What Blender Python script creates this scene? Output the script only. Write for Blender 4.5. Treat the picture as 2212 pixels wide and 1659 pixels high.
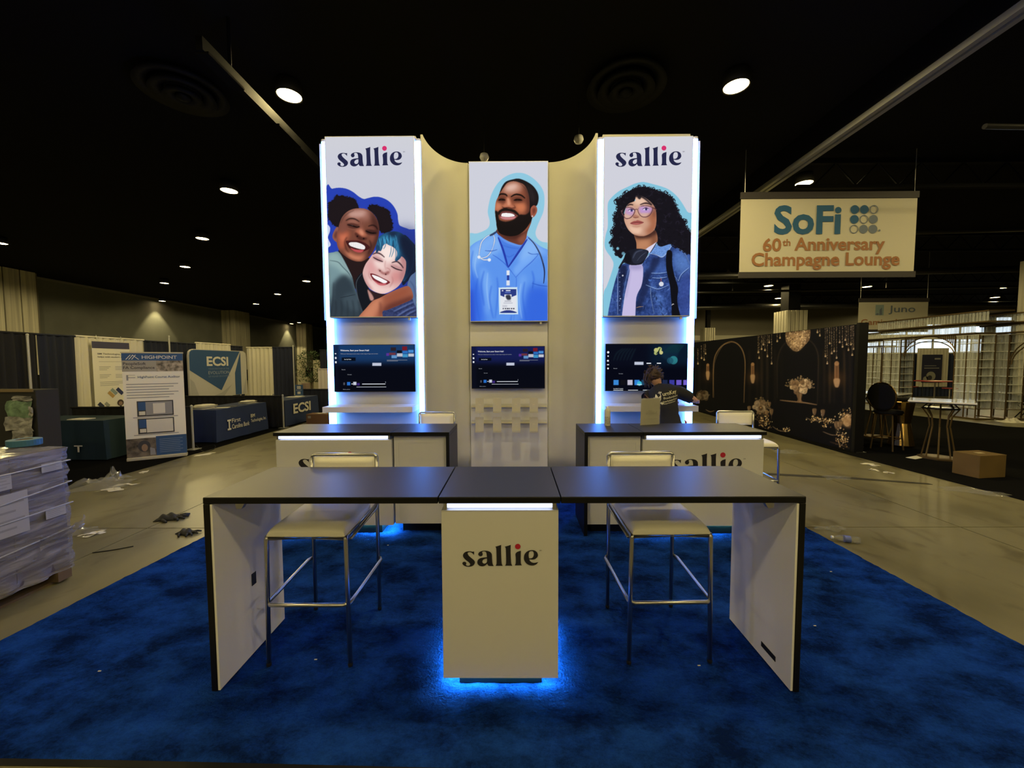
import bpy, bmesh, math, random
import numpy as np
from mathutils import Vector, Matrix

for _o in list(bpy.data.objects):
    bpy.data.objects.remove(_o, do_unlink=True)
SC = bpy.context.scene
COL = SC.collection
RND = random.Random(7)

# ------------------------------------------------------------------ camera, view, world
CAM_H, FPX = 1.825, 850.0
PITCH, YAW, ROLL = 0.0538, 0.0063, 0.004
_cy, _sy = math.cos(YAW), math.sin(YAW)
_R = np.array([_cy, _sy, 0.0]); _F0 = np.array([-_sy, _cy, 0.0]); _U0 = np.array([0, 0, 1.0])
_F = _F0 * math.cos(PITCH) - _U0 * math.sin(PITCH)
_U = _F0 * math.sin(PITCH) + _U0 * math.cos(PITCH)
_c, _s = math.cos(ROLL), math.sin(ROLL)
_C = np.array([0, 0, CAM_H])
cam = bpy.data.cameras.new('camera'); cam_o = bpy.data.objects.new('camera', cam); COL.objects.link(cam_o)
cam.sensor_width = 36.0; cam.lens = 36.0 * FPX / 2212.0; cam.clip_start = 0.05; cam.clip_end = 300
_X = _R * _c - _U * _s
_Y = _U * _c + _R * _s
_M = Matrix(((_X[0], _Y[0], -_F[0], 0), (_X[1], _Y[1], -_F[1], 0), (_X[2], _Y[2], -_F[2], CAM_H), (0, 0, 0, 1)))
cam_o.matrix_world = _M
SC.camera = cam_o
vs = SC.view_settings
vs.view_transform = 'Standard'; vs.look = 'None'; vs.gamma = 1.0; vs.use_curve_mapping = False
vs.exposure = 0.0
SC.display_settings.display_device = 'sRGB'
SC.cycles.max_bounces = 6; SC.cycles.diffuse_bounces = 3; SC.cycles.glossy_bounces = 3
SC.cycles.transmission_bounces = 4; SC.cycles.transparent_max_bounces = 8
SC.cycles.sample_clamp_indirect = 4.0; SC.cycles.caustics_reflective = False; SC.cycles.caustics_refractive = False
W = bpy.data.worlds.new('daylight_outside'); SC.world = W; W.use_nodes = True
W.node_tree.nodes['Background'].inputs[0].default_value = (0.85, 0.95, 1.0, 1)
W.node_tree.nodes['Background'].inputs[1].default_value = 1.6      # daylight seen through the hall windows
WARM = (1.0, 0.80, 0.34)         # colour of the hall downlights
LAMP_W = 440.0                  # watts of one downlight
TUBE_E = (1.3, 4.9, 20.0)       # cool LED tube

def ray(px, py):
    a = px - 1106.0; b = py - 829.5
    x = a * _c - b * _s; y = a * _s + b * _c
    return _R * x / FPX - _U * y / FPX + _F
def on_z(px, py, z=0.0):
    d = ray(px, py); return _C + d * (z - CAM_H) / d[2]
def on_y(px, py, y):
    d = ray(px, py); return _C + d * y / d[1]
def on_x(px, py, x):
    d = ray(px, py); return _C + d * x / d[0]
def project(P):
    P = np.asarray(P, float) - _C
    d = P @ _F; px = FPX * (P @ _R) / d; py = -FPX * (P @ _U) / d
    return 1106 + px * _c + py * _s, 829.5 - px * _s + py * _c

# ------------------------------------------------------------------ materials
def lin(c):
    c = np.asarray(c, float) / 255.0
    return tuple(np.where(c <= 0.04045, c / 12.92, ((c + 0.055) / 1.055) ** 2.4))
MATS = {}
def mat(name, col=(.8, .8, .8), rough=.6, metal=0.0, emit=None, es=1.0, noise=None, bump=None, spec=None, alpha=None, trans=0.0, coat=0.0, sheen=0.0):
    """noise=(scale, amount, detail[, stretch xyz]) varies the base colour; bump=(scale, strength)"""
    if name in MATS: return MATS[name]
    m = bpy.data.materials.new(name); m.use_nodes = True
    nt = m.node_tree; b = nt.nodes['Principled BSDF']
    b.inputs['Base Color'].default_value = (*col, 1); b.inputs['Roughness'].default_value = rough
    b.inputs['Metallic'].default_value = metal
    if spec is not None: b.inputs['Specular IOR Level'].default_value = spec
    if emit is not None:
        b.inputs['Emission Color'].default_value = (*emit, 1); b.inputs['Emission Strength'].default_value = es
    if alpha is not None: b.inputs['Alpha'].default_value = alpha
    if trans: b.inputs['Transmission Weight'].default_value = trans
    if coat: b.inputs['Coat Weight'].default_value = coat
    if sheen: b.inputs['Sheen Weight'].default_value = sheen
    if noise or bump:
        tc = nt.nodes.new('ShaderNodeTexCoord')
    if noise:
        mp = nt.nodes.new('ShaderNodeMapping'); nt.links.new(tc.outputs['Object'], mp.inputs[0])
        if len(noise) > 3: mp.inputs['Scale'].default_value = noise[3]
        n = nt.nodes.new('ShaderNodeTexNoise'); n.inputs['Scale'].default_value = noise[0]
        n.inputs['Detail'].default_value = noise[2]; nt.links.new(mp.outputs[0], n.inputs['Vector'])
        r = nt.nodes.new('ShaderNodeValToRGB'); a = noise[1]
        r.color_ramp.elements[0].position = .3; r.color_ramp.elements[1].position = .7
        r.color_ramp.elements[0].color = (*[x * (1 - a) for x in col], 1)
        r.color_ramp.elements[1].color = (*[min(1, x * (1 + a)) for x in col], 1)
        nt.links.new(n.outputs['Fac'], r.inputs[0]); nt.links.new(r.outputs[0], b.inputs['Base Color'])
    if bump:
        n2 = nt.nodes.new('ShaderNodeTexNoise'); n2.inputs['Scale'].default_value = bump[0]; n2.inputs['Detail'].default_value = 4
        nt.links.new(tc.outputs['Object'], n2.inputs['Vector'])
        bp = nt.nodes.new('ShaderNodeBump'); bp.inputs['Strength'].default_value = bump[1]; bp.inputs['Distance'].default_value = .02
        nt.links.new(n2.outputs['Fac'], bp.inputs['Height']); nt.links.new(bp.outputs[0], b.inputs['Normal'])
    MATS[name] = m
    return m
def paint_mat(name, emit=0.0, diff=1.0, rough=.6):
    m = bpy.data.materials.new(name); m.use_nodes = True
    nt = m.node_tree; b = nt.nodes['Principled BSDF']; b.inputs['Roughness'].default_value = rough
    a = nt.nodes.new('ShaderNodeVertexColor'); a.layer_name = 'print'
    if diff > 0: nt.links.new(a.outputs[0], b.inputs['Base Color'])
    else: b.inputs['Base Color'].default_value = (.0, .0, .0, 1)
    b.inputs['Specular IOR Level'].default_value = .04 if emit else .1
    if emit > 0:
        nt.links.new(a.outputs[0], b.inputs['Emission Color']); b.inputs['Emission Strength'].default_value = emit
    return m

# ------------------------------------------------------------------ mesh builder
WROOT = set()
def attach(o, parent):
    if parent is None: return o
    o.parent = parent
    if parent.name in WROOT: o.matrix_parent_inverse = Matrix.Translation(-parent.location)
    return o
class MB:
    def __init__(s): s.v = []; s.f = []
    def add(s, V, Fc):
        n = len(s.v); s.v += [tuple(map(float, p)) for p in V]; s.f += [tuple(i + n for i in q) for q in Fc]; return s
    def box(s, x0, x1, y0, y1, z0, z1):
        V = [(x, y, z) for z in (z0, z1) for y in (y0, y1) for x in (x0, x1)]
        return s.add(V, [(0, 2, 3, 1), (4, 5, 7, 6), (0, 1, 5, 4), (2, 6, 7, 3), (0, 4, 6, 2), (1, 3, 7, 5)])
    def quad(s, a, b, c, d): return s.add([a, b, c, d], [(0, 1, 2, 3)])
    def poly(s, P): return s.add(P, [tuple(range(len(P)))])
    def prism(s, P, d):
        n = len(P); d = Vector(d); Q = [Vector(p) + d for p in P]
        return s.add(list(P) + Q, [tuple(range(n))[::-1], tuple(range(n, 2 * n))] + [(i, (i + 1) % n, n + (i + 1) % n, n + i) for i in range(n)])
    def tube(s, path, r, n=8, caps=True, closed=False):
        P = [Vector(p) for p in path]; m = len(P); rr = r if isinstance(r, (list, tuple)) else [r] * m
        rings = []; prev = None
        for i, p in enumerate(P):
            if closed: t = (P[(i + 1) % m] - P[i - 1])
            else: t = P[min(i + 1, m - 1)] - P[max(i - 1, 0)]
            t.normalize()
            if prev is None:
                a = Vector((0, 0, 1)) if abs(t.z) < .9 else Vector((1, 0, 0))
                u = t.cross(a).normalized()
            else:
                u = (prev - t * prev.dot(t)).normalized()
            prev = u; w = t.cross(u)
            rings.append([p + (u * math.cos(2 * math.pi * k / n + math.pi / n) + w * math.sin(2 * math.pi * k / n + math.pi / n)) * rr[i] for k in range(n)])
        base = len(s.v); Fc = []
        for ring in rings: s.v += [tuple(q) for q in ring]
        for i in range(m if closed else m - 1):
            a = base + i * n; b = base + ((i + 1) % m) * n
            for k in range(n): s.f.append((a + k, a + (k + 1) % n, b + (k + 1) % n, b + k))
        if caps and not closed:
            s.f.append(tuple(base + k for k in range(n))[::-1]); s.f.append(tuple(base + (m - 1) * n + k for k in range(n)))
        return s
    def lathe(s, prof, n=16, c=(0, 0, 0), axis='z'):
        base = len(s.v)
        for (r, h) in prof:
            for k in range(n):
                a = 2 * math.pi * k / n; x, y = r * math.cos(a), r * math.sin(a)
                p = (x, y, h) if axis == 'z' else ((x, h, y) if axis == 'y' else (h, x, y))
                s.v.append((p[0] + c[0], p[1] + c[1], p[2] + c[2]))
        for i in range(len(prof) - 1):
            for k in range(n):
                a = base + i * n; b = a + n
                s.f.append((a + k, a + (k + 1) % n, b + (k + 1) % n, b + k))
        if prof[0][0] > 1e-6: s.f.append(tuple(base + k for k in range(n))[::-1])
        if prof[-1][0] > 1e-6: s.f.append(tuple(base + (len(prof) - 1) * n + k for k in range(n)))
        return s
    def grid(s, nu, nv, fn):
        base = len(s.v)
        for j in range(nv + 1):
            for i in range(nu + 1): s.v.append(tuple(map(float, fn(i / nu, j / nv))))
        for j in range(nv):
            for i in range(nu):
                a = base + j * (nu + 1) + i; s.f.append((a, a + 1, a + nu + 2, a + nu + 1))
        return s
    def build(s, name, m, parent=None, smooth=False, bevel=0.0, solid=0.0, sub=0, fix=True):
        me = bpy.data.meshes.new(name); me.from_pydata(s.v, [], s.f)
        if fix:
            bm = bmesh.new(); bm.from_mesh(me); bmesh.ops.recalc_face_normals(bm, faces=bm.faces); bm.to_mesh(me); bm.free()
        if m is not None: me.materials.append(m)
        if smooth: me.polygons.foreach_set('use_smooth', [True] * len(me.polygons))
        o = bpy.data.objects.new(name, me); COL.objects.link(o)
        attach(o, parent)
        if solid:
            q = o.modifiers.new('thick', 'SOLIDIFY'); q.thickness = solid; q.offset = 0
        if bevel:
            q = o.modifiers.new('edge', 'BEVEL'); q.width = bevel; q.segments = 2; q.limit_method = 'ANGLE'
        if sub:
            q = o.modifiers.new('sub', 'SUBSURF'); q.levels = sub; q.render_levels = sub
        return o
def tag(o, label=None, cat=None, group=None, kind=None):
    if label: o['label'] = label
    if cat: o['category'] = cat
    if group: o['group'] = group
    if kind: o['kind'] = kind
    return o
def thing(name, label, cat, loc=(0, 0, 0), rz=0.0, group=None):
    o = bpy.data.objects.new(name, None); COL.objects.link(o); o.location = tuple(map(float, loc)); o.rotation_euler = (0, 0, rz)
    o.empty_display_size = .1
    return tag(o, label, cat, group)
def wthing(name, label, cat, loc=(0, 0, 0), group=None):
    """a thing whose parts are laid out in world metres"""
    o = thing(name, label, cat, loc, 0, group); WROOT.add(o.name); return o
def copy_tree(o, parent=None, loc=None, rz=None, label=None):
    c = o.copy(); COL.objects.link(c); c.parent = parent
    if loc is not None: c.location = tuple(map(float, loc))
    if rz is not None: c.rotation_euler = (0, 0, rz)
    if label: c['label'] = label
    for ch in list(o.children): copy_tree(ch, c)
    return c

# ------------------------------------------------------------------ flat print helpers
class Frame:
    """a flat panel: O bottom-left corner, ex to the right, ey up, n out of its face"""
    def __init__(s, O, ex, ey):
        s.O = Vector(tuple(map(float, O))); s.ex = Vector(ex).normalized(); s.ey = Vector(ey).normalized(); s.n = s.ex.cross(s.ey)
    def p(s, u, v, h=0.0): return s.O + s.ex * u + s.ey * v + s.n * h
def flat(fr, name, m, parent, polys, h=.002):
    b = MB()
    for P in polys: b.poly([fr.p(u, v, h) for u, v in P])
    o = b.build(name, m, parent, fix=False); return o
def rect(u0, v0, u1, v1): return [(u0, v0), (u1, v0), (u1, v1), (u0, v1)]
def circ(u, v, r, n=20, ry=None): return [(u + r * math.cos(2 * math.pi * k / n), v + (ry or r) * math.sin(2 * math.pi * k / n)) for k in range(n)]
def curve_mesh(cu):
    o = bpy.data.objects.new('tmp', cu); COL.objects.link(o)
    dg = bpy.context.evaluated_depsgraph_get(); me = bpy.data.meshes.new_from_object(o.evaluated_get(dg))
    bpy.data.objects.remove(o, do_unlink=True); bpy.data.curves.remove(cu)
    return me
def place_mesh(me, name, m, fr, u, v, sx, sy, parent, h, shear=0.0):
    n = len(me.vertices); co = np.empty(n * 3); me.vertices.foreach_get('co', co); co = co.reshape(-1, 3)
    O = np.array(fr.O); ex = np.array(fr.ex); ey = np.array(fr.ey); nn = np.array(fr.n)
    q = O + np.outer(u + co[:, 0] * sx + co[:, 1] * shear * sx, ex) + np.outer(v + co[:, 1] * sy, ey) + h * nn
    me.vertices.foreach_set('co', q.ravel()); me.materials.clear(); me.materials.append(m); me.name = name; me.update()
    o = bpy.data.objects.new(name, me); COL.objects.link(o); attach(o, parent)
    return o
def text(fr, s, m, parent, u, v, w=None, hgt=None, bold=0.0, align='L', h=.003, name='lettering', shear=0.0):
    """writing fitted to a box of width w and/or height hgt with its lower left corner (or centre) at u, v"""
    cu = bpy.data.curves.new('t', 'FONT'); cu.body = s; cu.size = 1.0; cu.offset = bold; cu.resolution_u = 3; cu.fill_mode = 'FRONT'
    me = curve_mesh(cu)
    n = len(me.vertices); co = np.empty(n * 3); me.vertices.foreach_get('co', co); co = co.reshape(-1, 3)
    lo = co.min(0); hi = co.max(0); co -= np.array([lo[0], lo[1], 0]); me.vertices.foreach_set('co', co.ravel())
    tw, th = hi[0] - lo[0], hi[1] - lo[1]
    sx = w / tw if w else None; sy = hgt / th if hgt else None
    if sx is None: sx = sy
    if sy is None: sy = sx
    if align == 'C': u -= tw * sx / 2
    return place_mesh(me, name, m, fr, u, v, sx, sy, parent, h, shear)
def cr(P, closed=True, n=6, corners=()):
    """Catmull-Rom through P; indices in corners stay sharp"""
    P = [np.array(p, float) for p in P]; m = len(P); out = []
    for i in range(m if closed else m - 1):
        p1, p2 = P[i], P[(i + 1) % m]
        p0 = P[i - 1] if (closed or i > 0) else p1
        p3 = P[(i + 2) % m] if (closed or i + 2 < m) else p2
        if i in corners: p0 = p1 + (p1 - p2) * .3
        if (i + 1) % m in corners: p3 = p2 + (p2 - p1) * .3
        for k in range(n):
            t = k / n
            out.append(.5 * ((2 * p1) + (-p0 + p2) * t + (2 * p0 - 5 * p1 + 4 * p2 - p3) * t * t + (-p0 + 3 * p1 - 3 * p2 + p3) * t ** 3))
    if not closed: out.append(P[-1])
    return np.array(out)

# the serif wordmark, outlines in units of the drawing (y down)
WORD = [
 ([(405,405),(400,495),(375,460),(345,435),(310,420),(275,425),(250,442),(252,468),(278,512),(340,570),(400,622),(422,668),(410,715),(370,757),(310,778),(250,781),(190,769),(140,737),(121,700),(135,671),(165,658),(200,668),(218,697),(206,726),(221,750),(255,761),(290,753),(309,730),(300,700),(262,662),(190,602),(150,552),(137,502),(155,455),(195,421),(250,404),(310,402),(370,412)], (0,1)),
 ([(870,766),(762,763),(735,742),(714,706),(690,735),(640,765),(580,773),(520,752),(484,706),(482,650),(508,600),(560,570),(630,556),(711,549),(708,500),(700,450),(680,416),(645,405),(610,411),(598,432),(611,462),(605,497),(580,521),(545,523),(515,501),(506,466),(525,431),(565,405),(620,391),(680,389),(740,398),(790,420),(820,455),(832,500),(835,600),(845,700)], (0,3,13)),
 ([(713,578),(660,588),(616,618),(599,660),(618,695),(650,707),(686,692),(712,656)], (0,)),
 ([(910,290),(980,272),(1056,245),(1051,400),(1057,600),(1066,705),(1090,761),(915,761),(941,700),(942,500),(936,335)], (0,2,6,7)),
 ([(1138,290),(1208,272),(1284,245),(1279,400),(1285,600),(1294,705),(1318,757),(1143,757),(1169,700),(1170,500),(1164,335)], (0,2,6,7)),
 ([(1395,482),(1410,442),(1452,412),(1526,390),(1522,500),(1524,690),(1552,748),(1378,751),(1402,692),(1402,560)], (3,6,7)),
 ([(1945,668),(1900,720),(1850,745),(1780,753),(1700,732),(1640,682),(1605,622),(1597,560),(1611,490),(1650,430),(1710,390),(1790,375),(1860,389),(1911,430),(1933,490),(1922,540),(1880,585),(1820,606),(1760,604),(1724,597),(1740,637),(1780,671),(1830,686),(1880,683)], (0,19)),
 ([(1724,580),(1710,520),(1714,460),(1735,415),(1780,398),(1820,414),(1838,470),(1825,530),(1785,570)], (0,)),
]
_word_cache = {}
def wordmark(fr, parent, u, v, w, m_ink, m_dot, h=.003, dot=True):
    """u,v = lower left of the s; w = width of the word"""
    cu = bpy.data.curves.new('w', 'CURVE'); cu.dimensions = '2D'; cu.fill_mode = 'FRONT'
    for P, cn in WORD:
        Q = cr(P, True, 5, cn); sp = cu.splines.new('POLY'); sp.points.add(len(Q) - 1); sp.use_cyclic_u = True
        for i, (x, y) in enumerate(Q): sp.points[i].co = ((x - 120) / 1825, (765 - y) / 1825, 0, 1)
    me = curve_mesh(cu)
    o = place_mesh(me, 'wordmark', m_ink, fr, u, v, w, w, parent, h)
    if dot:
        flat(fr, 'wordmark_dot', m_dot, parent, [circ(u + (1452 - 120) / 1825 * w, v + (765 - 287) / 1825 * w, 66 / 1825 * w, 28)], h)
    text(fr, 'SM', m_ink, parent, u + (1968 - 120) / 1825 * w, v + (765 - 402) / 1825 * w, hgt=32 / 1825 * w, h=h, name='service_mark')
    return o

# ------------------------------------------------------------------ raster painter for prints
class Paint:
    """a small painter working in photograph pixels; the result becomes a colour attribute of a printed sheet"""
    def __init__(s, x0, y0, x1, y1, S, bg):
        s.x0, s.y0, s.S = x0, y0, S; s.w = int((x1 - x0) * S) + 2; s.h = int((y1 - y0) * S) + 2
        s.c = np.empty((s.h, s.w, 3)); s.c[:] = np.array(bg, float)
        s.T = (1.0, 0.0, 0.0)
        s.clip = None
    def frame(s, k, ox, oy): s.T = (k, ox, oy); return s
    def xy(s, P):
        k, ox, oy = s.T; P = np.asarray(P, float)
        return np.stack([((P[:, 0] / k + ox) - s.x0) * s.S, ((P[:, 1] / k + oy) - s.y0) * s.S], 1)
    def mask(s, Q, blur):
        pad = int(3 * blur) + 2
        xa = max(0, int(Q[:, 0].min()) - pad); xb = min(s.w, int(Q[:, 0].max()) + pad + 2)
        ya = max(0, int(Q[:, 1].min()) - pad); yb = min(s.h, int(Q[:, 1].max()) + pad + 2)
        if xb <= xa or yb <= ya: return None
        M = np.zeros((yb - ya, xb - xa)); A = Q; B = np.roll(Q, -1, 0); cx = np.arange(xa, xb)
        for r in range(yb - ya):
            y = r + ya + .5
            hit = (A[:, 1] > y) != (B[:, 1] > y)
            if not hit.any(): continue
            a, b = A[hit], B[hit]; xs = np.sort(a[:, 0] + (y - a[:, 1]) / (b[:, 1] - a[:, 1]) * (b[:, 0] - a[:, 0]))
            for k in range(0, len(xs) - 1, 2):
                M[r] += np.clip(np.minimum(cx + 1, xs[k + 1]) - np.maximum(cx, xs[k]), 0, 1)
        M = np.clip(M, 0, 1)
        if blur > .3: M = gblur(M, blur)
        return M, xa, ya
    def put(s, M, xa, ya, col, a):
        h, w = M.shape; V = s.c[ya:ya + h, xa:xa + w]
        if s.clip is not None: M = M * s.clip[ya:ya + h, xa:xa + w]
        V += (np.array(col, float) - V) * (M * a)[..., None]
    def fill(s, P, col, a=1.0, blur=0.0, smooth=True, corners=()):
        Q = s.xy(P)
        if smooth: Q = cr(Q, True, 5, corners)
        R = s.mask(Q, max(.5, blur / s.T[0] * s.S))
        if R: s.put(*R, col, a)
        return s
    def setclip(s, P=None, smooth=True):
        s.clip = None
        if P is None: return
        Q = s.xy(P); Q = cr(Q, True, 5) if smooth else Q
        R = s.mask(Q, .5); C = np.zeros((s.h, s.w)); M, xa, ya = R; C[ya:ya + M.shape[0], xa:xa + M.shape[1]] = M; s.clip = C
    def line(s, P, wd, col, a=1.0, blur=0.0):
        Q = s.xy(P); Q = cr(Q, False, 6) if len(Q) > 2 else Q
        t = np.gradient(Q, axis=0); t /= np.linalg.norm(t, axis=1)[:, None] + 1e-9
        nn = np.stack([-t[:, 1], t[:, 0]], 1) * (wd / s.T[0] * s.S / 2)
        tap = np.sin(np.linspace(.25, math.pi - .25, len(Q))) ** .5
        nn = nn * tap[:, None]
        R = s.mask(np.concatenate([Q + nn, (Q - nn)[::-1]]), max(.45, blur / s.T[0] * s.S))
        if R: s.put(*R, col, a)
        return s
    def disc(s, x, y, r, col, a=1.0, blur=0.0, ry=None):
        return s.fill([(x + r * math.cos(t * .5236), y + (ry or r) * math.sin(t * .5236)) for t in range(12)], col, a, blur)
    def rect(s, x0, y0, x1, y1, col, a=1.0, blur=0.0): return s.fill([(x0, y0), (x1, y0), (x1, y1), (x0, y1)], col, a, blur, False)
    def grain(s, P, amp, sc, seed=0, smooth=True):
        """streaky texture inside an outline"""
        Q = s.xy(P); Q = cr(Q, True, 5) if smooth else Q
        R = s.mask(Q, 1.0)
        if not R: return s
        M, xa, ya = R; h, w = M.shape; rg = np.random.RandomState(seed)
        N = gblur(rg.randn(h + 8, w + 8), sc)[4:4 + h, 4:4 + w]; N /= N.std() + 1e-9
        s.c[ya:ya + h, xa:xa + w] += (N * amp * M)[..., None] * (s.c[ya:ya + h, xa:xa + w] / 255 + .25); return s
    def sample(s, px, py):
        x = np.clip((px - s.x0) * s.S - .5, 0, s.w - 1.001); y = np.clip((py - s.y0) * s.S - .5, 0, s.h - 1.001)
        i = x.astype(int); j = y.astype(int); fx = (x - i)[:, None]; fy = (y - j)[:, None]; c = s.c
        return np.clip((c[j, i] * (1 - fx) + c[j, i + 1] * fx) * (1 - fy) + (c[j + 1, i] * (1 - fx) + c[j + 1, i + 1] * fx) * fy, 0, 255)
def gblur(M, sg):
    if sg > 6:                       # cheap: shrink, blur, enlarge
        k = int(sg / 3); h, w = M.shape; H, Wd = -(-h // k) * k, -(-w // k) * k
        P = np.zeros((H, Wd)); P[:h, :w] = M; P[h:, :w] = M[-1:, :]; P[:, w:] = P[:, w - 1:w]
        q = gblur(P.reshape(H // k, k, Wd // k, k).mean((1, 3)), sg / k)
        q = np.repeat(np.repeat(q, k, 0), k, 1)[:h, :w]
        return gblur(q, k * .6)
    r = int(3 * sg) + 1; w = np.exp(-.5 * (np.arange(-r, r + 1) / sg) ** 2); w /= w.sum()
    for ax in (0, 1):
        Pd = np.pad(M, [(r, r) if a == ax else (0, 0) for a in (0, 1)], mode='edge'); out = np.zeros_like(M)
        for k in range(2 * r + 1): out += w[k] * (Pd[k:k + M.shape[0]] if ax == 0 else Pd[:, k:k + M.shape[1]])
        M = out
    return M
def print_sheet(fr, w, h, nu, nv, pt, m, name, parent, off=.001, gain=(1, 1, 1)):
    """a flat printed sheet whose colour attribute carries the painted picture"""
    u, v = np.meshgrid(np.linspace(0, w, nu + 1), np.linspace(0, h, nv + 1)); u = u.ravel(); v = v.ravel()
    P = np.array(fr.O) + np.outer(u, np.array(fr.ex)) + np.outer(v, np.array(fr.ey)) + off * np.array(fr.n)
    px, py = project(P); c = pt.sample(px, py) / 255.0
    c = np.where(c <= .04045, c / 12.92, ((c + .055) / 1.055) ** 2.4) * np.array(gain)
    N = (nu + 1) * (nv + 1); me = bpy.data.meshes.new(name)
    me.vertices.add(N); me.vertices.foreach_set('co', P.ravel())
    a = (np.arange(nv)[:, None] * (nu + 1) + np.arange(nu)[None, :]).ravel()
    q = np.stack([a, a + 1, a + nu + 2, a + nu + 1], 1).ravel().astype(np.int32)
    nf = nu * nv; me.loops.add(nf * 4); me.loops.foreach_set('vertex_index', q)
    me.polygons.add(nf); me.polygons.foreach_set('loop_start', np.arange(0, nf * 4, 4, dtype=np.int32))
    me.update(calc_edges=True)
    at = me.color_attributes.new('print', 'FLOAT_COLOR', 'POINT')
    at.data.foreach_set('color', np.concatenate([np.clip(c, 0, 1), np.ones((N, 1))], 1).astype(np.float32).ravel())
    me.materials.append(m); me.validate()
    o = bpy.data.objects.new(name, me); COL.objects.link(o); attach(o, parent)
    return o
# ================================================================== the hall
CEIL = 7.55
M_conc = mat('polished_concrete', (.34, .31, .25), .42, bump=(3, .05))
def concrete():
    m = M_conc; nt = m.node_tree; b = nt.nodes['Principled BSDF']
    tc = nt.nodes.new('ShaderNodeTexCoord')
    mp = nt.nodes.new('ShaderNodeMapping'); nt.links.new(tc.outputs['Object'], mp.inputs[0]); mp.inputs['Scale'].default_value = (1, .6, 1)
    n1 = nt.nodes.new('ShaderNodeTexNoise'); n1.inputs['Scale'].default_value = .8; n1.inputs['Detail'].default_value = 8; n1.inputs['Roughness'].default_value = .62
    n2 = nt.nodes.new('ShaderNodeTexNoise'); n2.inputs['Scale'].default_value = 2.6; n2.inputs['Detail'].default_value = 6; n2.inputs['Distortion'].default_value = 1.2
    for n in (n1, n2): nt.links.new(mp.outputs[0], n.inputs['Vector'])
    r1 = nt.nodes.new('ShaderNodeValToRGB'); e = r1.color_ramp.elements
    e[0].position = .3; e[0].color = (.12, .11, .064, 1); e[1].position = .7; e[1].color = (.225, .207, .12, 1)
    r2 = nt.nodes.new('ShaderNodeValToRGB'); e = r2.color_ramp.elements     # darker scuffs
    e[0].position = .3; e[0].color = (.5, .47, .42, 1); e[1].position = .45; e[1].color = (1, 1, 1, 1)
    mx = nt.nodes.new('ShaderNodeMixRGB'); mx.blend_type = 'MULTIPLY'; mx.inputs[0].default_value = .8
    nt.links.new(n1.outputs['Fac'], r1.inputs[0]); nt.links.new(n2.outputs['Fac'], r2.inputs[0])
    nt.links.new(r1.outputs[0], mx.inputs[1]); nt.links.new(r2.outputs[0], mx.inputs[2]); nt.links.new(mx.outputs[0], b.inputs['Base Color'])
    r3 = nt.nodes.new('ShaderNodeMapRange'); r3.inputs['To Min'].default_value = .27; r3.inputs['To Max'].default_value = .46
    nt.links.new(n1.outputs['Fac'], r3.inputs[0]); nt.links.new(r3.outputs[0], b.inputs['Roughness'])
concrete()
M_black = mat('flat_black', (.01, .01, .011), .9, spec=.15)
M_ceil = mat('black_ceiling', (.013, .013, .0145), .95, spec=.05)
M_ceil2 = mat('black_steel', (.007, .007, .0075), .7, spec=.1)
M_wallL = mat('dark_wall', (.2, .21, .2), .85, noise=(.5, .12, 3))
M_wallB = mat('far_wall', (.25, .235, .2), .8)
M_joint = mat('joint_filler', (.05, .046, .04), .9)
fl = tag(MB().box(-32, 58, -40, 67, -.2, -.02).build('floor', M_joint), 'bare polished concrete hall floor with saw-cut joints', 'floor', kind='structure')
xs = [-31.5, -22.1, -13.1, -4.1, 4.9, 13.9, 22.9, 31.9, 40.9, 57]; ys = [-39.5, -31.73, -22.73, -13.73, -4.73, 4.27, 13.27, 22.27, 31.27, 40.27, 49.27, 66]
for i in range(len(xs) - 1):
    for j in range(len(ys) - 1):
        if xs[i] > 13 and ys[j] > 40: continue
        MB().box(xs[i] + .006, xs[i + 1] - .006, ys[j] + .006, ys[j + 1] - .006, -.02, 0).build('concrete_slab', M_conc, fl)
def structure(name, b, m): return tag(b.build(name, m), kind='structure')
structure('ceiling', MB().box(-32, 58, -40, 67, CEIL, CEIL + .2), M_ceil)
wl = structure('wall_left', MB().box(-31.6, -31, -40, 67, 0, CEIL), M_wallL)
structure('trim_1', MB().box(-31, -30.93, -40, 67, CEIL - .16, CEIL - .02), mat('grey_trim', (.3, .3, .28), .7))
structure('wall_back', MB().box(-31, 12, 66, 66.5, 0, CEIL), M_wallL)
structure('wall_front', MB().box(-31, 57, -40, -39.6, 0, CEIL), M_wallL)
structure('wall_right', MB().box(56.5, 57, -40, 40, 0, CEIL), M_wallB)
structure('wall_jog', MB().box(12, 12.4, 40.4, 66, 0, CEIL), M_wallL)
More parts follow.
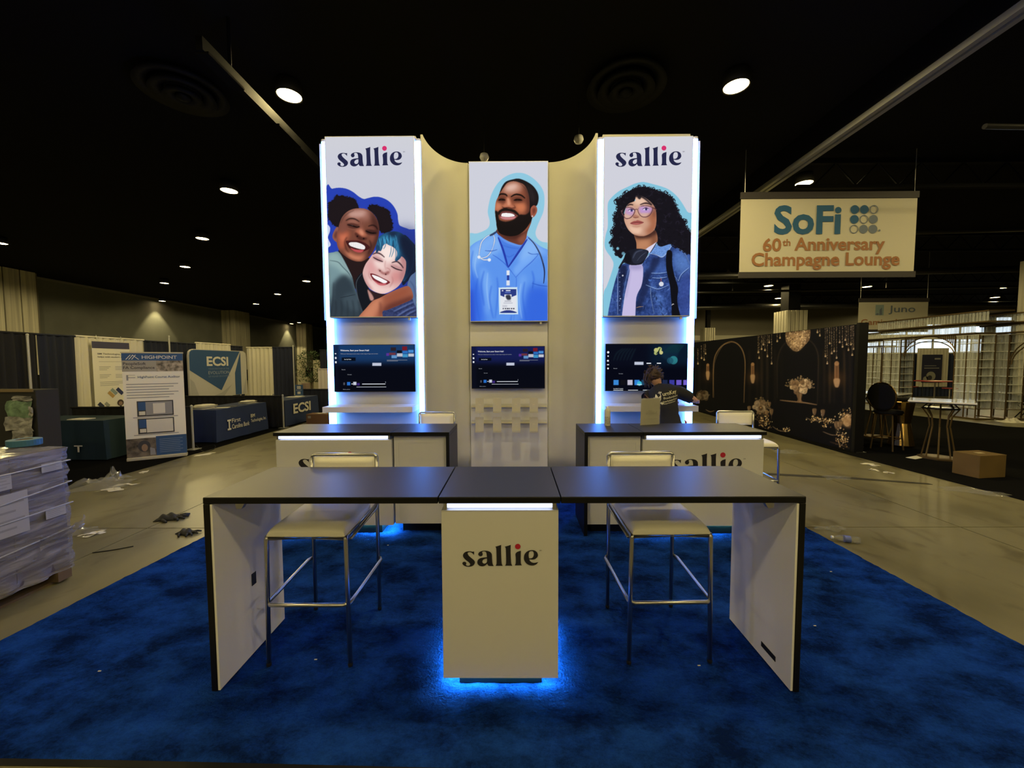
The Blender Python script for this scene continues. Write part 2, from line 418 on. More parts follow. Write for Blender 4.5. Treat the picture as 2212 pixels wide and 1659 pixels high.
# wall with daylight windows far behind the lounge
WY = 40.0
WIN = [(34.2, 47.6, 2.6, 5.6), (48.3, 50.3, 4.3, 6.3), (51, 55.6, 2.6, 5.6)]
b = MB(); xe = 12.0
for (x0, x1, z0, z1) in WIN:
    b.box(xe, x0, WY, WY + .4, 0, CEIL); b.box(x0, x1, WY, WY + .4, 0, z0); b.box(x0, x1, WY, WY + .4, z1, CEIL); xe = x1
b.box(xe, 57, WY, WY + .4, 0, CEIL)
structure('wall_lounge', b, M_wallB)
M_pane = mat('window_glass', (.9, .95, 1), .05, trans=1.0, spec=.3)
M_alu = mat('white_aluminium', (.75, .76, .78), .4)
for k, (x0, x1, z0, z1) in enumerate(WIN):
    r = tag(bpy.data.objects.new('window_%d' % (k + 1), None), kind='structure'); COL.objects.link(r)
    n = max(1, round((x1 - x0) / 2.6)); st = (x1 - x0) / n
    f = MB()
    for i in range(n + 1): f.box(x0 + i * st - .07, x0 + i * st + .07, WY + .1, WY + .2, z0, z1)
    f.box(x0, x1, WY + .1, WY + .2, z0, z0 + .1).box(x0, x1, WY + .1, WY + .2, z1 - .1, z1).box(x0, x1, WY + .12, WY + .18, z0 + 1.1, z0 + 1.16)
    f.build('window_frame', M_alu, r)
    for i in range(n): MB().box(x0 + i * st + .07, x0 + (i + 1) * st - .07, WY + .14, WY + .15, z0 + .1, z1 - .1).build('pane', M_pane, r)
structure('trim_2', MB().box(12.5, 56, WY - .06, WY, 4.0, 4.5), mat('pale_band', (.62, .6, .52), .7))

# ceiling works
M_track = mat('grey_track', (.3, .3, .28), .6)
b = MB()
for (x0, x1, z0, z1) in ((7.28, 7.36, 6.86, 6.98), (7.44, 7.52, 6.86, 6.98), (7.25, 7.55, 6.98, 7.55)): b.box(x0, x1, 1.0, 39.8, z0, z1)
structure('trim_3', MB().box(7.25, 7.55, 1.0, 39.8, 6.98, 7.55), M_ceil2)
tr = wthing('partition_track', 'pale double-rail partition track running along the black ceiling', 'ceiling track', (7.4, 20, 6.86))
for (x0, x1) in ((7.27, 7.37), (7.43, 7.53)): MB().box(x0, x1, 1.0, 39.8, 6.86, 6.98).build('rail', M_track, tr)
gt = wthing('ceiling_gantry', 'dark perforated steel gantry hung under the ceiling behind the pair portrait tower', 'gantry', (-4.72, 10, 6.6))
MB().box(-4.77, -4.67, 6.15, 22, 6.55, 6.75).build('beam', M_ceil2, gt)
for k in range(9): MB().box(-4.82, -4.62, 6.2 + k * 1.8, 7.0 + k * 1.8, 6.52, 6.56).build('plate', mat('worn_steel', (.009, .009, .009), .9, spec=.05), gt)
for k in range(5): MB().tube([(-4.72, 6.8 + k * 3.6, 6.75), (-4.72, 6.8 + k * 3.6, CEIL)], .03, 6).build('hanger', M_ceil2, gt)
M_diff = mat('diffuser_metal', (.012, .013, .016), .6, spec=.2)
for (px, py, lab) in ((1352, 180, 'round stepped air diffuser in the black ceiling above the curly-haired portrait'), (395, 190, 'round stepped air diffuser in the black ceiling away from the lit towers')):
    p = on_z(px, py, CEIL - .1); d = thing('air_diffuser', lab, 'air diffuser', (p[0], p[1], CEIL - .33))
    for (r0, r1, z) in ((.72, .56, .12), (.5, .34, .06), (.28, .14, 0)): MB().lathe([(r0, z + .12), (r0 + .06, z), (r1, z + .06), (r1, z + .12)], 40).build('ring', M_diff, d, smooth=True)
    MB().lathe([(.1, .1), (.12, .02), (.02, -.02)], 24).build('cone', M_diff, d, smooth=True)
    MB().lathe([(.3, .12), (.3, .3)], 24).build('duct_neck', M_diff, d)
# open steelwork right of the track
M_duct = mat('dark_duct', (.05, .05, .052), .35, metal=.6)
for k, (x0, y0, x1, y1, z, r, lab) in enumerate(((9.2, 8, 34, 9, 6.4, .05, 'thin pipe crossing the ceiling above the champagne banner'),
        (9, 15, 40, 12.5, 6.45, .07, 'grey conduit hung across the lounge ceiling'), (9, 21, 44, 18, 6.3, .16, 'round black duct over the glass arches'),
        (10, 27, 48, 24, 6.5, .08, 'slim pipe far over the glass arches'), (10, 33, 50, 31, 6.3, .2, 'wide round duct near the daylight windows'))):
    t = thing('ceiling_pipe', lab, 'pipe', (0, 0, 0)); t.location = ((x0 + x1) / 2, (y0 + y1) / 2, z); WROOT.add(t.name)
    MB().tube([(x0, y0, z), (x1, y1, z)], r, 10).build('pipe_run', M_duct, t)
    for q in range(4):
        f = .12 + q * .25; MB().tube([(x0 + (x1 - x0) * f, y0 + (y1 - y0) * f, z), (x0 + (x1 - x0) * f, y0 + (y1 - y0) * f, CEIL)], .02, 5).build('hanger_rod', M_duct, t)
for k, (y, lab) in enumerate(((11.5, 'first steel lattice joist over the lounge'), (18, 'second steel lattice joist over the lounge'), (25, 'third steel lattice joist over the lounge'), (34, 'last steel lattice joist before the windows'))):
    t = wthing('lattice_joist', lab, 'joist', (30, y, 6.7))
    for z in (6.72, 7.4): MB().box(8, 54, y - .06, y + .06, z, z + .1).build('chord', M_ceil2, t)
    b = MB()
    for q in range(38):
        x = 8.5 + q * 1.2; b.tube([(x, y, 6.8), (x + .6, y, 7.42), (x + 1.2, y, 6.8)], .025, 5)
    b.build('web', M_ceil2, t)

# pilasters and columns with pale striped cladding
M_clad = mat('pale_cladding', (.72, .69, .58), .75, noise=(9, .25, 2, (1, 1, .02)))
M_clad2 = mat('clad_edge', (.2, .18, .14), .8)
def pilaster(x0, x1, y0, y1, z0, z1, lab, nst=4, cat='column', nm='clad_column'):
    t = wthing(nm, lab, cat, ((x0 + x1) / 2, (y0 + y1) / 2, 0))
    if z0 > .1: MB().box(x0 + .1, x1 - .1, y0 + .1, y1 - .1, 0, z0).build('core', M_black, t)
    MB().box(x0 + .06, x1 - .06, y0 + .06, y1 - .06, z0, z1 - .02).build('shaft', M_clad2, t)
    for k in range(nst):
        w = (x1 - x0) / nst; MB().box(x0 + k * w + .03, x0 + (k + 1) * w - .03, y0, y0 + .05, z0, z1).build('cladding_panel', M_clad, t)
        w = (y1 - y0) / nst
        for (a, c) in ((x0, x0 + .05), (x1 - .05, x1)): MB().box(a, c, y0 + .07 + k * w * .93, y0 + (k + 1) * w * .93, z0, z1).build('cladding_panel', M_clad, t)
    if z1 < CEIL - .3: MB().box(x0 + .3, x1 - .3, y0 + .3, y1 - .3, z1 - .05, CEIL).build('upper_core', M_black, t)
    return t
p = on_x(84, 600, -29.6); pilaster(-31, -29.6, p[1] - 2.6, p[1], 1.2, CEIL - .05, 'pale panelled pilaster on the dark wall beside the black drapes', 3)
p = on_x(541, 690, -29.6); pilaster(-31, -29.6, p[1] - 2.6, p[1], 1.2, CEIL - .05, 'pale panelled pilaster standing behind the white and navy drapes', 3)
p = on_x(700, 720, -29.6); pilaster(-31, -29.6, 56, 58, 1.2, CEIL - .05, 'pale panelled pilaster just past the potted tree', 3)
def col_at(pxa, pxb, pyt, Y, lab, z0):
    a = on_y(pxa, pyt, Y); c = on_y(pxb, pyt, Y); return pilaster(a[0], c[0], Y, Y + (c[0] - a[0]), z0, a[2], lab, 5)
col_at(1700, 1746, 670, 26.0, 'pale striped column above the printed chandelier', .5)
col_at(1523, 1546, 708, 34.0, 'slim pale striped column by the printed arch', .5)
a = on_y(2197, 580, 17.9); pilaster(a[0], a[0] + 1.4, 16.5, 17.9, .3, 6.2, 'broad pale column at the end of the glass arches', 3)
# ================================================================== ceiling downlights
M_lens = mat('lamp_lens', (.9, .85, .7), .4, emit=(WARM[0], WARM[1], WARM[2] + .12), es=9.0)
M_can = mat('lamp_can', (.02, .02, .02), .6)
LZ = 7.25
def lamp(x, y, lab, power=LAMP_W, z=LZ, grp='hall downlights', cone=False, light=True, spread=174):
    t = thing('ceiling_downlight', lab, 'ceiling light', (x, y, z), 0, grp)
    if cone: MB().lathe([(.05, .42), (.07, .3), (.12, .26), (.3, .02), (.3, 0), (.27, .02), (.1, .25)], 24).build('reflector', mat('spun_reflector', (.3, .29, .26), .4, metal=.5), t, smooth=True)
    else: MB().lathe([(.16, .3), (.23, .26), (.255, 0), (.235, 0), (.225, .02)], 28).build('housing', M_can, t, smooth=True)
    MB().lathe([(.0, .015), (.225 if not cone else .24, .015)], 28).build('lens', M_lens, t)
    MB().tube([(0, 0, .28), (0, 0, CEIL - z)], .02, 6).build('stem', M_can, t)
    if light:
        L = bpy.data.lights.new('downlight', 'SPOT'); L.energy = power; L.color = WARM; L.spot_size = math.radians(spread); L.spot_blend = .12; L.shadow_soft_size = .2
        o = bpy.data.objects.new('downlight', L); COL.objects.link(o); o.parent = t; o.location = (0, 0, -.03)
    return t
LL = 'warm round downlight in the black ceiling over the booths'
for (px, py) in ((625, 208), (495, 413), (437, 516), (400, 577), (355, 612)):
    p = on_z(px, py, LZ); lamp(p[0], p[1], 'warm round downlight in the row slanting down towards the dark wall', grp='downlight row towards the dark wall', spread=174 if py < 600 else 100, power=LAMP_W * (1 if py < 600 else 2.2))
for (px, py) in ((662, 608), (600, 636), (553, 657), (646, 697)):
    p = on_z(px, py, LZ); lamp(p[0], p[1], 'warm downlight in the far row beyond the drape booths', grp='far downlights beyond the drapes', light=(py < 680))
for (px, pY) in ((350, 34.0), (628, 53.5)):
    p = on_x(px, 640, -30.35); lamp(-30.35, p[1], 'wall-washing downlight close against the dark wall', grp='downlights against the dark wall', spread=74, power=LAMP_W * 1.6)
p = on_z(0, 526, LZ); lamp(p[0], p[1], 'warm downlight hanging over the wrapped pallet side', grp=None)
for (px, py) in ((1590, 188), (1737, 397)):
    p = on_z(px, py, LZ); lamp(p[0], p[1], power=LAMP_W * 1.5, lab='large warm downlight high beside the denim-jacket tower' if py < 300 else 'warm downlight just above the champagne lounge banner', grp='downlights by the track')
for (px, py) in ((1573, 597), (1660, 618), (1682, 645), (1873, 620), (1515, 664), (1567, 677), (1609, 685), (1628, 692), (1752, 674), (1779, 685), (1799, 692), (1566, 711), (1570, 719), (1600, 714), (1625, 719), (1672, 703), (1659, 713), (1697, 709), (1746, 702), (1511, 720)):
    p = on_z(px, py, LZ - .3); lamp(p[0], p[1], 'small warm pendant downlight above the black floral backdrop', z=LZ - .3, grp='pendant lights above the lounge', cone=True, light=(py in (597, 618, 645, 620)))
for (px, py) in ((2031, 658), (2149, 643), (2172, 622)):
    p = on_z(px, py, LZ - .3); lamp(p[0], p[1], 'small warm pendant downlight above the glass arches', z=LZ - .3, grp='pendant lights above the glass arches', cone=True, light=(py > 630))
# the same grid goes on over the booth and behind the photographer
h = LZ - CAM_H; A = .84 * h
for (i, j) in ((0, 1), (-1, 2), (1, 2), (3, 2), (0, -1), (-2, -1), (2, -1), (-1, -2), (1, -2), (-3, 0), (3, 0), (0, -3), (-3, -2), (3, -2), (-2, -3), (2, -3), (-1, -4), (1, -4), (-3, -4), (3, -4), (0, -5), (-2, -5), (2, -5), (-1, -6), (1, -6), (-4, -3), (-4, -1), (4, -3)):
    lamp(i * A, 1.41 * h + j * A, 'warm downlight of the same grid over the stand', grp='downlights of the grid over the stand', power=LAMP_W * (.45 if (i, j) in ((-2, -1), (-3, -2), (-4, -1)) else .55 if j <= -4 else 1))
# small cameras / sensors hanging from the ceiling
M_whitep = mat('white_plastic', (.7, .7, .7), .4)
for (px, py, Y, lab) in ((1250, 305, 9.0, 'small white sensor dome hung above the curved fabric wall beside the right tower'.replace('right tower', 'denim-jacket tower')), (1046, 343, 9.5, 'small white sensor dome just above the centre lightbox')):
    q = on_y(px, py, Y); t = thing('sensor_dome', lab, 'sensor', (q[0], q[1], q[2]))
    MB().lathe([(.02, .12), (.09, .1), (.11, .03), (.08, -.03), (.0, -.05)], 18).build('dome', M_whitep, t, smooth=True)
    MB().tube([(0, 0, .1), (0, 0, CEIL - q[2])], .012, 5).build('drop_rod', M_can, t)
# ================================================================== the stand
AX = -.08                                  # centre line of the stand
M_white = mat('white_laminate', (.67, .67, .67), .45)
M_fabric = mat('white_fabric', (.66, .655, .58), .85, noise=(1.5, .04, 2))
M_top = mat('grey_laminate_top', (.035, .035, .04), .4, bump=(220, .02), spec=.26)
M_edge = mat('black_edge', (.006, .006, .0065), .4, spec=.25)
M_chrome = mat('satin_steel', (.5, .5, .5), .28, metal=1.0)
M_ink = mat('black_ink', (.012, .011, .018), .5)
M_red = mat('red_ink', (.5, .015, .045), .5)
M_bar = mat('white_light_bar', (.8, .8, .8), .4, emit=(.85, 1.0, 1.5), es=1.5)
M_tube = mat('led_tube', (.5, .5, .5), .4, emit=TUBE_E, es=1.0)
M_glow = mat('blue_underglow', (.2, .2, .2), .5, emit=(.16, .9, 1.0), es=105.0)
M_gloss = mat('dark_plastic', (.015, .015, .017), .3)

# --- carpet
M_carp = mat('blue_plush', (.012, .06, .36), .95, spec=0.0)
def plush():
    nt = M_carp.node_tree; b = nt.nodes['Principled BSDF']; tc = nt.nodes.new('ShaderNodeTexCoord')
    n1 = nt.nodes.new('ShaderNodeTexNoise'); n1.inputs['Scale'].default_value = 3.0; n1.inputs['Detail'].default_value = 8; n1.inputs['Roughness'].default_value = .62; n1.inputs['Distortion'].default_value = .2
    mp = nt.nodes.new('ShaderNodeMapping'); mp.inputs['Scale'].default_value = (1, 1.5, 1); mp.inputs['Rotation'].default_value = (0, 0, .4)
    nt.links.new(tc.outputs['Object'], mp.inputs[0]); nt.links.new(mp.outputs[0], n1.inputs['Vector'])
    r = nt.nodes.new('ShaderNodeValToRGB'); e = r.color_ramp.elements
    e[0].position = .36; e[0].color = (.004, .013, .075, 1); e[1].position = .66; e[1].color = (.012, .06, .36, 1)
    n3 = nt.nodes.new('ShaderNodeTexNoise'); n3.inputs['Scale'].default_value = 38; n3.inputs['Detail'].default_value = 6; n3.inputs['Roughness'].default_value = .75; nt.links.new(mp.outputs[0], n3.inputs['Vector'])
    mm = nt.nodes.new('ShaderNodeMath'); mm.operation = 'MULTIPLY_ADD'; mm.inputs[1].default_value = .42; mm.inputs[2].default_value = -.21; nt.links.new(n3.outputs['Fac'], mm.inputs[0])
    ma = nt.nodes.new('ShaderNodeMath'); ma.operation = 'ADD'; nt.links.new(n1.outputs['Fac'], ma.inputs[0]); nt.links.new(mm.outputs[0], ma.inputs[1])
    nt.links.new(ma.outputs[0], r.inputs[0]); nt.links.new(r.outputs[0], b.inputs['Base Color'])
    n2 = nt.nodes.new('ShaderNodeTexNoise'); n2.inputs['Scale'].default_value = 70; n2.inputs['Detail'].default_value = 5; nt.links.new(tc.outputs['Object'], n2.inputs['Vector'])
    bp = nt.nodes.new('ShaderNodeBump'); bp.inputs['Strength'].default_value = .9; bp.inputs['Distance'].default_value = .02
    nt.links.new(n2.outputs['Fac'], bp.inputs['Height']); nt.links.new(bp.outputs[0], b.inputs['Normal'])
plush()
c0, c1 = on_z(0, 1385), on_z(440, 1160); d0, d1 = on_z(2212, 1396), on_z(1733, 1135)
def carpet():
    k = MB(); rg = random.Random(3); NU, NV = 150, 170
    yf, yb = 1.70, 7.6
    def fn(u, v):
        y0_ = 1.672 - .0111 * (-3.4 + 6.7 * u); y = y0_ + (yb - y0_) * v
        xl = c0[0] + (c1[0] - c0[0]) * (y - c0[1]) / (c1[1] - c0[1]); xr = d0[0] + (d1[0] - d0[0]) * (y - d0[1]) / (d1[1] - d0[1])
        edge = u in (0, 1) or v in (0, 1)
        return (xl + (xr - xl) * u + (rg.uniform(-.006, .006) if edge else 0), y + (rg.uniform(-.006, .006) if edge else 0) + (.008 * math.sin(u * 9) if v == 0 else 0), .002 if edge else .014 + rg.uniform(-.004, .004))
    k.grid(NU, NV, fn)
    return k.build('carpet', M_carp, smooth=True, fix=False)
cp_ = carpet()
MB().grid(40, 1, lambda u, v: (-3.42 + 6.75 * u, 1.672 - .0111 * (-3.42 + 6.75 * u) + .008 * math.sin(u * 9) - .028 * (1 - v) + .004, .003 + .003 * v)).build('edge_binding', M_edge, cp_, solid=.003)
tag(cp_, 'mottled royal blue plush carpet under the white and black counters', 'carpet')

# --- counters
ZT = 1.09
def pod(x0, x1, y0, y1, lab, logo_u, logo_v, logo_w, toe, bz, glow=True):
    t = wthing('counter_pod', lab, 'counter', ((x0 + x1) / 2, (y0 + y1) / 2, 0))
    tp = MB().box(x0, x1, y0, y1, ZT - .036, ZT - .002).build('counter_top', M_edge, t, bevel=.003)
    MB().box(x0 + .002, x1 - .002, y0 + .002, y1 - .002, ZT - .002, ZT).build('top_sheet', M_top, tp)
    cb = MB().box(x0 + .006, x1 - .006, y0 + .035, y1 - .03, bz + .013, ZT - .085).build('cabinet', M_white, t, bevel=.003)
    sk = MB()
    for (a, b_, c, d) in ((x0 + .006, x1 - .006, y0 + .035, y0 + .05), (x0 + .006, x1 - .006, y1 - .045, y1 - .03), (x0 + .006, x0 + .02, y0 + .05, y1 - .045), (x1 - .02, x1 - .006, y0 + .05, y1 - .045)): sk.box(a, b_, c, d, bz, bz + .0135)
    sk.build('skirt', M_white, cb)
    MB().box(x0 + .02, x1 - .02, y0 + .06, y1 - .03, ZT - .085, ZT - .036).build('neck', M_white, t)
    lb = MB().box(x0 + .035, x1 - .035, y0 + .03, y0 + .055, ZT - .072, ZT - .046).build('light_bar', M_bar, t, bevel=.008)
    for a in (x0 + .02, x1 - .04): MB().box(a, a + .02, y0 + .027, y0 + .058, ZT - .078, ZT - .04).build('end_clip', M_chrome, lb)
    MB().box(toe[0], toe[1], y0 + .063, y1 - .1, .0, bz + .013).build('toe_base', M_edge, t)
    if glow:
        g = MB(); i = .05; e = .03
        for (a, b_, c, d) in ((x0 + e, x1 - e, y0 + .0505, y0 + .0625), (x0 + e, x1 - e, y1 - .08, y1 - .055), (x0 + .024, x0 + .05, y0 + .08, y1 - .085), (x1 - .05, x1 - .024, y0 + .08, y1 - .085)): g.box(a, b_, c, d, bz + .005, bz + .012)
        g.build('underglow_strip', M_glow, t)
    fr = Frame((x0, y0 + .035, 0), (1, 0, 0), (0, 0, 1))
    wordmark(fr, t, logo_u - x0, logo_v, logo_w, M_ink, M_red)
    return t
def wing(x0, x1, y0, y1, side, lab, slot):
    """table wing with a waterfall leg on side -1/+1"""
    t = wthing('wing_table', lab, 'table', ((x0 + x1) / 2, (y0 + y1) / 2, 0))
    tp = MB().box(x0, x1, y0, y1, ZT - .036, ZT - .002).build('table_top', M_edge, t, bevel=.003)
    MB().box(x0 + .002, x1 - .002, y0 + .002, y1 - .002, ZT - .002, ZT).build('top_sheet', M_top, tp)
    a, c = (x0, x0 + .034) if side < 0 else (x1 - .034, x1)
    lg = MB().box(a, c, y0, y1, .0, ZT - .037).build('leg_panel', M_edge, t, bevel=.003)
    xi = c if side < 0 else a
    MB().box(xi - (.0 if side < 0 else .012), xi + (.012 if side < 0 else 0), y0 + .004, y1 - .004, .004, ZT - .04).build('white_lining', mat('lining_white', (.86, .86, .88), .5), lg)
    xb = xi - side * .012
    MB().prism([(xb - side * .05, y0 + .1, ZT - .037), (xb - side * .12, y0 + .1, ZT - .037), (xb - side * .115, y0 + .1, ZT - .06), (xb - side * .09, y0 + .1, ZT - .1), (xb - side * .06, y0 + .1, ZT - .1)], (0, .03, 0)).build('bracket', M_chrome, t)
    sy, sz, sw, sh = slot
    MB().box(xb - side * .0005, xb - side * .003, sy, sy + sw, sz, sz + sh).build('cable_slot', M_gloss, lg)
    return t
q = on_y(999, 1229, 2.105); q2 = on_y(1163, 1229, 2.105)
pod(-.409, .2435, 2.07, 2.69, 'white counter pod with the word sallie, standing between the two black-topped wing tables', q[0], q[2], q2[0] - q[0], (-.317, .148), .05)
wing(-1.68, -.414, 2.07, 2.69, -1, 'black-topped wing table beside the wrapped pallet aisle with a switch-height slot in its leg', (2.36, .43, .04, .075))
wing(.248, 1.553, 2.07, 2.69, 1, 'black-topped wing table beside the aisle with the dropped water bottle', (2.2, .07, .13, .03))
pod(-2.52, -1.287, 4.05, 4.63, 'white sallie counter below the portrait of two hugging friends', -2.285, .655, .755, (-2.3, -1.42), .09)
pod(1.325, 2.59, 4.02, 4.6, 'white sallie counter below the portrait of the person in a denim jacket', 1.61, .645, .755, (1.5, 2.4), .09)
def side_unit(x0, x1, y0, y1, side, lab):
    t = wthing('side_counter', lab, 'counter', ((x0 + x1) / 2, (y0 + y1) / 2, 0))
    tp = MB().box(x0, x1, y0, y1, ZT - .04, ZT - .002).build('counter_top', M_edge, t, bevel=.003)
    MB().box(x0 + .002, x1 - .002, y0 + .002, y1 - .002, ZT - .002, ZT).build('top_sheet', M_top, tp)
    a, c = (x1 - .036, x1) if side > 0 else (x0, x0 + .036)
    MB().box(a, c, y0, y1, 0, ZT - .041).build('leg_panel', M_edge, t, bevel=.003)
    e0, e1 = (x0 + .01, a - .004) if side > 0 else (c + .004, x1 - .01)
    f = MB().box(e0, e1, y0 + .05, y1 - .05, .1, ZT - .042).build('cabinet', M_white, t, bevel=.003)
    b = MB(); w = .07
    b.box(e0 + .02, e1 - .02, y0 + .046, y0 + .05, ZT - .12, ZT - .07).box(e0 + .02, e0 + .05, y0 + .046, y0 + .05, .14, ZT - .12).box(e1 - .05, e1 - .02, y0 + .046, y0 + .05, .14, ZT - .12)
    b.build('door_frame', M_white, f)
    MB().box(e0 + .06, e1 - .1, y0 + .12, y1 - .1, 0, .1).build('toe_base', M_edge, t)
    return t
side_unit(-1.283, -.68, 4.05, 4.63, 1, 'black-framed side counter joined to the hugging-friends counter')
side_unit(.72, 1.321, 4.02, 4.6, -1, 'black-framed side counter carrying the spray can')

# --- towers
TY = 5.6
M_lbwhite = mat('lightbox_frame', (.75, .76, .78), .4, metal=.3)
M_dark_under = mat('lightbox_underside', (.05, .05, .07), .5)
TW = .688
def tower(cx, lab):
    x0, x1 = cx - TW, cx + TW
    t = wthing('display_tower', lab, 'display tower', (cx, TY + .6, 0))
    MB().box(x0 + .085, x1 - .085, TY + .02, TY + 1.2, 0, 4.95).build('tower_body', M_fabric, t)
    MB().box(x0 + .02, x1 - .02, TY + .07, TY + 1.2, 0, 4.93).build('tower_core', M_white, t)
    zt = 4.888
    for (xa, sg) in ((x0 + .04, -1), (x1 - .04, 1)):
        b = MB(); prof = [(-.043, .075), (-.043, -.005), (-.034, -.03), (-.015, -.042), (.015, -.042), (.034, -.03), (.043, -.005), (.043, .075)]
        b.prism([(xa + u, TY - .01 + w, .06) for u, w in prof], (0, 0, zt - .06 - .04))
        tb = b.build('light_tube', M_tube, t)
        MB().prism([(xa + u, TY - .01 + w, zt - .04) for u, w in prof], (0, 0, .03)).build('tube_cap', mat('frosted_cap', (.7, .72, .9), .3), tb)
        MB().prism([(xa + u, TY - .01 + w, .0) for u, w in prof], (0, 0, .06)).build('tube_foot', M_chrome, tb)
    return t
LX, RX = -1.961, 1.8365
tower(LX, 'white display tower with glowing blue-white edge tubes, carrying the hugging-friends lightbox')
tower(RX, 'white display tower with glowing blue-white edge tubes, carrying the denim-jacket lightbox')
for (x0, x1, lab) in ((LX - TW - .10, LX - TW - .005, 'lightbox seen edge-on along the outer flank of the hugging-friends tower'), (RX + TW + .005, RX + TW + .10, 'lightbox seen edge-on along the outer flank of the denim-jacket tower')):
    t = wthing('side_lightbox', lab, 'lightbox', ((x0 + x1) / 2, TY + .6, 2.5))
    MB().box(x0, x1, TY + .12, TY + 1.25, 2.45, 4.93).build('frame', M_lbwhite, t, bevel=.004)
    xo = x0 if x0 < 0 else x1
    MB().box(xo - .004, xo + .004, TY + .14, TY + 1.23, 2.47, 4.91).build('lit_sheet', mat('plain_lit_sheet', (.3, .3, .3), .5, emit=(.5, .52, .62), es=.5), t)

# --- curved walls and centre panel
CY = 6.34
M_seam = mat('seam_line', (.3, .29, .26), .8)
cx0, cx1 = on_y(1013, 600, CY)[0], on_y(1184, 600, CY)[0]
def curved(xa, xb, lab):
    b = MB(); n = 28
    def fn(u, v):
        a = u * math.pi / 2; x = xb + (xa - xb) * (1 - math.sin(a)) if False else xa + (xb - xa) * (1 - math.cos(a)); y = TY - .05 + (CY - TY + .05) * math.sin(a)
        wob = .004 * math.sin(u * 23) * (1 - v) * (1 - v)
        return (x, y - wob, .0 + 4.93 * v)
    b.grid(n, 14, fn)
    o = b.build('curved_fabric_wall', M_fabric, smooth=True, solid=.03); return tag(o, lab, 'wall panel')
curved(LX + TW + .013, cx0, 'tall white curved fabric wall between the hugging-friends tower and the centre panel')
curved(RX - TW - .013, cx1, 'tall white curved fabric wall between the denim-jacket tower and the centre panel')
t = wthing('centre_panel', 'flat white centre wall panel behind the doctor lightbox and brochure rails', 'wall panel', ((cx0 + cx1) / 2, CY, 0))
MB().box(cx0 + .006, cx1 - .006, CY - .012, CY + .05, 0, 4.92).build('panel', mat('panel_white', (.8, .8, .82), .6), t, bevel=.004)
MB().box(cx0 - .03, cx1 + .03, CY + .05, CY + .1, 0, 4.9).build('backing', M_seam, t)
M_rail = mat('brass_rail', (.75, .7, .55), .4, metal=.2)
for py in (879, 914):
    z = on_y(1100, py, CY - .05)[2]
    tr_ = wthing('brochure_rail', 'brass rail carrying the upper row of brochure holders' if py < 900 else 'brass rail carrying the lower row of brochure holders', 'rail', ((cx0 + cx1) / 2, CY, z))
    MB().box(cx0 + .02, cx1 - .02, CY - .05, CY - .013, z - .012, z + .012).build('rail_bar', M_rail, tr_, bevel=.004)
    MB().box(cx0 + .02, cx1 - .02, CY - .017, CY - .013, z + .012, z + .05).build('rail_flange', M_white, tr_)
M_card = mat('cream_card', (.6, .57, .46), .6)
def holder(px, py, row, lab, grp):
    q = on_y(px, py, CY - .2); t = thing('brochure_holder', lab, 'brochure holder', (q[0], q[1], q[2] - .12), 0, grp)
    w, hh = .065, .225
    MB().add([(-w, -.012, 0), (w, -.012, 0), (w, .0, 0), (-w, .0, 0), (-w, .012, hh), (w, .012, hh), (w, .02, hh), (-w, .02, hh)], [(0, 1, 2, 3), (4, 7, 6, 5), (0, 4, 5, 1), (1, 5, 6, 2), (2, 6, 7, 3), (3, 7, 4, 0)]).build('back_plate', M_card, t)
    MB().box(-w, w, -.045, 0, -.006, .002).build('ledge', M_card, t)
    MB().box(-w, w, -.047, -.043, -.006, .022).build('lip', M_card, t)
    MB().box(-.02, .02, .0, .16, .112, .128).build('hook', M_rail, t)
for px in (1036, 1074, 1115, 1153):
    holder(px, 874, 0, 'cream brochure holder hooked on the upper rail of the centre panel', 'brochure holders on the upper rail')
for px in (1036, 1074, 1115, 1153):
    holder(px, 916, 1, 'cream brochure holder hooked on the lower rail of the centre panel', 'brochure holders on the lower rail')

# --- shelves on the towers
for (cx, lab) in ((LX, 'thick white wall shelf on the hugging-friends tower'), (RX, 'thick white wall shelf that the person leans over')):
    x0, x1 = cx - .6, cx + .6
    z = 1.245
    t = wthing('wall_shelf', lab, 'shelf', (cx, TY - .17, z))
    MB().box(x0, x1, TY - .4, TY - .045, z - .075, z).build('shelf_board', M_white, t, bevel=.003)
    MB().box(x0 + .1, x1 - .1, TY - .045, TY + .018, z - .12, z - .075).build('cleat', M_chrome, t)
# ================================================================== lightboxes and television screens
M_print = paint_mat('backlit_print', emit=1.0, diff=0)
def lightbox(c, Y, lab, pt, nu, nv, logo=None):
    x0, x1, z0, z1 = c
    t = wthing('lightbox', lab, 'lightbox', ((x0 + x1) / 2, Y + .05, z0))
    MB().box(x0 - .008, x1 + .008, Y + .006, Y + .125, z0 - .012, z1 + .01).build('frame', M_lbwhite, t, bevel=.003)
    MB().box(x0, x1, Y + .01, Y + .12, z0 - .016, z0 - .012).build('underside', M_dark_under, t)
    fr = Frame((x0, Y, z0), (1, 0, 0), (0, 0, 1))
    print_sheet(fr, x1 - x0, z1 - z0, nu, nv, pt, M_print, 'printed_face', t, off=-.004)
    MB().box(x1 - .12, x1 - .09, Y + .02, Y + .05, z0 - .05, z0 - .016).build('cable_clip', M_whitep, t)
    if logo:
        mi = mat('backlit_navy', (0, 0, .0), .9, spec=0.0, emit=lin((38, 40, 72)), es=1.0); mr = mat('backlit_crimson', (0, 0, 0), .9, spec=0.0, emit=lin((214, 48, 108)), es=1.0)
        q = on_y(logo[0], logo[2], Y); q2 = on_y(logo[1], logo[2], Y)
        wordmark(fr, t, q[0] - x0, q[2] - z0, q2[0] - q[0], mi, mr, h=.004)
    return t
BLK = (22, 18, 22)
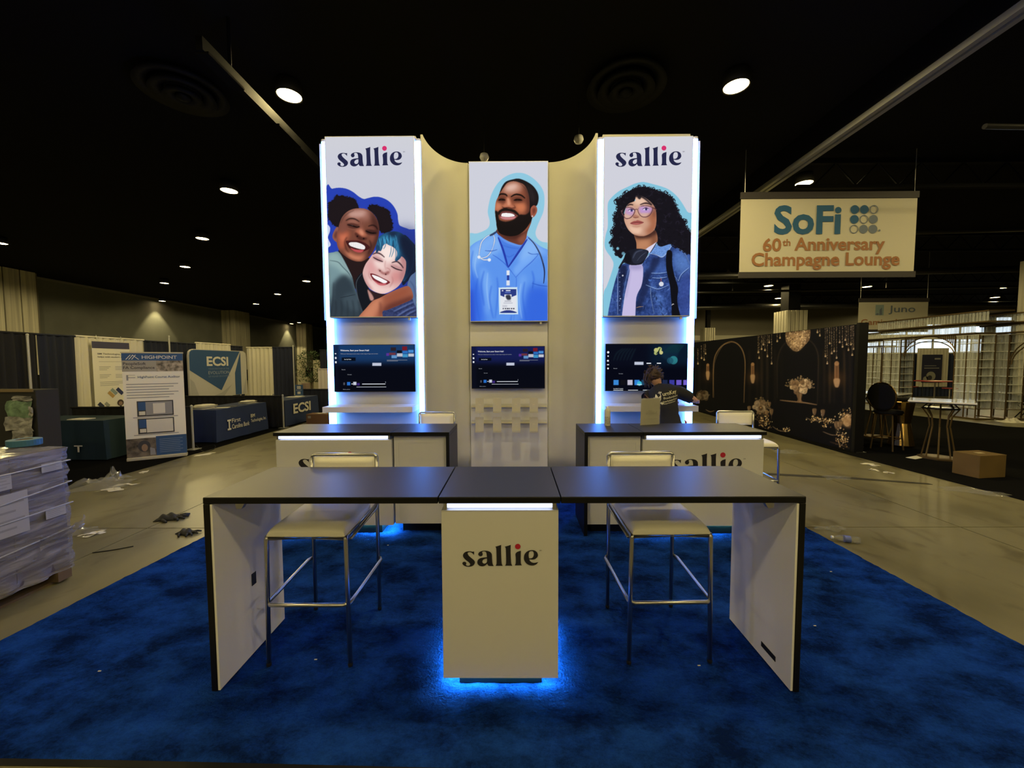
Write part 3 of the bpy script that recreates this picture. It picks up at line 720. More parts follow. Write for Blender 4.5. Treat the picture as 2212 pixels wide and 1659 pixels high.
def portrait_pair():
    p = Paint(690, 285, 915, 695, 2.2, (203, 205, 218))
    p.rect(690, 285, 915, 330, (208, 209, 216), .7, 10).frame(5.72, 700, 400)
    blob = [(20,90),(100,45),(190,32),(280,45),(360,85),(430,140),(490,170),(540,160),(620,143),(700,150),(790,190),(860,260),(905,350),(915,430),(930,490),(970,515),(1050,545),(1200,620),(1200,1300),(-30,1300)]
    p.fill(blob, (38, 64, 178)).fill([(900,560),(1200,640),(1200,1300),(900,1300)], (38, 50, 120), .6, 60)
    p.fill([(20,495),(70,515),(72,570),(55,620),(48,650),(66,695),(82,730),(70,757),(20,760)], (205, 212, 235))
    HL = [(60,220),(110,190),(155,125),(190,140),(230,130),(280,150),(350,165),(390,190),(425,270),(400,300),(300,330),(220,400),(190,500),(150,505),(100,470),(65,420),(50,380),(58,300)]
    HR = [(545,290),(570,250),(620,245),(680,260),(740,285),(790,310),(812,360),(822,420),(846,470),(830,555),(760,585),(700,570),(680,520),(650,400),(590,330)]
    for H_ in (HL, HR):
        p.fill(H_, (24, 19, 24)); p.fill(H_, (34, 24, 30), .4, 16)
    rg = random.Random(1)
    for H_ in (HL, HR):
        Q = cr(H_, True, 6)
        for k in range(0, len(Q)):
            x, y = Q[k]; p.disc(x + rg.uniform(-8, 8), y + rg.uniform(-8, 8), rg.uniform(5, 11), (24, 19, 24), .8)
    # dark neck, jacket
    p.fill([(180,800),(320,900),(400,930),(560,900),(520,1080),(440,1200),(400,1300),(300,1080),(220,930)], (38, 25, 27))
    J = [(-60,900),(0,850),(110,830),(175,822),(235,905),(300,1030),(350,1140),(375,1250),(425,1400),(470,1500),(520,1680),(500,1800),(-60,1800)]
    p.fill(J, (98, 124, 132)); p.setclip(J)
    p.fill([(40,850),(170,830),(240,930),(320,1090),(300,1180),(160,1060),(60,1000)], (150, 180, 180), .9, 26)
    p.fill([(60,1000),(180,1040),(220,1130),(140,1300),(60,1400)], (122, 152, 158), .8, 26)
    p.fill([(120,1210),(250,1105),(340,1180),(385,1290),(430,1400),(540,1680),(60,1680),(100,1380)], (46, 58, 68), .95, 24)
    p.fill([(230,1400),(330,1330),(420,1380),(480,1500),(400,1560),(280,1500)], (70, 86, 96), .7, 26)
    p.line([(70,930),(170,950),(230,1010),(330,1120),(370,1240)], 10, (62, 80, 88), .8, 3)
    p.line([(215,900),(270,1000),(345,1140)], 9, (170, 185, 185), .6, 2)
    p.line([(200,1390),(300,1370),(390,1350)], 6, (26, 34, 42), .9, 1); p.line([(120,1200),(110,1400),(90,1600)], 14, (34, 42, 52), .7, 8)
    for k in range(5): p.line([(140 + k * 70, 1420), (150 + k * 72, 1520), (130 + k * 80, 1640)], 18, (34, 42, 50), .5, 9)
    p.setclip()
    p.fill([(385,1200),(470,1080),(505,1180),(565,1300),(600,1420),(520,1560),(470,1540),(425,1420)], (20, 24, 32))
    p.line([(470,1090),(400,1200),(415,1370),(470,1540)], 7, (110, 118, 124), .7, 2)
    # lady with hair puffs
    p.fill([(104,620),(122,570),(160,515),(190,560),(175,700),(132,688),(108,655)], (142, 88, 76)); p.fill([(122,630),(140,580),(165,570),(150,660)], (96, 52, 46), .8, 8)
    FA = [(158,640),(178,520),(215,410),(270,340),(340,300),(420,285),(500,290),(570,320),(630,380),(665,450),(682,540),(672,640),(640,740),(600,830),(550,890),(480,938),(400,942),(320,915),(250,868),(190,808),(160,730)]
    p.fill(FA, (116, 68, 54)); p.setclip(FA)
    p.fill([(200,440),(300,330),(420,290),(540,310),(600,380),(520,440),(400,425),(290,410)], (166, 112, 98), .95, 34)
    p.fill([(300,345),(420,315),(520,330),(470,390),(350,390)], (214, 172, 160), .85, 22)
    p.fill([(575,320),(640,400),(690,540),(670,700),(560,900),(470,960),(540,850),(600,720),(620,600),(590,440)], (66, 36, 34), .95, 26)
    p.fill([(175,600),(260,560),(320,600),(280,680),(250,780),(190,770)], (192, 100, 72), .9, 24)
    p.fill([(200,640),(250,610),(280,640),(240,700)], (214, 124, 92), .6, 18); p.fill([(300,440),(400,430),(430,470),(340,470),(300,480)], (168, 112, 96), .6, 14); p.fill([(545,530),(600,515),(640,540),(600,556)], (118, 68, 58), .6, 12)
    p.fill([(190,500),(230,430),(290,470),(280,560),(200,600)], (128, 78, 66), .8, 20)
    p.fill([(250,800),(340,840),(430,870),(500,850),(480,920),(390,935),(300,890)], (200, 122, 92), .9, 22)
    p.fill([(300,850),(380,880),(460,890),(420,920),(340,900)], (218, 144, 112), .6, 16); p.fill([(190,800),(260,860),(340,915),(430,940),(330,945),(220,880)], (84, 44, 36), .6, 14)
    p.fill([(390,560),(450,520),(490,560),(530,620),(480,640),(400,620)], (186, 108, 82), .95, 16); p.fill([(440,545),(462,540),(490,600),(470,618),(440,590)], (222, 150, 120), .7, 9)
    p.fill([(430,430),(480,420),(480,540),(430,540)], (140, 86, 72), .7, 16)
    p.fill([(560,600),(640,590),(620,680),(580,700)], (150, 84, 66), .6, 18)
    p.line([(205,470),(240,400),(300,345),(370,312)], 14, (60, 40, 38), .45, 6)
    p.line([(268,440),(318,414),(380,418),(436,452)], 18, (44, 25, 24), .85, 4); p.line([(545,508),(600,494),(640,512),(662,548)], 18, (38, 20, 20), .85, 4)
    p.fill([(285,478),(350,470),(430,495),(438,525),(380,535),(310,520)], (74, 40, 36), .8, 8); p.line([(288,488),(345,500),(400,518),(440,512)], 15, (18, 10, 12), .95, 2)
    p.fill([(510,555),(580,550),(650,575),(645,610),(580,615),(525,595)], (52, 28, 28), .8, 8); p.line([(515,565),(580,590),(645,592)], 15, (14, 8, 10), .95, 2)
    p.line([(330,492),(360,500)], 5, (150, 130, 130), .7); p.line([(285,530),(350,548),(430,545)], 9, (150, 92, 76), .6, 5); p.line([(290,462),(350,452),(420,478)], 9, (168, 112, 98), .5, 5); p.line([(440,440),(450,480)], 8, (84, 46, 40), .6, 5); p.line([(478,450),(474,490)], 8, (84, 46, 40), .6, 5)
    for k in range(5): p.line([(320 + k * 10, 345 + k * 13), (430, 330 + k * 16), (540 - k * 6, 365 + k * 14)], 5, (120, 74, 64), .3, 4)
    p.fill([(378,600),(400,585),(470,640),(525,650),(520,672),(450,680),(400,645)], (70, 34, 30), .85, 8); p.disc(412, 632, 11, (24, 10, 12), .9, 3); p.disc(490, 660, 11, (24, 10, 12), .9, 3)
    p.line([(285,640),(258,700),(275,790),(310,830)], 18, (70, 34, 30), .75, 8); p.line([(560,680),(580,750),(545,850)], 16, (48, 24, 24), .8, 8)
    p.fill([(272,688),(340,684),(430,686),(520,722),(568,772),(520,806),(450,830),(380,818),(318,782),(286,740)], (66, 26, 28))
    p.fill([(306,720),(330,706),(400,706),(460,725),(505,756),(498,792),(440,788),(370,768),(322,748)], (240, 236, 236))
    for k in range(6): p.line([(335 + k * 28, 708 + k * 7), (334 + k * 28, 770 + k * 4)], 3, (190, 176, 176), .7)
    p.fill([(325,776),(400,796),(490,800),(455,832),(380,820)], (196, 80, 84), .95, 3); p.line([(285,690),(350,680),(440,684),(520,716)], 12, (104, 48, 44), .8, 3)
    p.setclip()
    # friend with blue hair
    p.fill([(960,640),(1090,700),(1150,820),(1150,1100),(1040,1180),(960,1200)], (22, 32, 54))
    FB = [(640,800),(720,735),(820,715),(940,790),(1000,890),(1014,1000),(992,1120),(940,1222),(860,1292),(740,1342),(640,1322),(560,1272),(504,1185),(478,1085),(508,985),(560,910)]
    p.fill(FB, (222, 180, 176)); p.setclip(FB)
    p.fill([(700,740),(820,720),(900,800),(880,920),(760,960),(690,860)], (250, 232, 226), .95, 30)
    p.fill([(520,980),(600,930),(650,990),(640,1060),(560,1100)], (222, 160, 160), .9, 30); p.fill([(840,1080),(940,1060),(970,1130),(900,1220),(830,1180)], (210, 140, 138), .9, 30)
    p.fill([(560,1150),(640,1220),(760,1270),(860,1250),(820,1320),(680,1345),(560,1280)], (244, 214, 208), .9, 24); p.fill([(640,900),(740,960),(760,1030),(700,1040),(620,980)], (246, 222, 216), .8, 22)
    p.fill([(930,830),(1020,900),(1020,1080),(960,1220),(930,1120),(960,1000)], (176, 118, 120), .85, 22); p.fill([(478,1085),(520,1180),(600,1290),(540,1290),(480,1180)], (190, 134, 132), .8, 16)
    p.line([(598,856),(650,836),(700,852),(748,892)], 17, (58, 38, 46), .9, 3); p.line([(836,958),(900,944),(950,982),(980,1026)], 17, (48, 32, 42), .9, 3)
    p.fill([(600,880),(670,890),(730,930),(700,950),(630,925)], (180, 126, 132), .8, 10); p.line([(606,890),(660,920),(728,946)], 13, (30, 20, 26), .95, 2)
    p.fill([(820,985),(890,990),(975,1040),(940,1065),(850,1030)], (186, 136, 138), .8, 10); p.line([(826,998),(890,1034),(968,1056)], 13, (30, 20, 26), .95, 2)
    p.line([(760,930),(752,1000),(770,1050)], 12, (198, 148, 146), .7, 6); p.fill([(668,1046),(690,1040),(740,1080),(790,1060),(812,1075),(780,1108),(720,1098)], (150, 86, 84), .8, 8)
    p.disc(690, 1058, 8, (70, 30, 34), .9, 3); p.disc(762, 1102, 9, (70, 30, 34), .9, 3)
    p.line([(770,1020),(810,1040),(820,1070)], 12, (180, 120, 118), .7, 5)
    p.fill([(572,1090),(640,1104),(720,1144),(806,1188),(806,1212),(745,1236),(680,1224),(618,1184),(586,1140)], (116, 38, 46))
    p.fill([(592,1108),(660,1126),(730,1160),(782,1192),(742,1212),(684,1186),(622,1152)], (250, 246, 246)); p.fill([(610,1170),(680,1210),(770,1214),(735,1240),(670,1230)], (206, 104, 110), .95, 3)
    for k in range(6): p.line([(622 + k * 24, 1116 + k * 12), (616 + k * 24, 1150 + k * 11)], 3, (200, 190, 196), .7)
    p.line([(560,1060),(555,1120),(590,1180)], 10, (190, 130, 130), .7, 6); p.line([(840,1130),(850,1190),(810,1260)], 12, (186, 124, 124), .8, 7)
    p.setclip()
    HB = [(640,780),(650,715),(680,640),(760,590),(860,570),(950,590),(1020,650),(1090,700),(1115,820),(1105,960),(1062,1090),(1000,1180),(975,1180),(1005,1090),(1024,1000),(1005,925),(960,880),(940,905),(900,938),(876,925),(905,860),(895,810),(860,770),(800,740),(760,722),(722,760),(702,812),(672,806)]
    p.fill(HB, (30, 66, 100)); p.setclip(HB)
    p.fill([(655,740),(690,650),(780,605),(880,620),(920,720),(940,850),(900,880),(870,770),(780,715),(710,745)], (48, 128, 170), .9, 22)
    p.fill([(800,575),(900,580),(880,640),(800,630)], (24, 34, 60), .9, 20)
    p.fill([(960,600),(1120,720),(1120,1000),(1000,1180),(1020,980),(975,860),(930,700)], (20, 28, 50), .95, 24)
    for k in range(46):
        x = rg.uniform(660, 960); y0 = rg.uniform(610, 690); c_ = rg.choice(((90, 180, 215), (28, 58, 92), (70, 150, 195), (22, 40, 66)))
        p.line([(x, y0), (x + rg.uniform(-10, 20), y0 + 70), (x + rg.uniform(-25, 25), y0 + rg.uniform(130, 230))], rg.uniform(4, 10), c_, .7, 2)
    p.setclip()
    for (x, y, x2, y2) in ((830,760,806,890),(860,770,830,890),(880,790,880,930),(720,740,700,810),(905,810,890,930),(760,720,735,790),(690,730,668,806)):
        p.line([(x, y), ((x + x2) / 2 + 8, (y + y2) / 2), (x2, y2)], 9, (48, 110, 150), .85, 2)
    p.fill([(690,770),(660,830),(640,820),(655,740)], (30, 66, 100))
    # neck, arm, sleeve
    p.fill([(540,1285),(640,1325),(760,1345),(880,1300),(860,1330),(700,1400),(600,1440),(560,1380)], (46, 30, 34)); p.fill([(540,1290),(595,1355),(614,1410),(575,1425),(548,1350)], (198, 148, 138), .95, 5)
    p.fill([(700,1680),(720,1560),(880,1500),(1000,1450),(1090,1400),(1160,1420),(1160,1680)], (52, 62, 104)); p.grain([(700,1680),(720,1560),(880,1500),(1090,1400),(1160,1420),(1160,1680)], 9, 2.2, 3)
    for (a, b, c_) in (((860,1560),(980,1500),(1110,1440)),((900,1620),(1010,1550),(1120,1500)),((980,1640),(1060,1580),(1140,1540))): p.line([a, b, c_], 16, (112, 134, 190), .7, 6); p.line([(a[0], a[1] + 24), (b[0], b[1] + 24), (c_[0], c_[1] + 24)], 14, (26, 32, 62), .7, 6)
    p.fill([(1030,1245),(1060,1140),(1110,1090),(1160,1090),(1160,1520),(1095,1410),(1085,1310)], (88, 112, 152)); p.line([(1060,1180),(1110,1260),(1130,1400)], 14, (60, 80, 120), .7, 6)
    AR = [(405,1680),(440,1610),(520,1520),(600,1432),(690,1392),(800,1332),(950,1268),(1040,1248),(1088,1310),(1094,1400),(1000,1452),(880,1502),(780,1542),(722,1562),(700,1680)]
    p.fill(AR, (158, 92, 70)); p.setclip(AR)
    p.fill([(430,1640),(600,1430),(720,1385),(700,1470),(640,1600),(600,1680),(420,1680)], (204, 132, 100), .95, 26)
    p.fill([(760,1400),(960,1290),(1050,1280),(1000,1360),(820,1440)], (150, 80, 58), .8, 26); p.fill([(720,1560),(780,1480),(900,1430),(1090,1370),(1100,1420),(900,1520),(730,1600)], (96, 48, 42), .9, 24)
    p.line([(690,1440),(700,1520),(690,1620)], 26, (120, 66, 54), .8, 14); p.setclip()
    return p
def portrait_doctor():
    p = Paint(1005, 340, 1192, 700, 2.4, (206, 208, 220)).frame(5.028, 1010, 370)
    p.fill([(0,690),(100,675),(190,640),(232,600),(240,540),(220,450),(230,360),(260,250),(320,140),(400,65),(500,22),(600,20),(690,60),(770,130),(820,210),(836,300),(825,430),(790,520),(760,590),(738,670),(760,730),(810,765),(900,792),(900,920),(0,920)], (142, 200, 224))
    CO = [(-60,980),(-20,880),(60,790),(150,740),(250,690),(325,655),(420,760),(600,790),(640,700),(720,760),(800,820),(900,862),(990,900),(990,1780),(-60,1780)]
    p.fill(CO, (92, 148, 236)); p.setclip(CO)
    p.fill([(20,860),(150,740),(320,680),(380,820),(300,900),(120,980),(40,1100)], (130, 180, 244), .9, 30); p.fill([(650,720),(800,830),(880,900),(760,900),(640,1000),(560,960)], (136, 184, 246), .9, 26)
    p.fill([(10,1150),(120,1200),(200,1400),(160,1680),(10,1680)], (52, 104, 226), .9, 40); p.fill([(640,1300),(760,1240),(900,1300),(900,1680),(600,1680)], (48, 98, 220), .9, 40)
    p.fill([(10,1350),(60,1300),(80,1680),(10,1680)], (40, 76, 200), .8, 20)
    p.fill([(140,1080),(230,1120),(260,1400),(200,1560)], (126, 178, 246), .7, 26); p.fill([(560,1180),(640,1150),(600,1400),(560,1600)], (120, 172, 244), .7, 26)
    for (a, b, c_, w) in (((60,860),(40,1000),(60,1180),16),((180,1080),(150,1240),(180,1460),20),((320,1150),(330,1320),(300,1600),16),((260,1240),(240,1400),(280,1600),18),((620,1200),(600,1380),(640,1620),20),((700,1080),(720,1180),(700,1300),18),((110,1160),(90,1360),(130,1620),18),((480,1560),(470,1620),(480,1680),14)):
        p.line([a, b, c_], w, (44, 96, 214), .55, 7)
    for (a, b, c_, w) in (((220,1100),(210,1280),(240,1500),12),((580,1220),(560,1400),(590,1600),12),((100,900),(80,1040),(110,1160),12)): p.line([a, b, c_], w, (168, 206, 250), .6, 5)
    p.line([(700,1215),(790,1240),(880,1250)], 9, (40, 84, 190), .8, 2); p.line([(712,1195),(706,1270)], 9, (40, 84, 190), .7, 2); p.line([(525,1150),(530,1220),(500,1640)], 7, (52, 104, 214), .7, 2)
    p.setclip()
    NK = [(322,630),(335,690),(420,748),(500,782),(585,800),(632,740),(650,660),(690,520),(500,600)]
    p.fill(NK, (108, 58, 46)); p.setclip(NK); p.fill([(330,640),(480,700),(600,640),(560,720),(420,720)], (46, 24, 22), .9, 22); p.fill([(540,740),(620,680),(650,700),(600,790)], (150, 88, 68), .7, 16); p.setclip()
    p.fill([(328,690),(420,752),(500,784),(588,800),(642,720),(560,880),(440,1040),(400,960),(360,800)], (74, 126, 226)); p.line([(330,700),(420,765),(520,800),(590,812)], 20, (108, 158, 240), .8, 5); p.line([(370,800),(470,830),(560,840)], 8, (46, 92, 200), .6, 4); p.line([(400,900),(450,930),(510,900)], 8, (46, 92, 200), .6, 4)
    HD = [(298,410),(308,330),(335,270),(358,205),(400,140),(460,112),(540,100),(620,130),(664,200),(684,280),(694,380),(704,500),(640,640),(500,700),(400,688),(330,650),(312,560),(300,470)]
    p.fill(HD, (142, 80, 58)); p.setclip(HD)
    p.fill([(390,180),(460,125),(560,125),(590,190),(520,240),(400,240)], (200, 148, 128), .95, 24); p.fill([(420,170),(480,140),(540,150),(500,200),(430,205)], (230, 192, 178), .8, 16)
    p.fill([(610,140),(700,260),(700,480),(640,480),(620,380),(640,280)], (82, 44, 36), .9, 26); p.fill([(520,330),(600,330),(640,400),(590,450),(530,420)], (206, 122, 84), .95, 20); p.fill([(305,340),(360,340),(370,400),(320,430),(300,420)], (208, 128, 94), .95, 16)
    p.fill([(330,260),(400,250),(430,330),(400,350),(330,330)], (112, 62, 48), .8, 16); p.fill([(480,280),(600,270),(620,330),(540,345),(480,320)], (108, 60, 46), .8, 16)
    p.fill([(424,290),(456,290),(480,360),(510,390),(440,392),(376,382),(412,340)], (196, 120, 90), .95, 9); p.fill([(428,300),(446,296),(464,350),(450,372),(430,352)], (226, 158, 126), .7, 6); p.line([(428,300),(424,350)], 14, (110, 62, 48), .5, 7)
    p.line([(374,385),(400,398),(440,394),(480,402),(512,394)], 10, (64, 30, 26), .9, 3); p.line([(505,370),(520,395),(500,405)], 8, (92, 48, 38), .8, 3)
    p.line([(330,276),(358,248),(408,250),(432,272)], 19, (26, 16, 16), .95, 2); p.line([(470,278),(520,252),(580,260),(625,294)], 19, (26, 16, 16), .95, 2)
    for (x, y, w) in ((372, 308, 42), (548, 310, 50)):
        p.fill([(x - w, y + 6), (x - w * .4, y - 12), (x + w * .5, y - 10), (x + w, y + 6), (x + w * .4, y + 14), (x - w * .5, y + 14)], (44, 22, 20), .95, 3); p.line([(x - w * .8, y + 2), (x, y - 6), (x + w * .8, y + 3)], 11, (10, 6, 6), 1, 1); p.line([(x - w * .8, y - 16), (x, y - 24), (x + w * .8, y - 14)], 5, (84, 44, 34), .8, 2); p.line([(x - w * .3, y + 3), (x - w * .1, y + 3)], 4, (150, 130, 124), .8, .5); p.line([(x - w, y + 24), (x, y + 30), (x + w, y + 20)], 7, (96, 52, 40), .6, 4)
    BD = [(298,430),(332,446),(338,500),(356,532),(420,546),(500,524),(548,484),(572,470),(630,470),(668,440),(690,380),(710,470),(704,520),(664,580),(604,652),(540,694),(470,708),(400,697),(338,662),(314,590),(300,500)]
    p.fill(BD, (24, 18, 19), 1, 5); p.setclip(); p.fill([(314,560),(400,600),(560,560),(700,490),(664,580),(604,652),(540,694),(470,706),(400,695),(340,662)], (22, 17, 18))
    p.fill([(328,455),(345,425),(400,398),(450,405),(510,420),(556,462),(560,490),(532,472),(485,444),(425,434),(372,440),(344,474)], (24, 17, 18), .97, 3)
    p.fill([(348,470),(380,438),(440,432),(500,450),(534,484),(505,516),(435,528),(372,518),(352,494)], (106, 56, 56)); p.fill([(368,472),(382,456),(440,454),(492,464),(510,486),(440,497),(374,490)], (246, 244, 244)); p.fill([(358,492),(440,499),(524,490),(500,517),(432,527),(374,516)], (204, 132, 136), .95, 3)
    for k in range(5): p.line([(392 + k * 23, 457), (392 + k * 23, 490)], 3, (196, 188, 190), .7)
    p.fill([(352,235),(372,170),(418,112),(500,86),(560,80),(640,110),(712,160),(760,230),(772,300),(752,372),(705,384),(688,420),(676,440),(672,300),(648,200),(604,140),(510,108),(436,124),(392,176)], (26, 21, 24), 1, 2); p.fill([(640,150),(720,220),(740,300),(700,330),(670,240)], (44, 36, 38), .7, 18)
    for k in range(6): p.line([(480 + k * 40, 92 + k * 10), (560 + k * 30, 120 + k * 30), (640 + k * 16, 200 + k * 36)], 4, (60, 50, 54), .35, 2)
    p.fill([(684,410),(716,370),(750,388),(754,440),(722,494),(690,492)], (156, 86, 66)); p.fill([(704,420),(728,396),(738,430),(716,466)], (104, 52, 42), .8, 6); p.disc(704, 488, 8, (220, 220, 226), .9)
    for w, c_ in ((16, (60, 90, 150)), (11, (222, 230, 242))):
        p.line([(262,684),(288,706),(292,760),(266,850),(220,918),(160,942),(128,930)], w, c_, .95, 1); p.line([(268,680),(205,712),(152,770),(132,850),(122,925)], w, c_, .95, 1); p.line([(135,944),(180,962),(232,962)], w, c_, .95, 1)
    p.disc(124, 932, 17, (226, 232, 244)); p.disc(236, 962, 18, (230, 236, 246)); p.line([(322,650),(280,680),(240,700)], 22, (40, 52, 84), .9, 2)
    p.line([(660,720),(724,785),(784,890),(820,1000),(836,1100),(826,1220)], 17, (38, 48, 84), .95, 1); p.line([(668,722),(730,785),(790,890),(826,1000)], 4, (150, 176, 220), .7, 1)
    p.line([(332,716),(388,860),(440,1046)], 22, (36, 58, 168), 1, 1); p.line([(648,738),(560,868),(440,1046)], 22, (40, 62, 170), 1, 1); p.line([(642,756),(560,880),(450,1030)], 4, (24, 38, 120), .8, 1)
    p.line([(270,905),(340,950),(420,1020),(524,1152)], 8, (48, 92, 200), .85, 2); p.line([(772,900),(700,980),(610,1060),(524,1152)], 9, (44, 86, 196), .85, 2); p.line([(190,862),(260,866),(324,850)], 9, (44, 80, 170), .85, 2); p.line([(655,880),(700,900),(774,897)], 9, (44, 80, 170), .85, 2)
    p.fill([(195,855),(320,845),(300,800),(240,790)], (118, 168, 244), .5, 14); p.fill([(505,1050),(640,930),(750,905),(640,1020),(530,1130)], (120, 172, 246), .8, 14)
    p.rect(424, 1076, 456, 1130, (226, 230, 240)); p.rect(428, 1130, 452, 1184, (40, 60, 150)); p.rect(422, 1186, 458, 1240, (220, 226, 238)); p.rect(410, 1248, 470, 1270, (90, 130, 220))
    p.fill([(338,1285),(350,1264),(520,1260),(540,1276),(548,1530),(536,1552),(360,1552),(344,1540)], (206, 228, 242), 1, 1); p.rect(356, 1280, 530, 1538, (226, 229, 236)); p.fill([(356,1280),(530,1280),(530,1345),(478,1366),(400,1366),(356,1348)], (42, 58, 130), 1, 1, False); p.rect(400, 1338, 478, 1396, (230, 234, 240)); p.fill([(414,1350),(460,1344),(470,1390),(430,1394)], (30, 34, 50), .9, 4)
    p.rect(416, 1290, 466, 1302, (232, 236, 244)); p.rect(372, 1290, 388, 1304, (232, 236, 244)); p.rect(408, 1312, 468, 1320, (120, 150, 230), .8)
    p.rect(402, 1406, 474, 1414, (150, 150, 165), .8); p.rect(390, 1424, 490, 1438, (186, 188, 202), .8); p.rect(378, 1452, 430, 1478, (196, 198, 210), .8)
    for k in range(6): p.rect(382 + k * 22, 1486, 394 + k * 22 + (k % 3) * 3, 1497, (40, 40, 56), .9)
    p.fill([(356,1538),(390,1516),(440,1508),(495,1516),(530,1538)], (42, 58, 130), 1, 1)
    return p
def portrait_denim():
    p = Paint(1297, 285, 1505, 695, 2.3, (208, 209, 220)); p.rect(1297, 285, 1505, 330, (212, 212, 218), .6, 10); p.frame(5.53, 1300, 390)
    p.fill([(0,1700),(20,1360),(60,1260),(110,1120),(140,1000),(110,920),(60,850),(34,780),(44,660),(70,560),(72,440),(72,280),(110,210),(200,130),(300,80),(400,35),(500,18),(620,45),(740,80),(820,120),(900,190),(960,270),(1020,370),(1120,540),(1120,1700)], (132, 196, 220))
    DR = [(460,1020),(560,885),(650,780),(740,738),(850,760),(940,800),(1040,860),(1120,960),(1120,1700),(370,1700),(410,1400),(470,1260),(490,1130)]
    DL = [(75,1700),(110,1400),(180,1130),(240,1005),(330,990),(345,1010),(312,1200),(262,1440),(245,1700)]
    rg = random.Random(5)
    for D in (DR, DL):
        p.fill(D, (46, 70, 132)); p.setclip(D)
        for k in range(26):
            x, y = rg.uniform(80, 1060), rg.uniform(820, 1640); p.fill([(x - 40, y), (x, y - 60), (x + 45, y + 10), (x, y + 60)], rg.choice(((86, 124, 196), (28, 42, 84), (66, 98, 168), (24, 34, 66))), .55, 22)
        for k in range(120):
            x, y = rg.uniform(80, 1060), rg.uniform(800, 1640); a = rg.uniform(.6, 2.2); l = rg.uniform(14, 40); p.line([(x, y), (x + l * math.cos(a), y + l * math.sin(a)), (x + l * 1.8 * math.cos(a + .3), y + l * 1.8 * math.sin(a + .3))], rg.uniform(4, 10), rg.choice(((112, 148, 210), (22, 32, 66), (84, 118, 184), (14, 20, 44))), .65, 3)
        p.setclip(); p.grain(D, 9, 1.0, 4); p.grain(D, 12, 3.5, 6)
    p.setclip(DR)
    p.fill([(850,860),(980,860),(1060,980),(1060,1100),(930,1120),(860,1000)], (98, 140, 212), .7, 34); p.fill([(940,1180),(1060,1080),(1060,1640),(940,1640),(920,1400)], (56, 76, 150), .7, 30); p.fill([(500,1050),(640,960),(760,960),(760,1100),(560,1120)], (70, 104, 178), .6, 26)
    p.fill([(600,930),(700,930),(640,1060),(520,1200),(560,1060)], (24, 32, 66), .8, 16); p.fill([(500,1120),(560,1060),(560,1300),(430,1560),(420,1420)], (26, 36, 72), .8, 14)
    p.setclip()
    for L in ([(590,1105),(680,1108),(780,1095)],[(525,1245),(600,1275),(680,1295),(795,1250)],[(580,1280),(590,1400),(625,1590)],[(905,805),(980,860),(1050,1000)],[(915,1200),(950,1120),(1040,1040)],[(870,1140),(915,1200)],[(600,1160),(690,1165),(780,1150)]):
        p.line(L, 9, (148, 178, 226), .75, 1); p.line([(x + 4, y + 12) for x, y in L], 5, (24, 32, 62), .7, 1)
    p.line([(478,1010),(500,960),(570,885)], 11, (182, 200, 232), .85, 1); p.line([(478,1010),(492,1130),(470,1230)], 6, (140, 166, 216), .7, 1)
    p.fill([(566,872),(650,770),(760,736),(842,762),(790,850),(722,918),(660,888),(610,872)], (106, 146, 212)); p.grain([(566,872),(650,770),(760,736),(842,762),(790,850),(722,918)], 9, 1.2, 8); p.line([(575,872),(650,888),(722,914),(790,848),(836,770)], 7, (196, 212, 238), .8, 1)
    p.line([(195,1030),(190,1300),(190,1600)], 9, (150, 172, 216), .75, 1); p.line([(330,1030),(290,1180),(255,1400)], 12, (90, 118, 178), .8, 2); p.fill([(215,1040),(300,1030),(270,1200),(230,1500),(205,1600),(205,1300)], (22, 28, 58), .85, 10)
    p.fill([(335,1005),(476,1005),(492,1130),(472,1260),(412,1400),(384,1700),(245,1700),(270,1400),(312,1200),(336,1090)], (197, 187, 226)); p.line([(340,1020),(330,1150),(290,1400)], 22, (166, 156, 204), .6, 9); p.fill([(340,1005),(476,1005),(470,1060),(350,1060)], (150, 142, 190), .7, 18)
    HA = [(285,150),(400,90),(500,74),(600,95),(700,130),(790,170),(850,230),(900,330),(930,420),(990,480),(1010,560),(1060,620),(1100,720),(1090,860),(1040,880),(900,800),(820,760),(700,790),(650,730),(630,600),(640,400),(560,240),(420,200),(380,260),(300,300),(260,440),(300,600),(390,670),(425,780),(410,840),(280,870),(230,930),(180,890),(140,800),(108,740),(140,660),(118,600),(160,530),(138,450),(170,390),(190,330),(168,240),(220,210)]
    p.fill(HA, (20, 18, 27))
    Q = cr(HA, True, 4)
    for (x, y) in Q:
        if x < 250 or y < 220 or x > 820:
            if y < 900:
                for k in range(2):
                    a = rg.uniform(0, 6.28); r = rg.uniform(9, 17); x1, y1 = x + rg.uniform(-12, 12), y + rg.uniform(-12, 12); p.line([(x1 + r * math.cos(a + q * .75), y1 + r * math.sin(a + q * .75)) for q in range(6)], 10, (22, 19, 28), .92, 1)
    p.fill([(240,440),(290,400),(330,560),(420,660),(430,800),(330,800),(250,600)], (20, 18, 27))
    p.setclip(HA)
    for k in range(220):
        x, y = rg.uniform(160, 1020), rg.uniform(110, 820); a = rg.uniform(0, 6.28)
        if 300 < x < 640 and y > 230: continue
        r = rg.uniform(14, 30); p.line([(x + r * math.cos(a + q * .6), y + r * math.sin(a + q * .6)) for q in range(5)], 6, rg.choice(((52, 48, 70), (66, 60, 84), (8, 7, 12))), .45, 3)
    p.setclip(); p.disc(190, 812, 17, (132, 196, 220), .9, 3); p.disc(256, 872, 20, (120, 180, 205), .8, 4)
    NK = [(390,640),(500,660),(630,590),(664,730),(560,810),(470,826),(420,835),(412,740)]
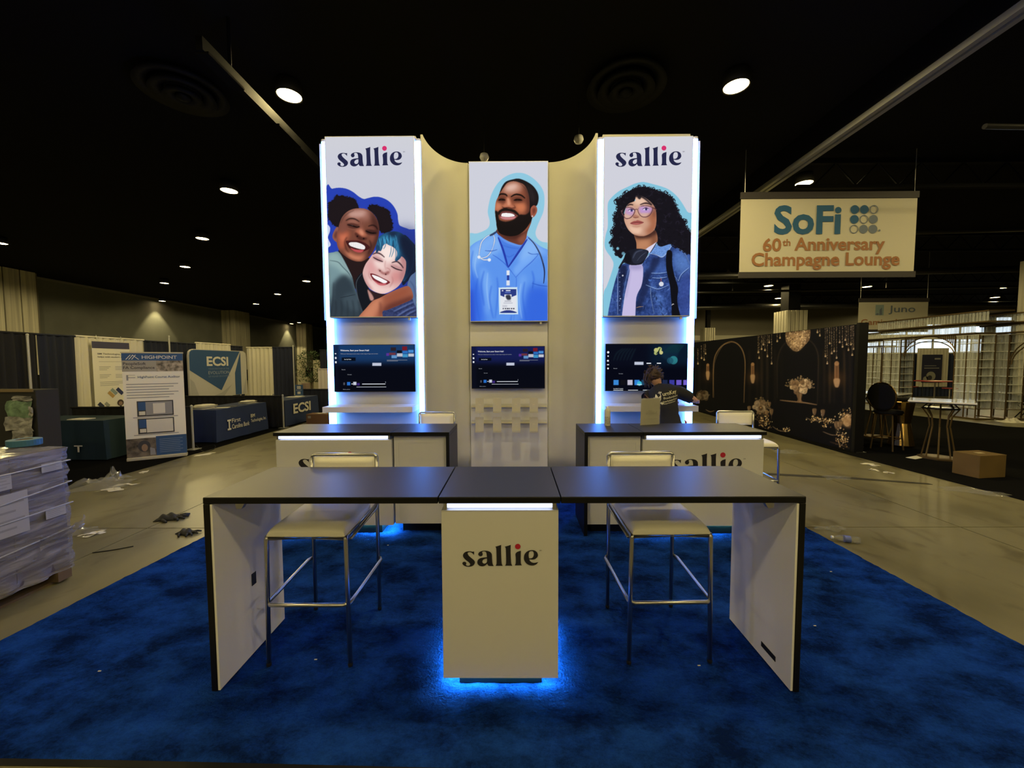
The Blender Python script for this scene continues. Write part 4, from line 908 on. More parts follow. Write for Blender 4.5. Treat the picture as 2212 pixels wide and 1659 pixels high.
    p.fill(NK, (172, 116, 84)); p.setclip(NK); p.fill([(380,630),(520,640),(660,560),(650,650),(540,690),(410,690)], (58, 32, 30), .95, 18); p.fill([(600,640),(670,700),(600,790)], (120, 72, 54), .7, 18); p.fill([(430,740),(540,720),(560,790),(440,820)], (196, 138, 102), .7, 20); p.setclip()
    FC = [(266,450),(284,340),(318,280),(370,256),(400,240),(404,196),(430,180),(500,196),(590,262),(640,340),(652,450),(640,560),(592,622),(500,664),(400,652),(330,602),(286,530)]
    p.fill(FC, (204, 158, 134)); p.setclip(FC)
    p.fill([(400,200),(480,200),(540,250),(480,290),(390,280)], (236, 198, 174), .9, 18); p.fill([(540,420),(660,340),(660,580),(560,650),(520,600),(580,520)], (164, 100, 72), .95, 26); p.fill([(320,540),(400,560),(480,570),(440,640),(360,620)], (236, 196, 170), .9, 16); p.fill([(290,460),(350,450),(350,520),(310,540)], (220, 172, 148), .8, 18)
    p.fill([(590,270),(650,350),(640,440),(600,400)], (120, 70, 58), .6, 16); p.fill([(380,640),(500,655),(610,610),(560,680),(400,680)], (150, 96, 72), .6, 10)
    p.line([(404,200),(430,178),(470,190),(520,220),(600,290)], 22, (20, 18, 27), .9, 5); p.fill([(425,160),(470,190),(455,225),(425,205)], (24, 20, 28), .9, 4)
    p.line([(298,306),(336,286),(376,292)], 17, (52, 34, 36), .9, 3); p.line([(456,290),(510,271),(560,276),(596,296)], 18, (46, 30, 34), .9, 3)
    p.fill([(284,330),(340,322),(392,348),(372,410),(330,420),(280,400)], (190, 152, 214), .75, 12); p.fill([(446,318),(520,308),(602,330),(580,385),(510,400),(455,385)], (186, 148, 222), .8, 12)
    p.fill([(275,400),(340,420),(330,450),(285,445)], (216, 178, 164), .8, 8); p.fill([(465,395),(560,390),(520,432),(475,425)], (214, 176, 162), .8, 8)
    for (x, y) in ((352, 357), (526, 342)):
        p.fill([(x - 38, y + 4), (x, y - 15), (x + 36, y + 2), (x, y + 13)], (232, 226, 244), .9, 2); p.disc(x + 4, y, 15, (54, 44, 100), .95, 2); p.line([(x - 40, y + 2), (x, y - 17), (x + 38, y)], 8, (40, 28, 50), .9, 1)
    p.line([(402,360),(392,400),(380,428)], 12, (180, 124, 104), .6, 6); p.fill([(372,418),(400,408),(440,424),(445,440),(400,446),(374,438)], (170, 112, 94), .8, 6); p.line([(374,434),(398,444),(440,438)], 8, (104, 56, 50), .85, 2); p.line([(420,380),(430,410)], 12, (226, 188, 168), .6, 6)
    p.fill([(338,512),(378,486),(408,482),(430,474),(500,500),(445,526),(385,528)], (158, 80, 76), .97, 2); p.line([(340,512),(400,502),(440,500),(502,501)], 7, (92, 38, 40), .9, 1); p.fill([(370,512),(440,508),(430,524),(385,524)], (186, 104, 100), .7, 5); p.line([(360,545),(420,552),(460,540)], 12, (176, 122, 102), .7, 6)
    p.setclip()
    def ring(P, w): p.line(P + [P[0], P[1]], w, (104, 66, 72), .95, 1)
    ring([(236,368),(282,326),(345,324),(392,350),(382,398),(342,444),(292,454),(266,430)], 11); ring([(430,348),(468,308),(540,302),(604,324),(594,380),(560,422),(504,437),(456,412)], 11); p.line([(390,352),(410,343),(432,348)], 10, (104, 66, 72), .95, 1); p.line([(604,324),(630,334),(655,350)], 12, (86, 48, 50), .95, 1); p.line([(230,360),(246,368)], 14, (150, 110, 110), .9, 1)
    p.fill([(528,822),(600,770),(660,733),(640,775),(572,862)], (216, 212, 236)); p.line([(660,733),(620,800),(575,868)], 10, (24, 26, 44), .9, 1)
    p.fill([(262,930),(300,850),(400,815),(500,820),(560,850),(520,940),(470,1000),(350,1010),(262,985),(220,1045),(200,1040)], (24, 26, 38)); p.fill([(358,930),(390,850),(470,820),(545,850),(520,930),(440,990),(380,985)], (36, 40, 56), 1, 2); p.line([(372,930),(410,858),(490,830)], 12, (84, 92, 116), .7, 4); p.line([(420,960),(470,900),(530,856)], 6, (100, 110, 134), .6, 2); p.fill([(275,900),(320,850),(350,940),(330,985),(280,970)], (16, 17, 26), .9, 5)
    p.fill([(776,850),(838,850),(842,1000),(872,1150),(912,1290),(902,1450),(950,1700),(850,1700),(830,1450),(812,1250),(770,1050)], (14, 15, 24))
    p.disc(711, 1236, 28, (214, 218, 230)); p.line([(706,1165),(708,1205)], 15, (176, 78, 66), .9, 1); p.line([(560,1180),(575,1195),(595,1190)], 22, (70, 110, 184), .9, 2); p.line([(835,1490),(850,1475),(862,1480)], 10, (220, 214, 214), .9, 1); p.line([(410,1520),(450,1508),(495,1506)], 7, (196, 150, 100), .8, 1); p.disc(250, 1135, 10, (210, 214, 226), .9); p.disc(222, 1412, 8, (190, 198, 220), .9)
    for k in range(9): p.disc(214, 1100 + k * 56, 6, (120, 140, 190), .8)
    return p
LBY = 5.47
lightbox((-2.548, -1.352, 2.472, 4.882), LBY, 'backlit poster of two hugging friends, one with bright blue hair', portrait_pair(), 250, 505, (729, 869.5, 359.5))
lightbox((1.225, 2.410, 2.467, 4.855), LBY, 'backlit poster of a curly-haired person in glasses and denim jacket', portrait_denim(), 250, 505, (1329, 1472, 359.5))
lightbox((-.685, .523, 2.483, 4.912), CY - .12, 'backlit poster of a smiling bearded doctor with stethoscope and badge', portrait_doctor(), 230, 465)

# --- televisions
M_scr = paint_mat('screen_picture', emit=1.0, diff=0, rough=.15)
M_ui = mat('screen_white', (.02, .02, .02), .3, emit=(.75, .78, .85), es=1.0)
M_uid = mat('screen_grey', (.02, .02, .02), .3, emit=(.25, .27, .32), es=1.0)
def ui(fr, W_, H_, t, items, m=None):
    for (u, v, u1, v1) in items: flat(fr, 'screen_mark', m or M_ui, t, [rect(u * W_, (1 - v1) * H_, u1 * W_, (1 - v) * H_)], h=.004)
def tv(box, c, Y, lab, kind, depth=.045):
    x0, x1, z0, z1 = box; Wd, Hd = x1 - x0, z1 - z0
    t = wthing('television', lab, 'television', ((x0 + x1) / 2, Y, z0))
    MB().box(x0, x1, Y, Y + depth, z0, z1).build('bezel', M_gloss, t, bevel=.003)
    MB().box(x0 + .25, x1 - .25, Y + depth, Y + .095, z0 + .15, z1 - .15).build('wall_mount', M_gloss, t)
    w, h = c[1] - c[0], c[3] - c[2]
    p = Paint(c[0] - 2, c[2] - 2, c[1] + 2, c[3] + 2, 2, (9, 12, 26)).frame(1.0, 0, 0)
    X = lambda f: c[0] + f * w
    Z = lambda f: c[2] + f * h
    if kind == 0:
        top = (24, 58, 104) if c[0] < 900 else (22, 30, 84)
        p.rect(X(-.02), Z(-.02), X(1.02), Z(.4), top, .95, 7)
        p.rect(X(-.05), Z(.45), X(1.05), Z(1.05), (8, 10, 20), 1, 5); p.rect(X(.0), Z(0), X(.065), Z(1), (14, 16, 34), .5, 2)
        p.rect(X(.1), Z(.275), X(.27), Z(.345), (6, 10, 20), .9)
        for (u, v, u1, v1, c_) in ((.7,.06,.765,.13,(40,30,36)),(.775,.12,.835,.18,(12,14,20)),(.84,.04,.9,.12,(120,24,34)),(.845,.13,.91,.19,(44,110,190)),(.915,.11,.98,.17,(70,140,210)),(.68,.17,.76,.22,(110,52,60)),(.775,.185,.845,.255,(196,196,206)),(.845,.2,.91,.27,(64,150,200)),(.915,.19,.985,.255,(200,204,214)),(.71,.225,.775,.29,(100,150,200)),(.645,.18,.68,.24,(90,50,150))):
            p.rect(X(u), Z(v), X(u1), Z(v1), c_, .95)
        p.rect(X(.475), Z(.385), X(.585), Z(.45), (190, 196, 214)); p.rect(X(.165), Z(.79), X(.205), Z(.86), (40, 110, 200)); p.rect(X(.24), Z(.785), X(.28), Z(.855), (200, 204, 220)); p.rect(X(.285), Z(.81), X(.32), Z(.865), (60, 40, 120)); p.rect(X(.12), Z(.8), X(.14), Z(.855), (110, 110, 120), .7)
    else:
        p.rect(X(.55), Z(-.05), X(1.05), Z(.5), (10, 26, 44), .9, 8); p.fill([(X(.66), Z(.1)), (X(.8), Z(.0)), (X(.9), Z(.1)), (X(.84), Z(.35)), (X(.7), Z(.3))], (16, 40, 60), .8, 2)
        p.disc(X(.83), Z(.35), 9, (42, 120, 130)); p.disc(X(.79), Z(.36), 7, (30, 80, 100), .8); p.disc(X(.62), Z(.14), 5, (190, 190, 120)); p.disc(X(.66), Z(.12), 5, (180, 190, 110)); p.disc(X(.68), Z(.19), 4, (200, 196, 130)); p.disc(X(.615), Z(.2), 4, (170, 180, 110)); p.line([(X(.62), Z(.22)), (X(.65), Z(.16)), (X(.67), Z(.09))], 2, (14, 26, 30), 1)
        for k in range(6): p.line([(X(.1 + k * .04), Z(.36)), (X(.14 + k * .04), Z(.2)), (X(.22 + k * .03), Z(.1))], 3, (20, 34, 44), .7, 1); p.line([(X(.72 + k * .03), Z(.2)), (X(.78 + k * .03), Z(.08)), (X(.86 + k * .02), Z(.02))], 3, (14, 50, 56), .8, 1)
        p.rect(X(-.05), Z(.48), X(1.05), Z(1.05), (6, 8, 20), .9, 5)
        for k, c_ in enumerate(((60, 140, 220), (16, 16, 22), (200, 196, 214), (50, 130, 220), (30, 70, 100), (10, 12, 16), (20, 60, 50), (30, 40, 70), (60, 60, 160), (110, 90, 200), (120, 100, 210))):
            p.rect(X(.1 + k * .085), Z(.765), X(.162 + k * .085), Z(.875), c_, .95)
        p.rect(X(.355), Z(.385), X(.465), Z(.45), (190, 196, 214)); p.disc(X(.415), Z(.84), 5, (60, 180, 210)); p.rect(X(.385), Z(.855), X(.445), Z(.875), (180, 220, 230))
    fr = Frame((x0 + .008, Y - .001, z0 + .012), (1, 0, 0), (0, 0, 1))
    print_sheet(fr, Wd - .016, Hd - .02, 220, 122, p, M_scr, 'screen', t, off=.0015)
    fr = Frame((x0, Y - .001, z0), (1, 0, 0), (0, 0, 1)); T = lambda s, u, v, w_, h_, m=M_ui: text(fr, s, m, t, u * Wd, (1 - v) * Hd, w_ * Wd, h_ * Hd, .01, h=.005, name='screen_text')
    if kind == 0:
        T('Welcome, Start your Smart Hub!', .09, .15, .35, .045); T('With your Samsung account, enjoy a wide range of apps and content.', .09, .21, .46, .026, M_uid); T('Set Up Now', .135, .325, .085, .026)
        T('Recent', .1, .535, .045, .02, M_uid); T('No recent', .17, .64, .05, .02, M_uid); T('Media options', .11, .955, .085, .02, M_uid)
        ui(fr, Wd, Hd, t, [(.345, .825, .63, .838), (.275, .89, .64, .897), (.215, .82, .232, .835), (.02, .18, .038, .2), (.02, .26, .04, .3), (.02, .35, .04, .39)]); ui(fr, Wd, Hd, t, [(.655, .325, .905, .332), (.655, .345, .79, .352), (.63, .78, .636, .81)], M_uid)
    else:
        T('Recent', .1, .53, .045, .02, M_uid); T('No recent', .165, .64, .05, .02, M_uid); T('Your brilliant TV companion', .1, .96, .12, .022)
        ui(fr, Wd, Hd, t, [(.5, .405, .555, .425), (.625, .405, .675, .425), (.1, .975, .22, .985), (.28, .975, .4, .985), (.46, .975, .55, .985), (.02, .34, .042, .375), (.02, .43, .045, .45)]); [flat(fr, 'screen_icon', M_ui, t, [circ(.033 * Wd, (1 - v_) * Hd, r_ * Wd, 12)], .004) for v_, r_ in ((.18, .014), (.26, .009), (.52, .011))]
    return t
tv((-2.538, -1.39, 1.423, 2.089), (720.5, 897, 744.3, 846.7), TY - .085, 'wall television showing a setup menu on the hugging-friends tower', 0)
tv((-.68, .482, 1.416, 2.088), (1018.5, 1177, 748, 839.7), CY - .11, 'wall television showing a setup menu above the brochure rails', 0)
tv((1.27, 2.418, 1.423, 2.085), (1307.5, 1485, 742.2, 844.5), TY - .085, 'wall television showing app tiles and leaves behind the person', 1)
# ================================================================== bar stools
M_cush = mat('cream_leatherette', (.88, .86, .78), .45, bump=(90, .05))
def stool(lab):
    t = thing('bar_stool', lab, 'bar stool'); w, d = .235, .265; r = .0125
    corners = [(-w, -d), (w, -d), (w, d), (-w, d)]
    def sq(path, rr=r): return MB().tube(path, rr, 8)
    for (x, y) in corners[:2]:
        MB().tube([(x * 1.04, y * 1.02, 0), (x, y, .77), (x * .98, y * .98, .79)], r * 1.05, 8).build('leg', M_chrome, t, smooth=True)
    for (x, y) in corners[2:]:
        MB().tube([(x * 1.0, y * 1.02, 0), (x, y, .78), (x, y * 1.03, 1.0), (x, y * 1.06, 1.13)], r * 1.05, 8).build('leg', M_chrome, t, smooth=True)
    # seat frame, two rails on each side
    MB().tube([(-w, -d, .775), (w, -d, .775), (w, d, .795), (-w, d, .795)], r * .9, 8, closed=True).build('seat_frame', M_chrome, t, smooth=True)
    for s in (-1, 1): MB().tube([(s * w, -d * .75, .745), (s * w, d * .92, .765), (s * w, d, .79)], r * .8, 8).build('side_rail', M_chrome, t, smooth=True)
    # cushion with a soft crown and rolled front
    b = MB(); n = 28
    def fn(u, v):
        x = math.sin((u - .5) * math.pi); y = math.sin((v - .5) * math.pi)
        ex = max(0, 1 - abs(x) ** 8); ey = max(0, 1 - abs(y) ** 8)
        return (x * (w - .004), y * (d - .004) - .012 * max(0, -y) ** 6, .79 + .012 * (y + 1) / 2 + .056 * (ex * ey) ** .3)
    b.grid(n, n, fn); b.box(-w + .006, w - .006, -d + .006, d - .006, .78, .797)
    b.build('seat', M_cush, t, smooth=True)
    # low padded back in a metal hoop
    MB().tube([(-w, d * 1.06, 1.12), (-w + .008, d * 1.065, 1.14), (-w + .02, d * 1.07, 1.147), (w - .02, d * 1.07, 1.147), (w - .008, d * 1.065, 1.14), (w, d * 1.06, 1.12)], r * 1.05, 8).build('back_hoop', M_chrome, t, smooth=True)
    b = MB()
    def fb(u, v):
        x = (u - .5) * 2; z = (v - .5) * 2; e = max(0, (1 - abs(x) ** 10)) * max(0, (1 - abs(z) ** 6))
        return (x * (w - .014), d * 1.05 - .028 * e ** .5, 1.05 + z * .083)
    b.grid(14, 8, fb); b.box(-w + .016, w - .016, d * 1.05 - .004, d * 1.05 + .012, .968, 1.132)
    b.build('backrest', M_cush, t, smooth=True)
    # footrest hoop, open at the back, swung out round the front legs
    e = .016
    MB().tube([(w + .012, d - .0, .39), (w + .028, d - .03, .388), (w + e, -d * .6, .38), (w + e - .004, -d * .98, .38), (w - .02, -d - e, .38), (-w + .02, -d - e, .38), (-w - e + .004, -d * .98, .38), (-w - e, -d * .6, .38), (-w - .028, d - .03, .388), (-w - .012, d, .39)], r * .95, 8).build('footrest', M_chrome, t, smooth=True)
    for (x, y) in ((-w * 1.04, -d * 1.02), (w * 1.04, -d * 1.02), (w, d * 1.02), (-w, d * 1.02)): MB().lathe([(.014, 0), (.015, .012), (.013, .02)], 10, (x, y, 0)).build('glide', M_gloss, t)
    return t
s0 = stool('cream and steel bar stool tucked under the wing table beside the pallet aisle'); s0.location = (-1.232, 2.525, .012); s0.rotation_euler = (0, 0, .0)
copy_tree(s0, None, (.92, 2.55, .012), .02, 'cream and steel bar stool tucked under the wing table beside the water-bottle aisle')
copy_tree(s0, None, (-1.035, 4.94, .012), 0, 'cream and steel bar stool behind the hugging-friends counter, only its low back showing')
copy_tree(s0, None, (2.93, 4.95, .012), -.03, 'cream and steel bar stool at the open end of the denim-jacket counter')

# ================================================================== things on the counter
M_can_w = mat('white_can', (.62, .62, .58), .4)
q = on_z(1312, 922, ZT)
t = thing('spray_can', 'white aerosol spray can standing on the black counter', 'spray can', (q[0], q[1], ZT))
MB().lathe([(.0, 0), (.032, 0), (.033, .006), (.033, .188), (.03, .198), (.022, .208)], 24).build('can_body', M_can_w, t, smooth=True)
MB().lathe([(.0335, .03), (.0335, .12)], 24).build('paper_label', mat('can_label', (.45, .44, .4), .6, noise=(60, .3, 2)), t)
MB().lathe([(.021, .207), (.02, .216), (.011, .22), (.01, .236), (.0, .238)], 16).build('nozzle_cap', mat('cap_white', (.7, .7, .7), .4), t, smooth=True)
MB().box(-.024, -.0, -.006, .006, .224, .233).build('nozzle', mat('cap_white'), t)
# acrylic sign holder with the reversed word showing through
M_paper = mat('sign_paper', (.66, .63, .52), .6)
a = on_z(1383, 922, ZT); c = on_z(1424, 919.5, ZT)
t = thing('sign_holder', 'acrylic sign holder with the reversed word sallie showing through its paper', 'sign holder', (a[0], a[1], ZT), math.atan2(c[1] - a[1], c[0] - a[0]))
L_ = float(np.hypot(c[0] - a[0], c[1] - a[1])); hgt = .315; lean = .055
M_acr = mat('clear_acrylic', (.9, .92, .95), .05, trans=.9, alpha=.35)
MB().add([(0, 0, .004), (L_, 0, .004), (L_, .003, .004), (0, .003, .004), (.05, lean, hgt), (L_ + .05, lean, hgt), (L_ + .05, lean + .003, hgt), (.05, lean + .003, hgt)], [(0, 1, 2, 3), (4, 7, 6, 5), (0, 4, 5, 1), (1, 5, 6, 2), (2, 6, 7, 3), (3, 7, 4, 0)]).build('paper_sheet', M_paper, t)
MB().add([(-.005, -.004, 0), (L_ + .005, -.004, 0), (L_ + .055, lean - .004, hgt + .006), (.045, lean - .004, hgt + .006)], [(0, 1, 2, 3)]).build('acrylic_face', M_acr, t, solid=.002)
MB().box(-.005, L_ + .03, -.004, .09, 0, .003).build('acrylic_foot', M_acr, t)
fr = Frame((L_ + .0, -.002, .0), (-1, 0, 0), (-.05 / hgt * -1 * -1, lean, hgt))
mi = mat('ghost_ink', (.36, .345, .29), .7)
cu_fr = Frame((L_ + .025 * 1.0, .018, .11), (-1, 0, 0), Vector((.05, lean, hgt)))
cu_fr.n = Vector((0, -1, .17)).normalized()
wordmark(cu_fr, t, .05, .03, .15, mi, mi, h=.006)
flat(cu_fr, 'ghost_rule', mi, t, [rect(.04, -.03, L_ - .03, -.027), rect(.05, .13, .09, .132)], .006)

# ================================================================== person at the shelf
def make_person():
    base = (1.965, 4.98, .012)
    t = thing('person', 'person in a black T-shirt with a printed back, leaning over the white shelf', 'person', base)
    V = []; E_ = []; Rr = []
    def v(p, r): V.append(p); Rr.append(r if isinstance(r, tuple) else (r, r)); return len(V) - 1
    def e(a, b): E_.append((a, b))
    pel = v((.0, .0, .93), (.165, .125)); wa = v((-.015, .02, 1.07), (.165, .12)); ch = v((-.035, .06, 1.25), (.185, .125)); sh = v((-.05, .13, 1.43), (.16, .1)); nk = v((-.075, .2, 1.5), (.062, .062)); hb = v((-.1, .25, 1.56), (.085, .09)); ht = v((-.115, .285, 1.63), (.07, .08))
    for a, b in ((pel, wa), (wa, ch), (ch, sh), (sh, nk), (nk, hb), (hb, ht)): e(a, b)
    for s in (-1, 1):
        hp = v((s * .09, 0, .86), (.1, .105)); kn = v((s * .11, .0, .48), (.068, .068)); an = v((s * .12, -.03, .1), (.045, .048)); he = v((s * .12, .02, .045), (.043, .04)); to = v((s * .13, .17, .035), (.042, .03))
        for a, b in ((pel, hp), (hp, kn), (kn, an), (an, he), (he, to)): e(a, b)
    rs = v((.14, .12, 1.41), (.085, .08)); re = v((.34, .12, 1.3), (.058, .056)); rw = v((.43, .24, 1.285), (.034, .032)); rh = v((.465, .28, 1.28), (.036, .024))
    ls = v((-.2, .17, 1.39), (.08, .08)); le = v((-.16, .28, 1.25), (.05, .05)); lw = v((.08, .33, 1.275), (.034, .032)); lh = v((.16, .32, 1.275), (.036, .024))
    for a, b in ((sh, rs), (rs, re), (re, rw), (rw, rh), (sh, ls), (ls, le), (le, lw), (lw, lh)): e(a, b)
    me = bpy.data.meshes.new('body'); me.from_pydata(V, E_, []); o = bpy.data.objects.new('tmp_body', me); COL.objects.link(o)
    k = o.modifiers.new('skin', 'SKIN'); k.use_smooth_shade = True; k.branch_smoothing = .6
    for i, r in enumerate(Rr): me.skin_vertices[0].data[i].radius = r
    me.skin_vertices[0].data[pel].use_root = True
    o.modifiers.new('sub', 'SUBSURF').levels = 2
    dg = bpy.context.evaluated_depsgraph_get(); bm_ = bpy.data.meshes.new_from_object(o.evaluated_get(dg)); bpy.data.objects.remove(o, do_unlink=True)
    M_skin = mat('skin', (.55, .32, .24), .55)
    bm_.name = 'body'; bm_.materials.clear(); bm_.materials.append(M_skin)
    body = bpy.data.objects.new('body', bm_); COL.objects.link(body); body.parent = t
    # clothes follow the body: shells grown from its surface
    def shell(name, m, test, off, puff=None):
        bm = bmesh.new(); bm.from_mesh(bm_); bm.normal_update()
        kill = [f for f in bm.faces if not test(f.calc_center_median())]
        bmesh.ops.delete(bm, geom=kill, context='FACES')
        for vt in bm.verts: vt.co += vt.normal * (off + (puff(vt.co) if puff else 0))
        m2 = bpy.data.meshes.new(name); bm.to_mesh(m2); bm.free(); m2.materials.append(m)
        ob = bpy.data.objects.new(name, m2); COL.objects.link(ob); ob.parent = t
        q = ob.modifiers.new('thick', 'SOLIDIFY'); q.thickness = .006; q.offset = 1
        return ob
    M_tee = mat('black_cotton', (.012, .012, .017), .9); M_pants = mat('dark_trousers', (.02, .02, .026), .9); M_shoe = mat('black_shoe', (.015, .015, .015), .6)
    def tee(c):
        if c.z < .86 or c.z > 1.5: return False
        if c.x > .315 or (c.x > .25 and c.y > .165): return False
        if c.x < -.15 and c.z < 1.25 and c.y > .12: return False
        if c.y > .28 and c.z < 1.36: return False
        return c.z < 1.485 - .1 * max(0, c.y - .16)
    sh_ = shell('t_shirt', M_tee, tee, .016, lambda c: .012 * math.sin(c.z * 22 + c.x * 7) * (1 if c.z < 1.35 else .3) + (.02 if c.z < 1.1 else 0))
    shell('trousers', M_pants, lambda c: .09 < c.z < .98 and abs(c.x) < .3, .014)
    shell('shoe', M_shoe, lambda c: c.z <= .1, .012)
    # right hand: palm continues the wrist, five curled fingers; left hand likewise
    def hand(wr, dirv, up, name):
        d = Vector(dirv).normalized(); u = Vector(up).normalized(); s = d.cross(u)
        for (off, ln, r) in ((-.026, .07, .0085), (-.009, .082, .009), (.009, .078, .0088), (.026, .06, .0078)):
            p0 = Vector(wr) + d * .025 + s * off; p1 = p0 + d * ln * .5 + u * .004; p2 = p1 + d * ln * .35 - u * .018; p3 = p2 + d * ln * .1 - u * .022
            MB().tube([p0, p1, p2, p3], [r * 1.1, r, r * .95, r * .7], 8).build('finger', M_skin, body, smooth=True)
        p0 = Vector(wr) - s * .03; MB().tube([p0, p0 + d * .03 - s * .022 - u * .01, p0 + d * .06 - s * .02 - u * .02], [.011, .0105, .008], 8).build('thumb', M_skin, body, smooth=True)
    hand(V[rh], (.5, .75, -.15), (0, 0, 1), 'r'); hand(V[lh], (.9, .3, -.1), (0, 0, 1), 'l')
    # hair: tousled, gathered up, built of many locks on a cap
    M_hair = mat('brown_hair', (.055, .03, .02), .6, noise=(40, .6, 3))
    b = MB(); c = Vector((-.115, .265, 1.615)); rg = random.Random(4)
    b.grid(20, 14, lambda a, g: tuple(c + Vector((math.cos(a * 2 * math.pi) * math.sin(g * 2.3) * .105, math.sin(a * 2 * math.pi) * math.sin(g * 2.3) * .115 + .012, math.cos(g * 2.3) * .108)) * (1 + .05 * math.sin(a * 40 + g * 9))))
    for k_ in range(90):
        a = rg.uniform(0, 6.28); g = rg.uniform(.1, 2.1); n_ = Vector((math.cos(a) * math.sin(g), math.sin(a) * math.sin(g), math.cos(g))); p0 = c + n_ * .1
        tng = Vector((-math.sin(a), math.cos(a), rg.uniform(-.6, .5))).normalized(); p1 = p0 + n_ * .02 + tng * rg.uniform(.02, .05); p2 = p1 + tng * .03 - n_ * .012 + Vector((0, 0, rg.uniform(-.02, .015)))
        b.tube([p0, p1, p2], [.009, .008, .002], 5, caps=False)
    for k_ in range(26):     # loose lock hanging beside the face
        x = c.x - .085 + rg.uniform(-.03, .02); y = c.y - .02 + rg.uniform(-.05, .06); b.tube([(x, y, c.z + .02), (x - rg.uniform(0, .03), y - .01, c.z - .05), (x + rg.uniform(-.02, .03), y, c.z - rg.uniform(.1, .17))], [.011, .01, .003], 5, caps=False)
    b.build('hair', M_hair, t, smooth=True)
    # ear and nape
    MB().lathe([(.0, .012), (.018, .01), (.024, .0), (.016, -.01), (0, -.012)], 12, (.0, .0, 0), 'x').build('ear', M_skin, body, smooth=True).location = (-.035, .285, 1.585)
    # lettering on the back, wrapped onto the shirt by projecting along +y
    M_cream = mat('cream_print', (.62, .6, .48), .7)
    dg = bpy.context.evaluated_depsgraph_get(); ev = sh_.evaluated_get(dg)
    def wrap(ob):
        for vt in ob.data.vertices:
            okk, loc, nn, ix = ev.ray_cast(Vector((vt.co.x, -1.0, vt.co.z)), Vector((0, 1, 0)))
            if okk: vt.co = loc + Vector((0, -.003, 0))
        ob.data.update()
    fr = Frame((-.205, -.5, 1.27), (math.cos(.2), 0, math.sin(.2)), (-math.sin(.2), 0, math.cos(.2)))
    for (s, u, v_, w_, h_, sb) in (('the', .1, .108, .03, .02, .2), ('TurnKey', .085, .05, .235, .062, .25), ('Productions', .125, .022, .2, .026, .25), ('Your Event Production Partner', .055, -.012, .26, .02, .2), ('turnkeyproductions.com', .075, -.036, .2, .016, .2)):
        wrap(text(fr, s, M_cream, t, u, v_, w_, h_, .012, h=0, name='shirt_lettering', shear=sb * .3))
    b = MB()
    for (a0, ln, wd) in ((1.25, .085, .022), (1.8, .1, .026), (2.3, .075, .022)):
        d = Vector((math.cos(a0), 0, math.sin(a0))); s = Vector((-d.z, 0, d.x)); o_ = Vector((-.14, -.5, 1.285))
        L1 = [o_ + d * ln * f + s * wd * math.sin(f * math.pi) for f in [i / 8 for i in range(9)]]; L2 = [o_ + d * ln * f - s * wd * .3 * math.sin(f * math.pi) for f in [i / 8 for i in range(8, -1, -1)]]
        for i in range(8): b.quad(L1[i], L1[i + 1], L2[7 - i], L2[8 - i])
    b.quad((-.19, -.5, 1.28), (-.12, -.5, 1.262), (-.03, -.5, 1.29), (-.12, -.5, 1.279))
    wrap(b.build('shirt_leaf_mark', M_cream, t, fix=False))
    # red cloth tucked at the hip
    MB().grid(3, 8, lambda u, v_: (.172 + .035 * u + .008 * math.sin(v_ * 9), -.05 + .03 * u, 1.06 - .16 * v_ - .02 * u)).build('red_cloth', mat('red_rag', (.5, .03, .07), .8), t, smooth=True, solid=.006)
    return t
make_person()
t = thing('paper_note', 'small white paper on the shelf under the person\'s hand', 'paper', (2.22, 5.3, 1.245)); MB().box(-.06, .06, -.04, .04, 0, .003).build('sheet', mat('white_paper', (.75, .75, .75), .7), t)
# ================================================================== booths along the left
M_navy = mat('navy_drape', (.012, .016, .035), .9); M_blk = mat('black_drape', (.009, .0095, .013), .92); M_ivory = mat('ivory_drape', (.72, .69, .58), .8)
M_pipe = mat('drape_pipe', (.55, .55, .52), .4, metal=.6)
M_blackcarp = mat('black_carpet', (.008, .008, .0085), .95, bump=(60, .2), spec=0.0)
tag(MB().grid(2, 40, lambda u, v: (-6.5 + (-6.2) * (1 - u) + .012 * math.sin(v * 60) * u, 2.2 + 13.6 * v, .006)).build('booth_carpet', M_blackcarp, solid=.01), 'flat black carpet under the exhibitor tables beside the concrete aisle', 'carpet')
def drape(P0, P1, z0, z1, m, lab, amp=.035, per=.16):
    P0 = Vector((P0[0], P0[1], 0)); P1 = Vector((P1[0], P1[1], 0)); L = (P1 - P0).length; d = (P1 - P0).normalized(); n = Vector((-d.y, d.x, 0)); rg = random.Random(int(L * 1000) + int(P0.y * 100)); ph = rg.uniform(0, 6)
    nu = max(12, int(L / per * 7)); b = MB()
    def fn(u, v):
        s = u * L; w = amp * (math.sin(2 * math.pi * s / per + ph + .8 * math.sin(s * 3)) + .4 * math.sin(2 * math.pi * s / per * .43 + 1)) * (1 - .55 * v)
        p = P0 + d * s + n * w; return (p.x, p.y, z0 + (z1 - z0) * v)
    b.grid(nu, 6, fn)
    t = wthing('pipe_drape', lab, 'drape', tuple((P0 + P1) / 2)); b.build('cloth', m, t, smooth=True)
    MB().tube([(P0.x, P0.y, z1 + .0), (P1.x, P1.y, z1 + .0)], .022, 8).build('top_hem', m, t)
    return t
def pole(x, y, h, lab):
    t = thing('drape_pole', lab, 'pole', (x, y, 0)); MB().tube([(0, 0, 0), (0, 0, h)], .022, 10).build('upright', M_pipe, t); MB().box(-.1, .1, -.1, .1, 0, .012).build('base_plate', M_pipe, t); MB().lathe([(.024, h - .02), (.026, h), (.012, h + .02)], 10).build('pole_cap', M_pipe, t)
DXL = -9.62
def dy(px): return float(on_x(px, 730, DXL)[1])
drape((DXL, 5.4), (DXL, dy(78)), .02, 2.43, M_blk, 'black drape panel behind the taped-up black bin')
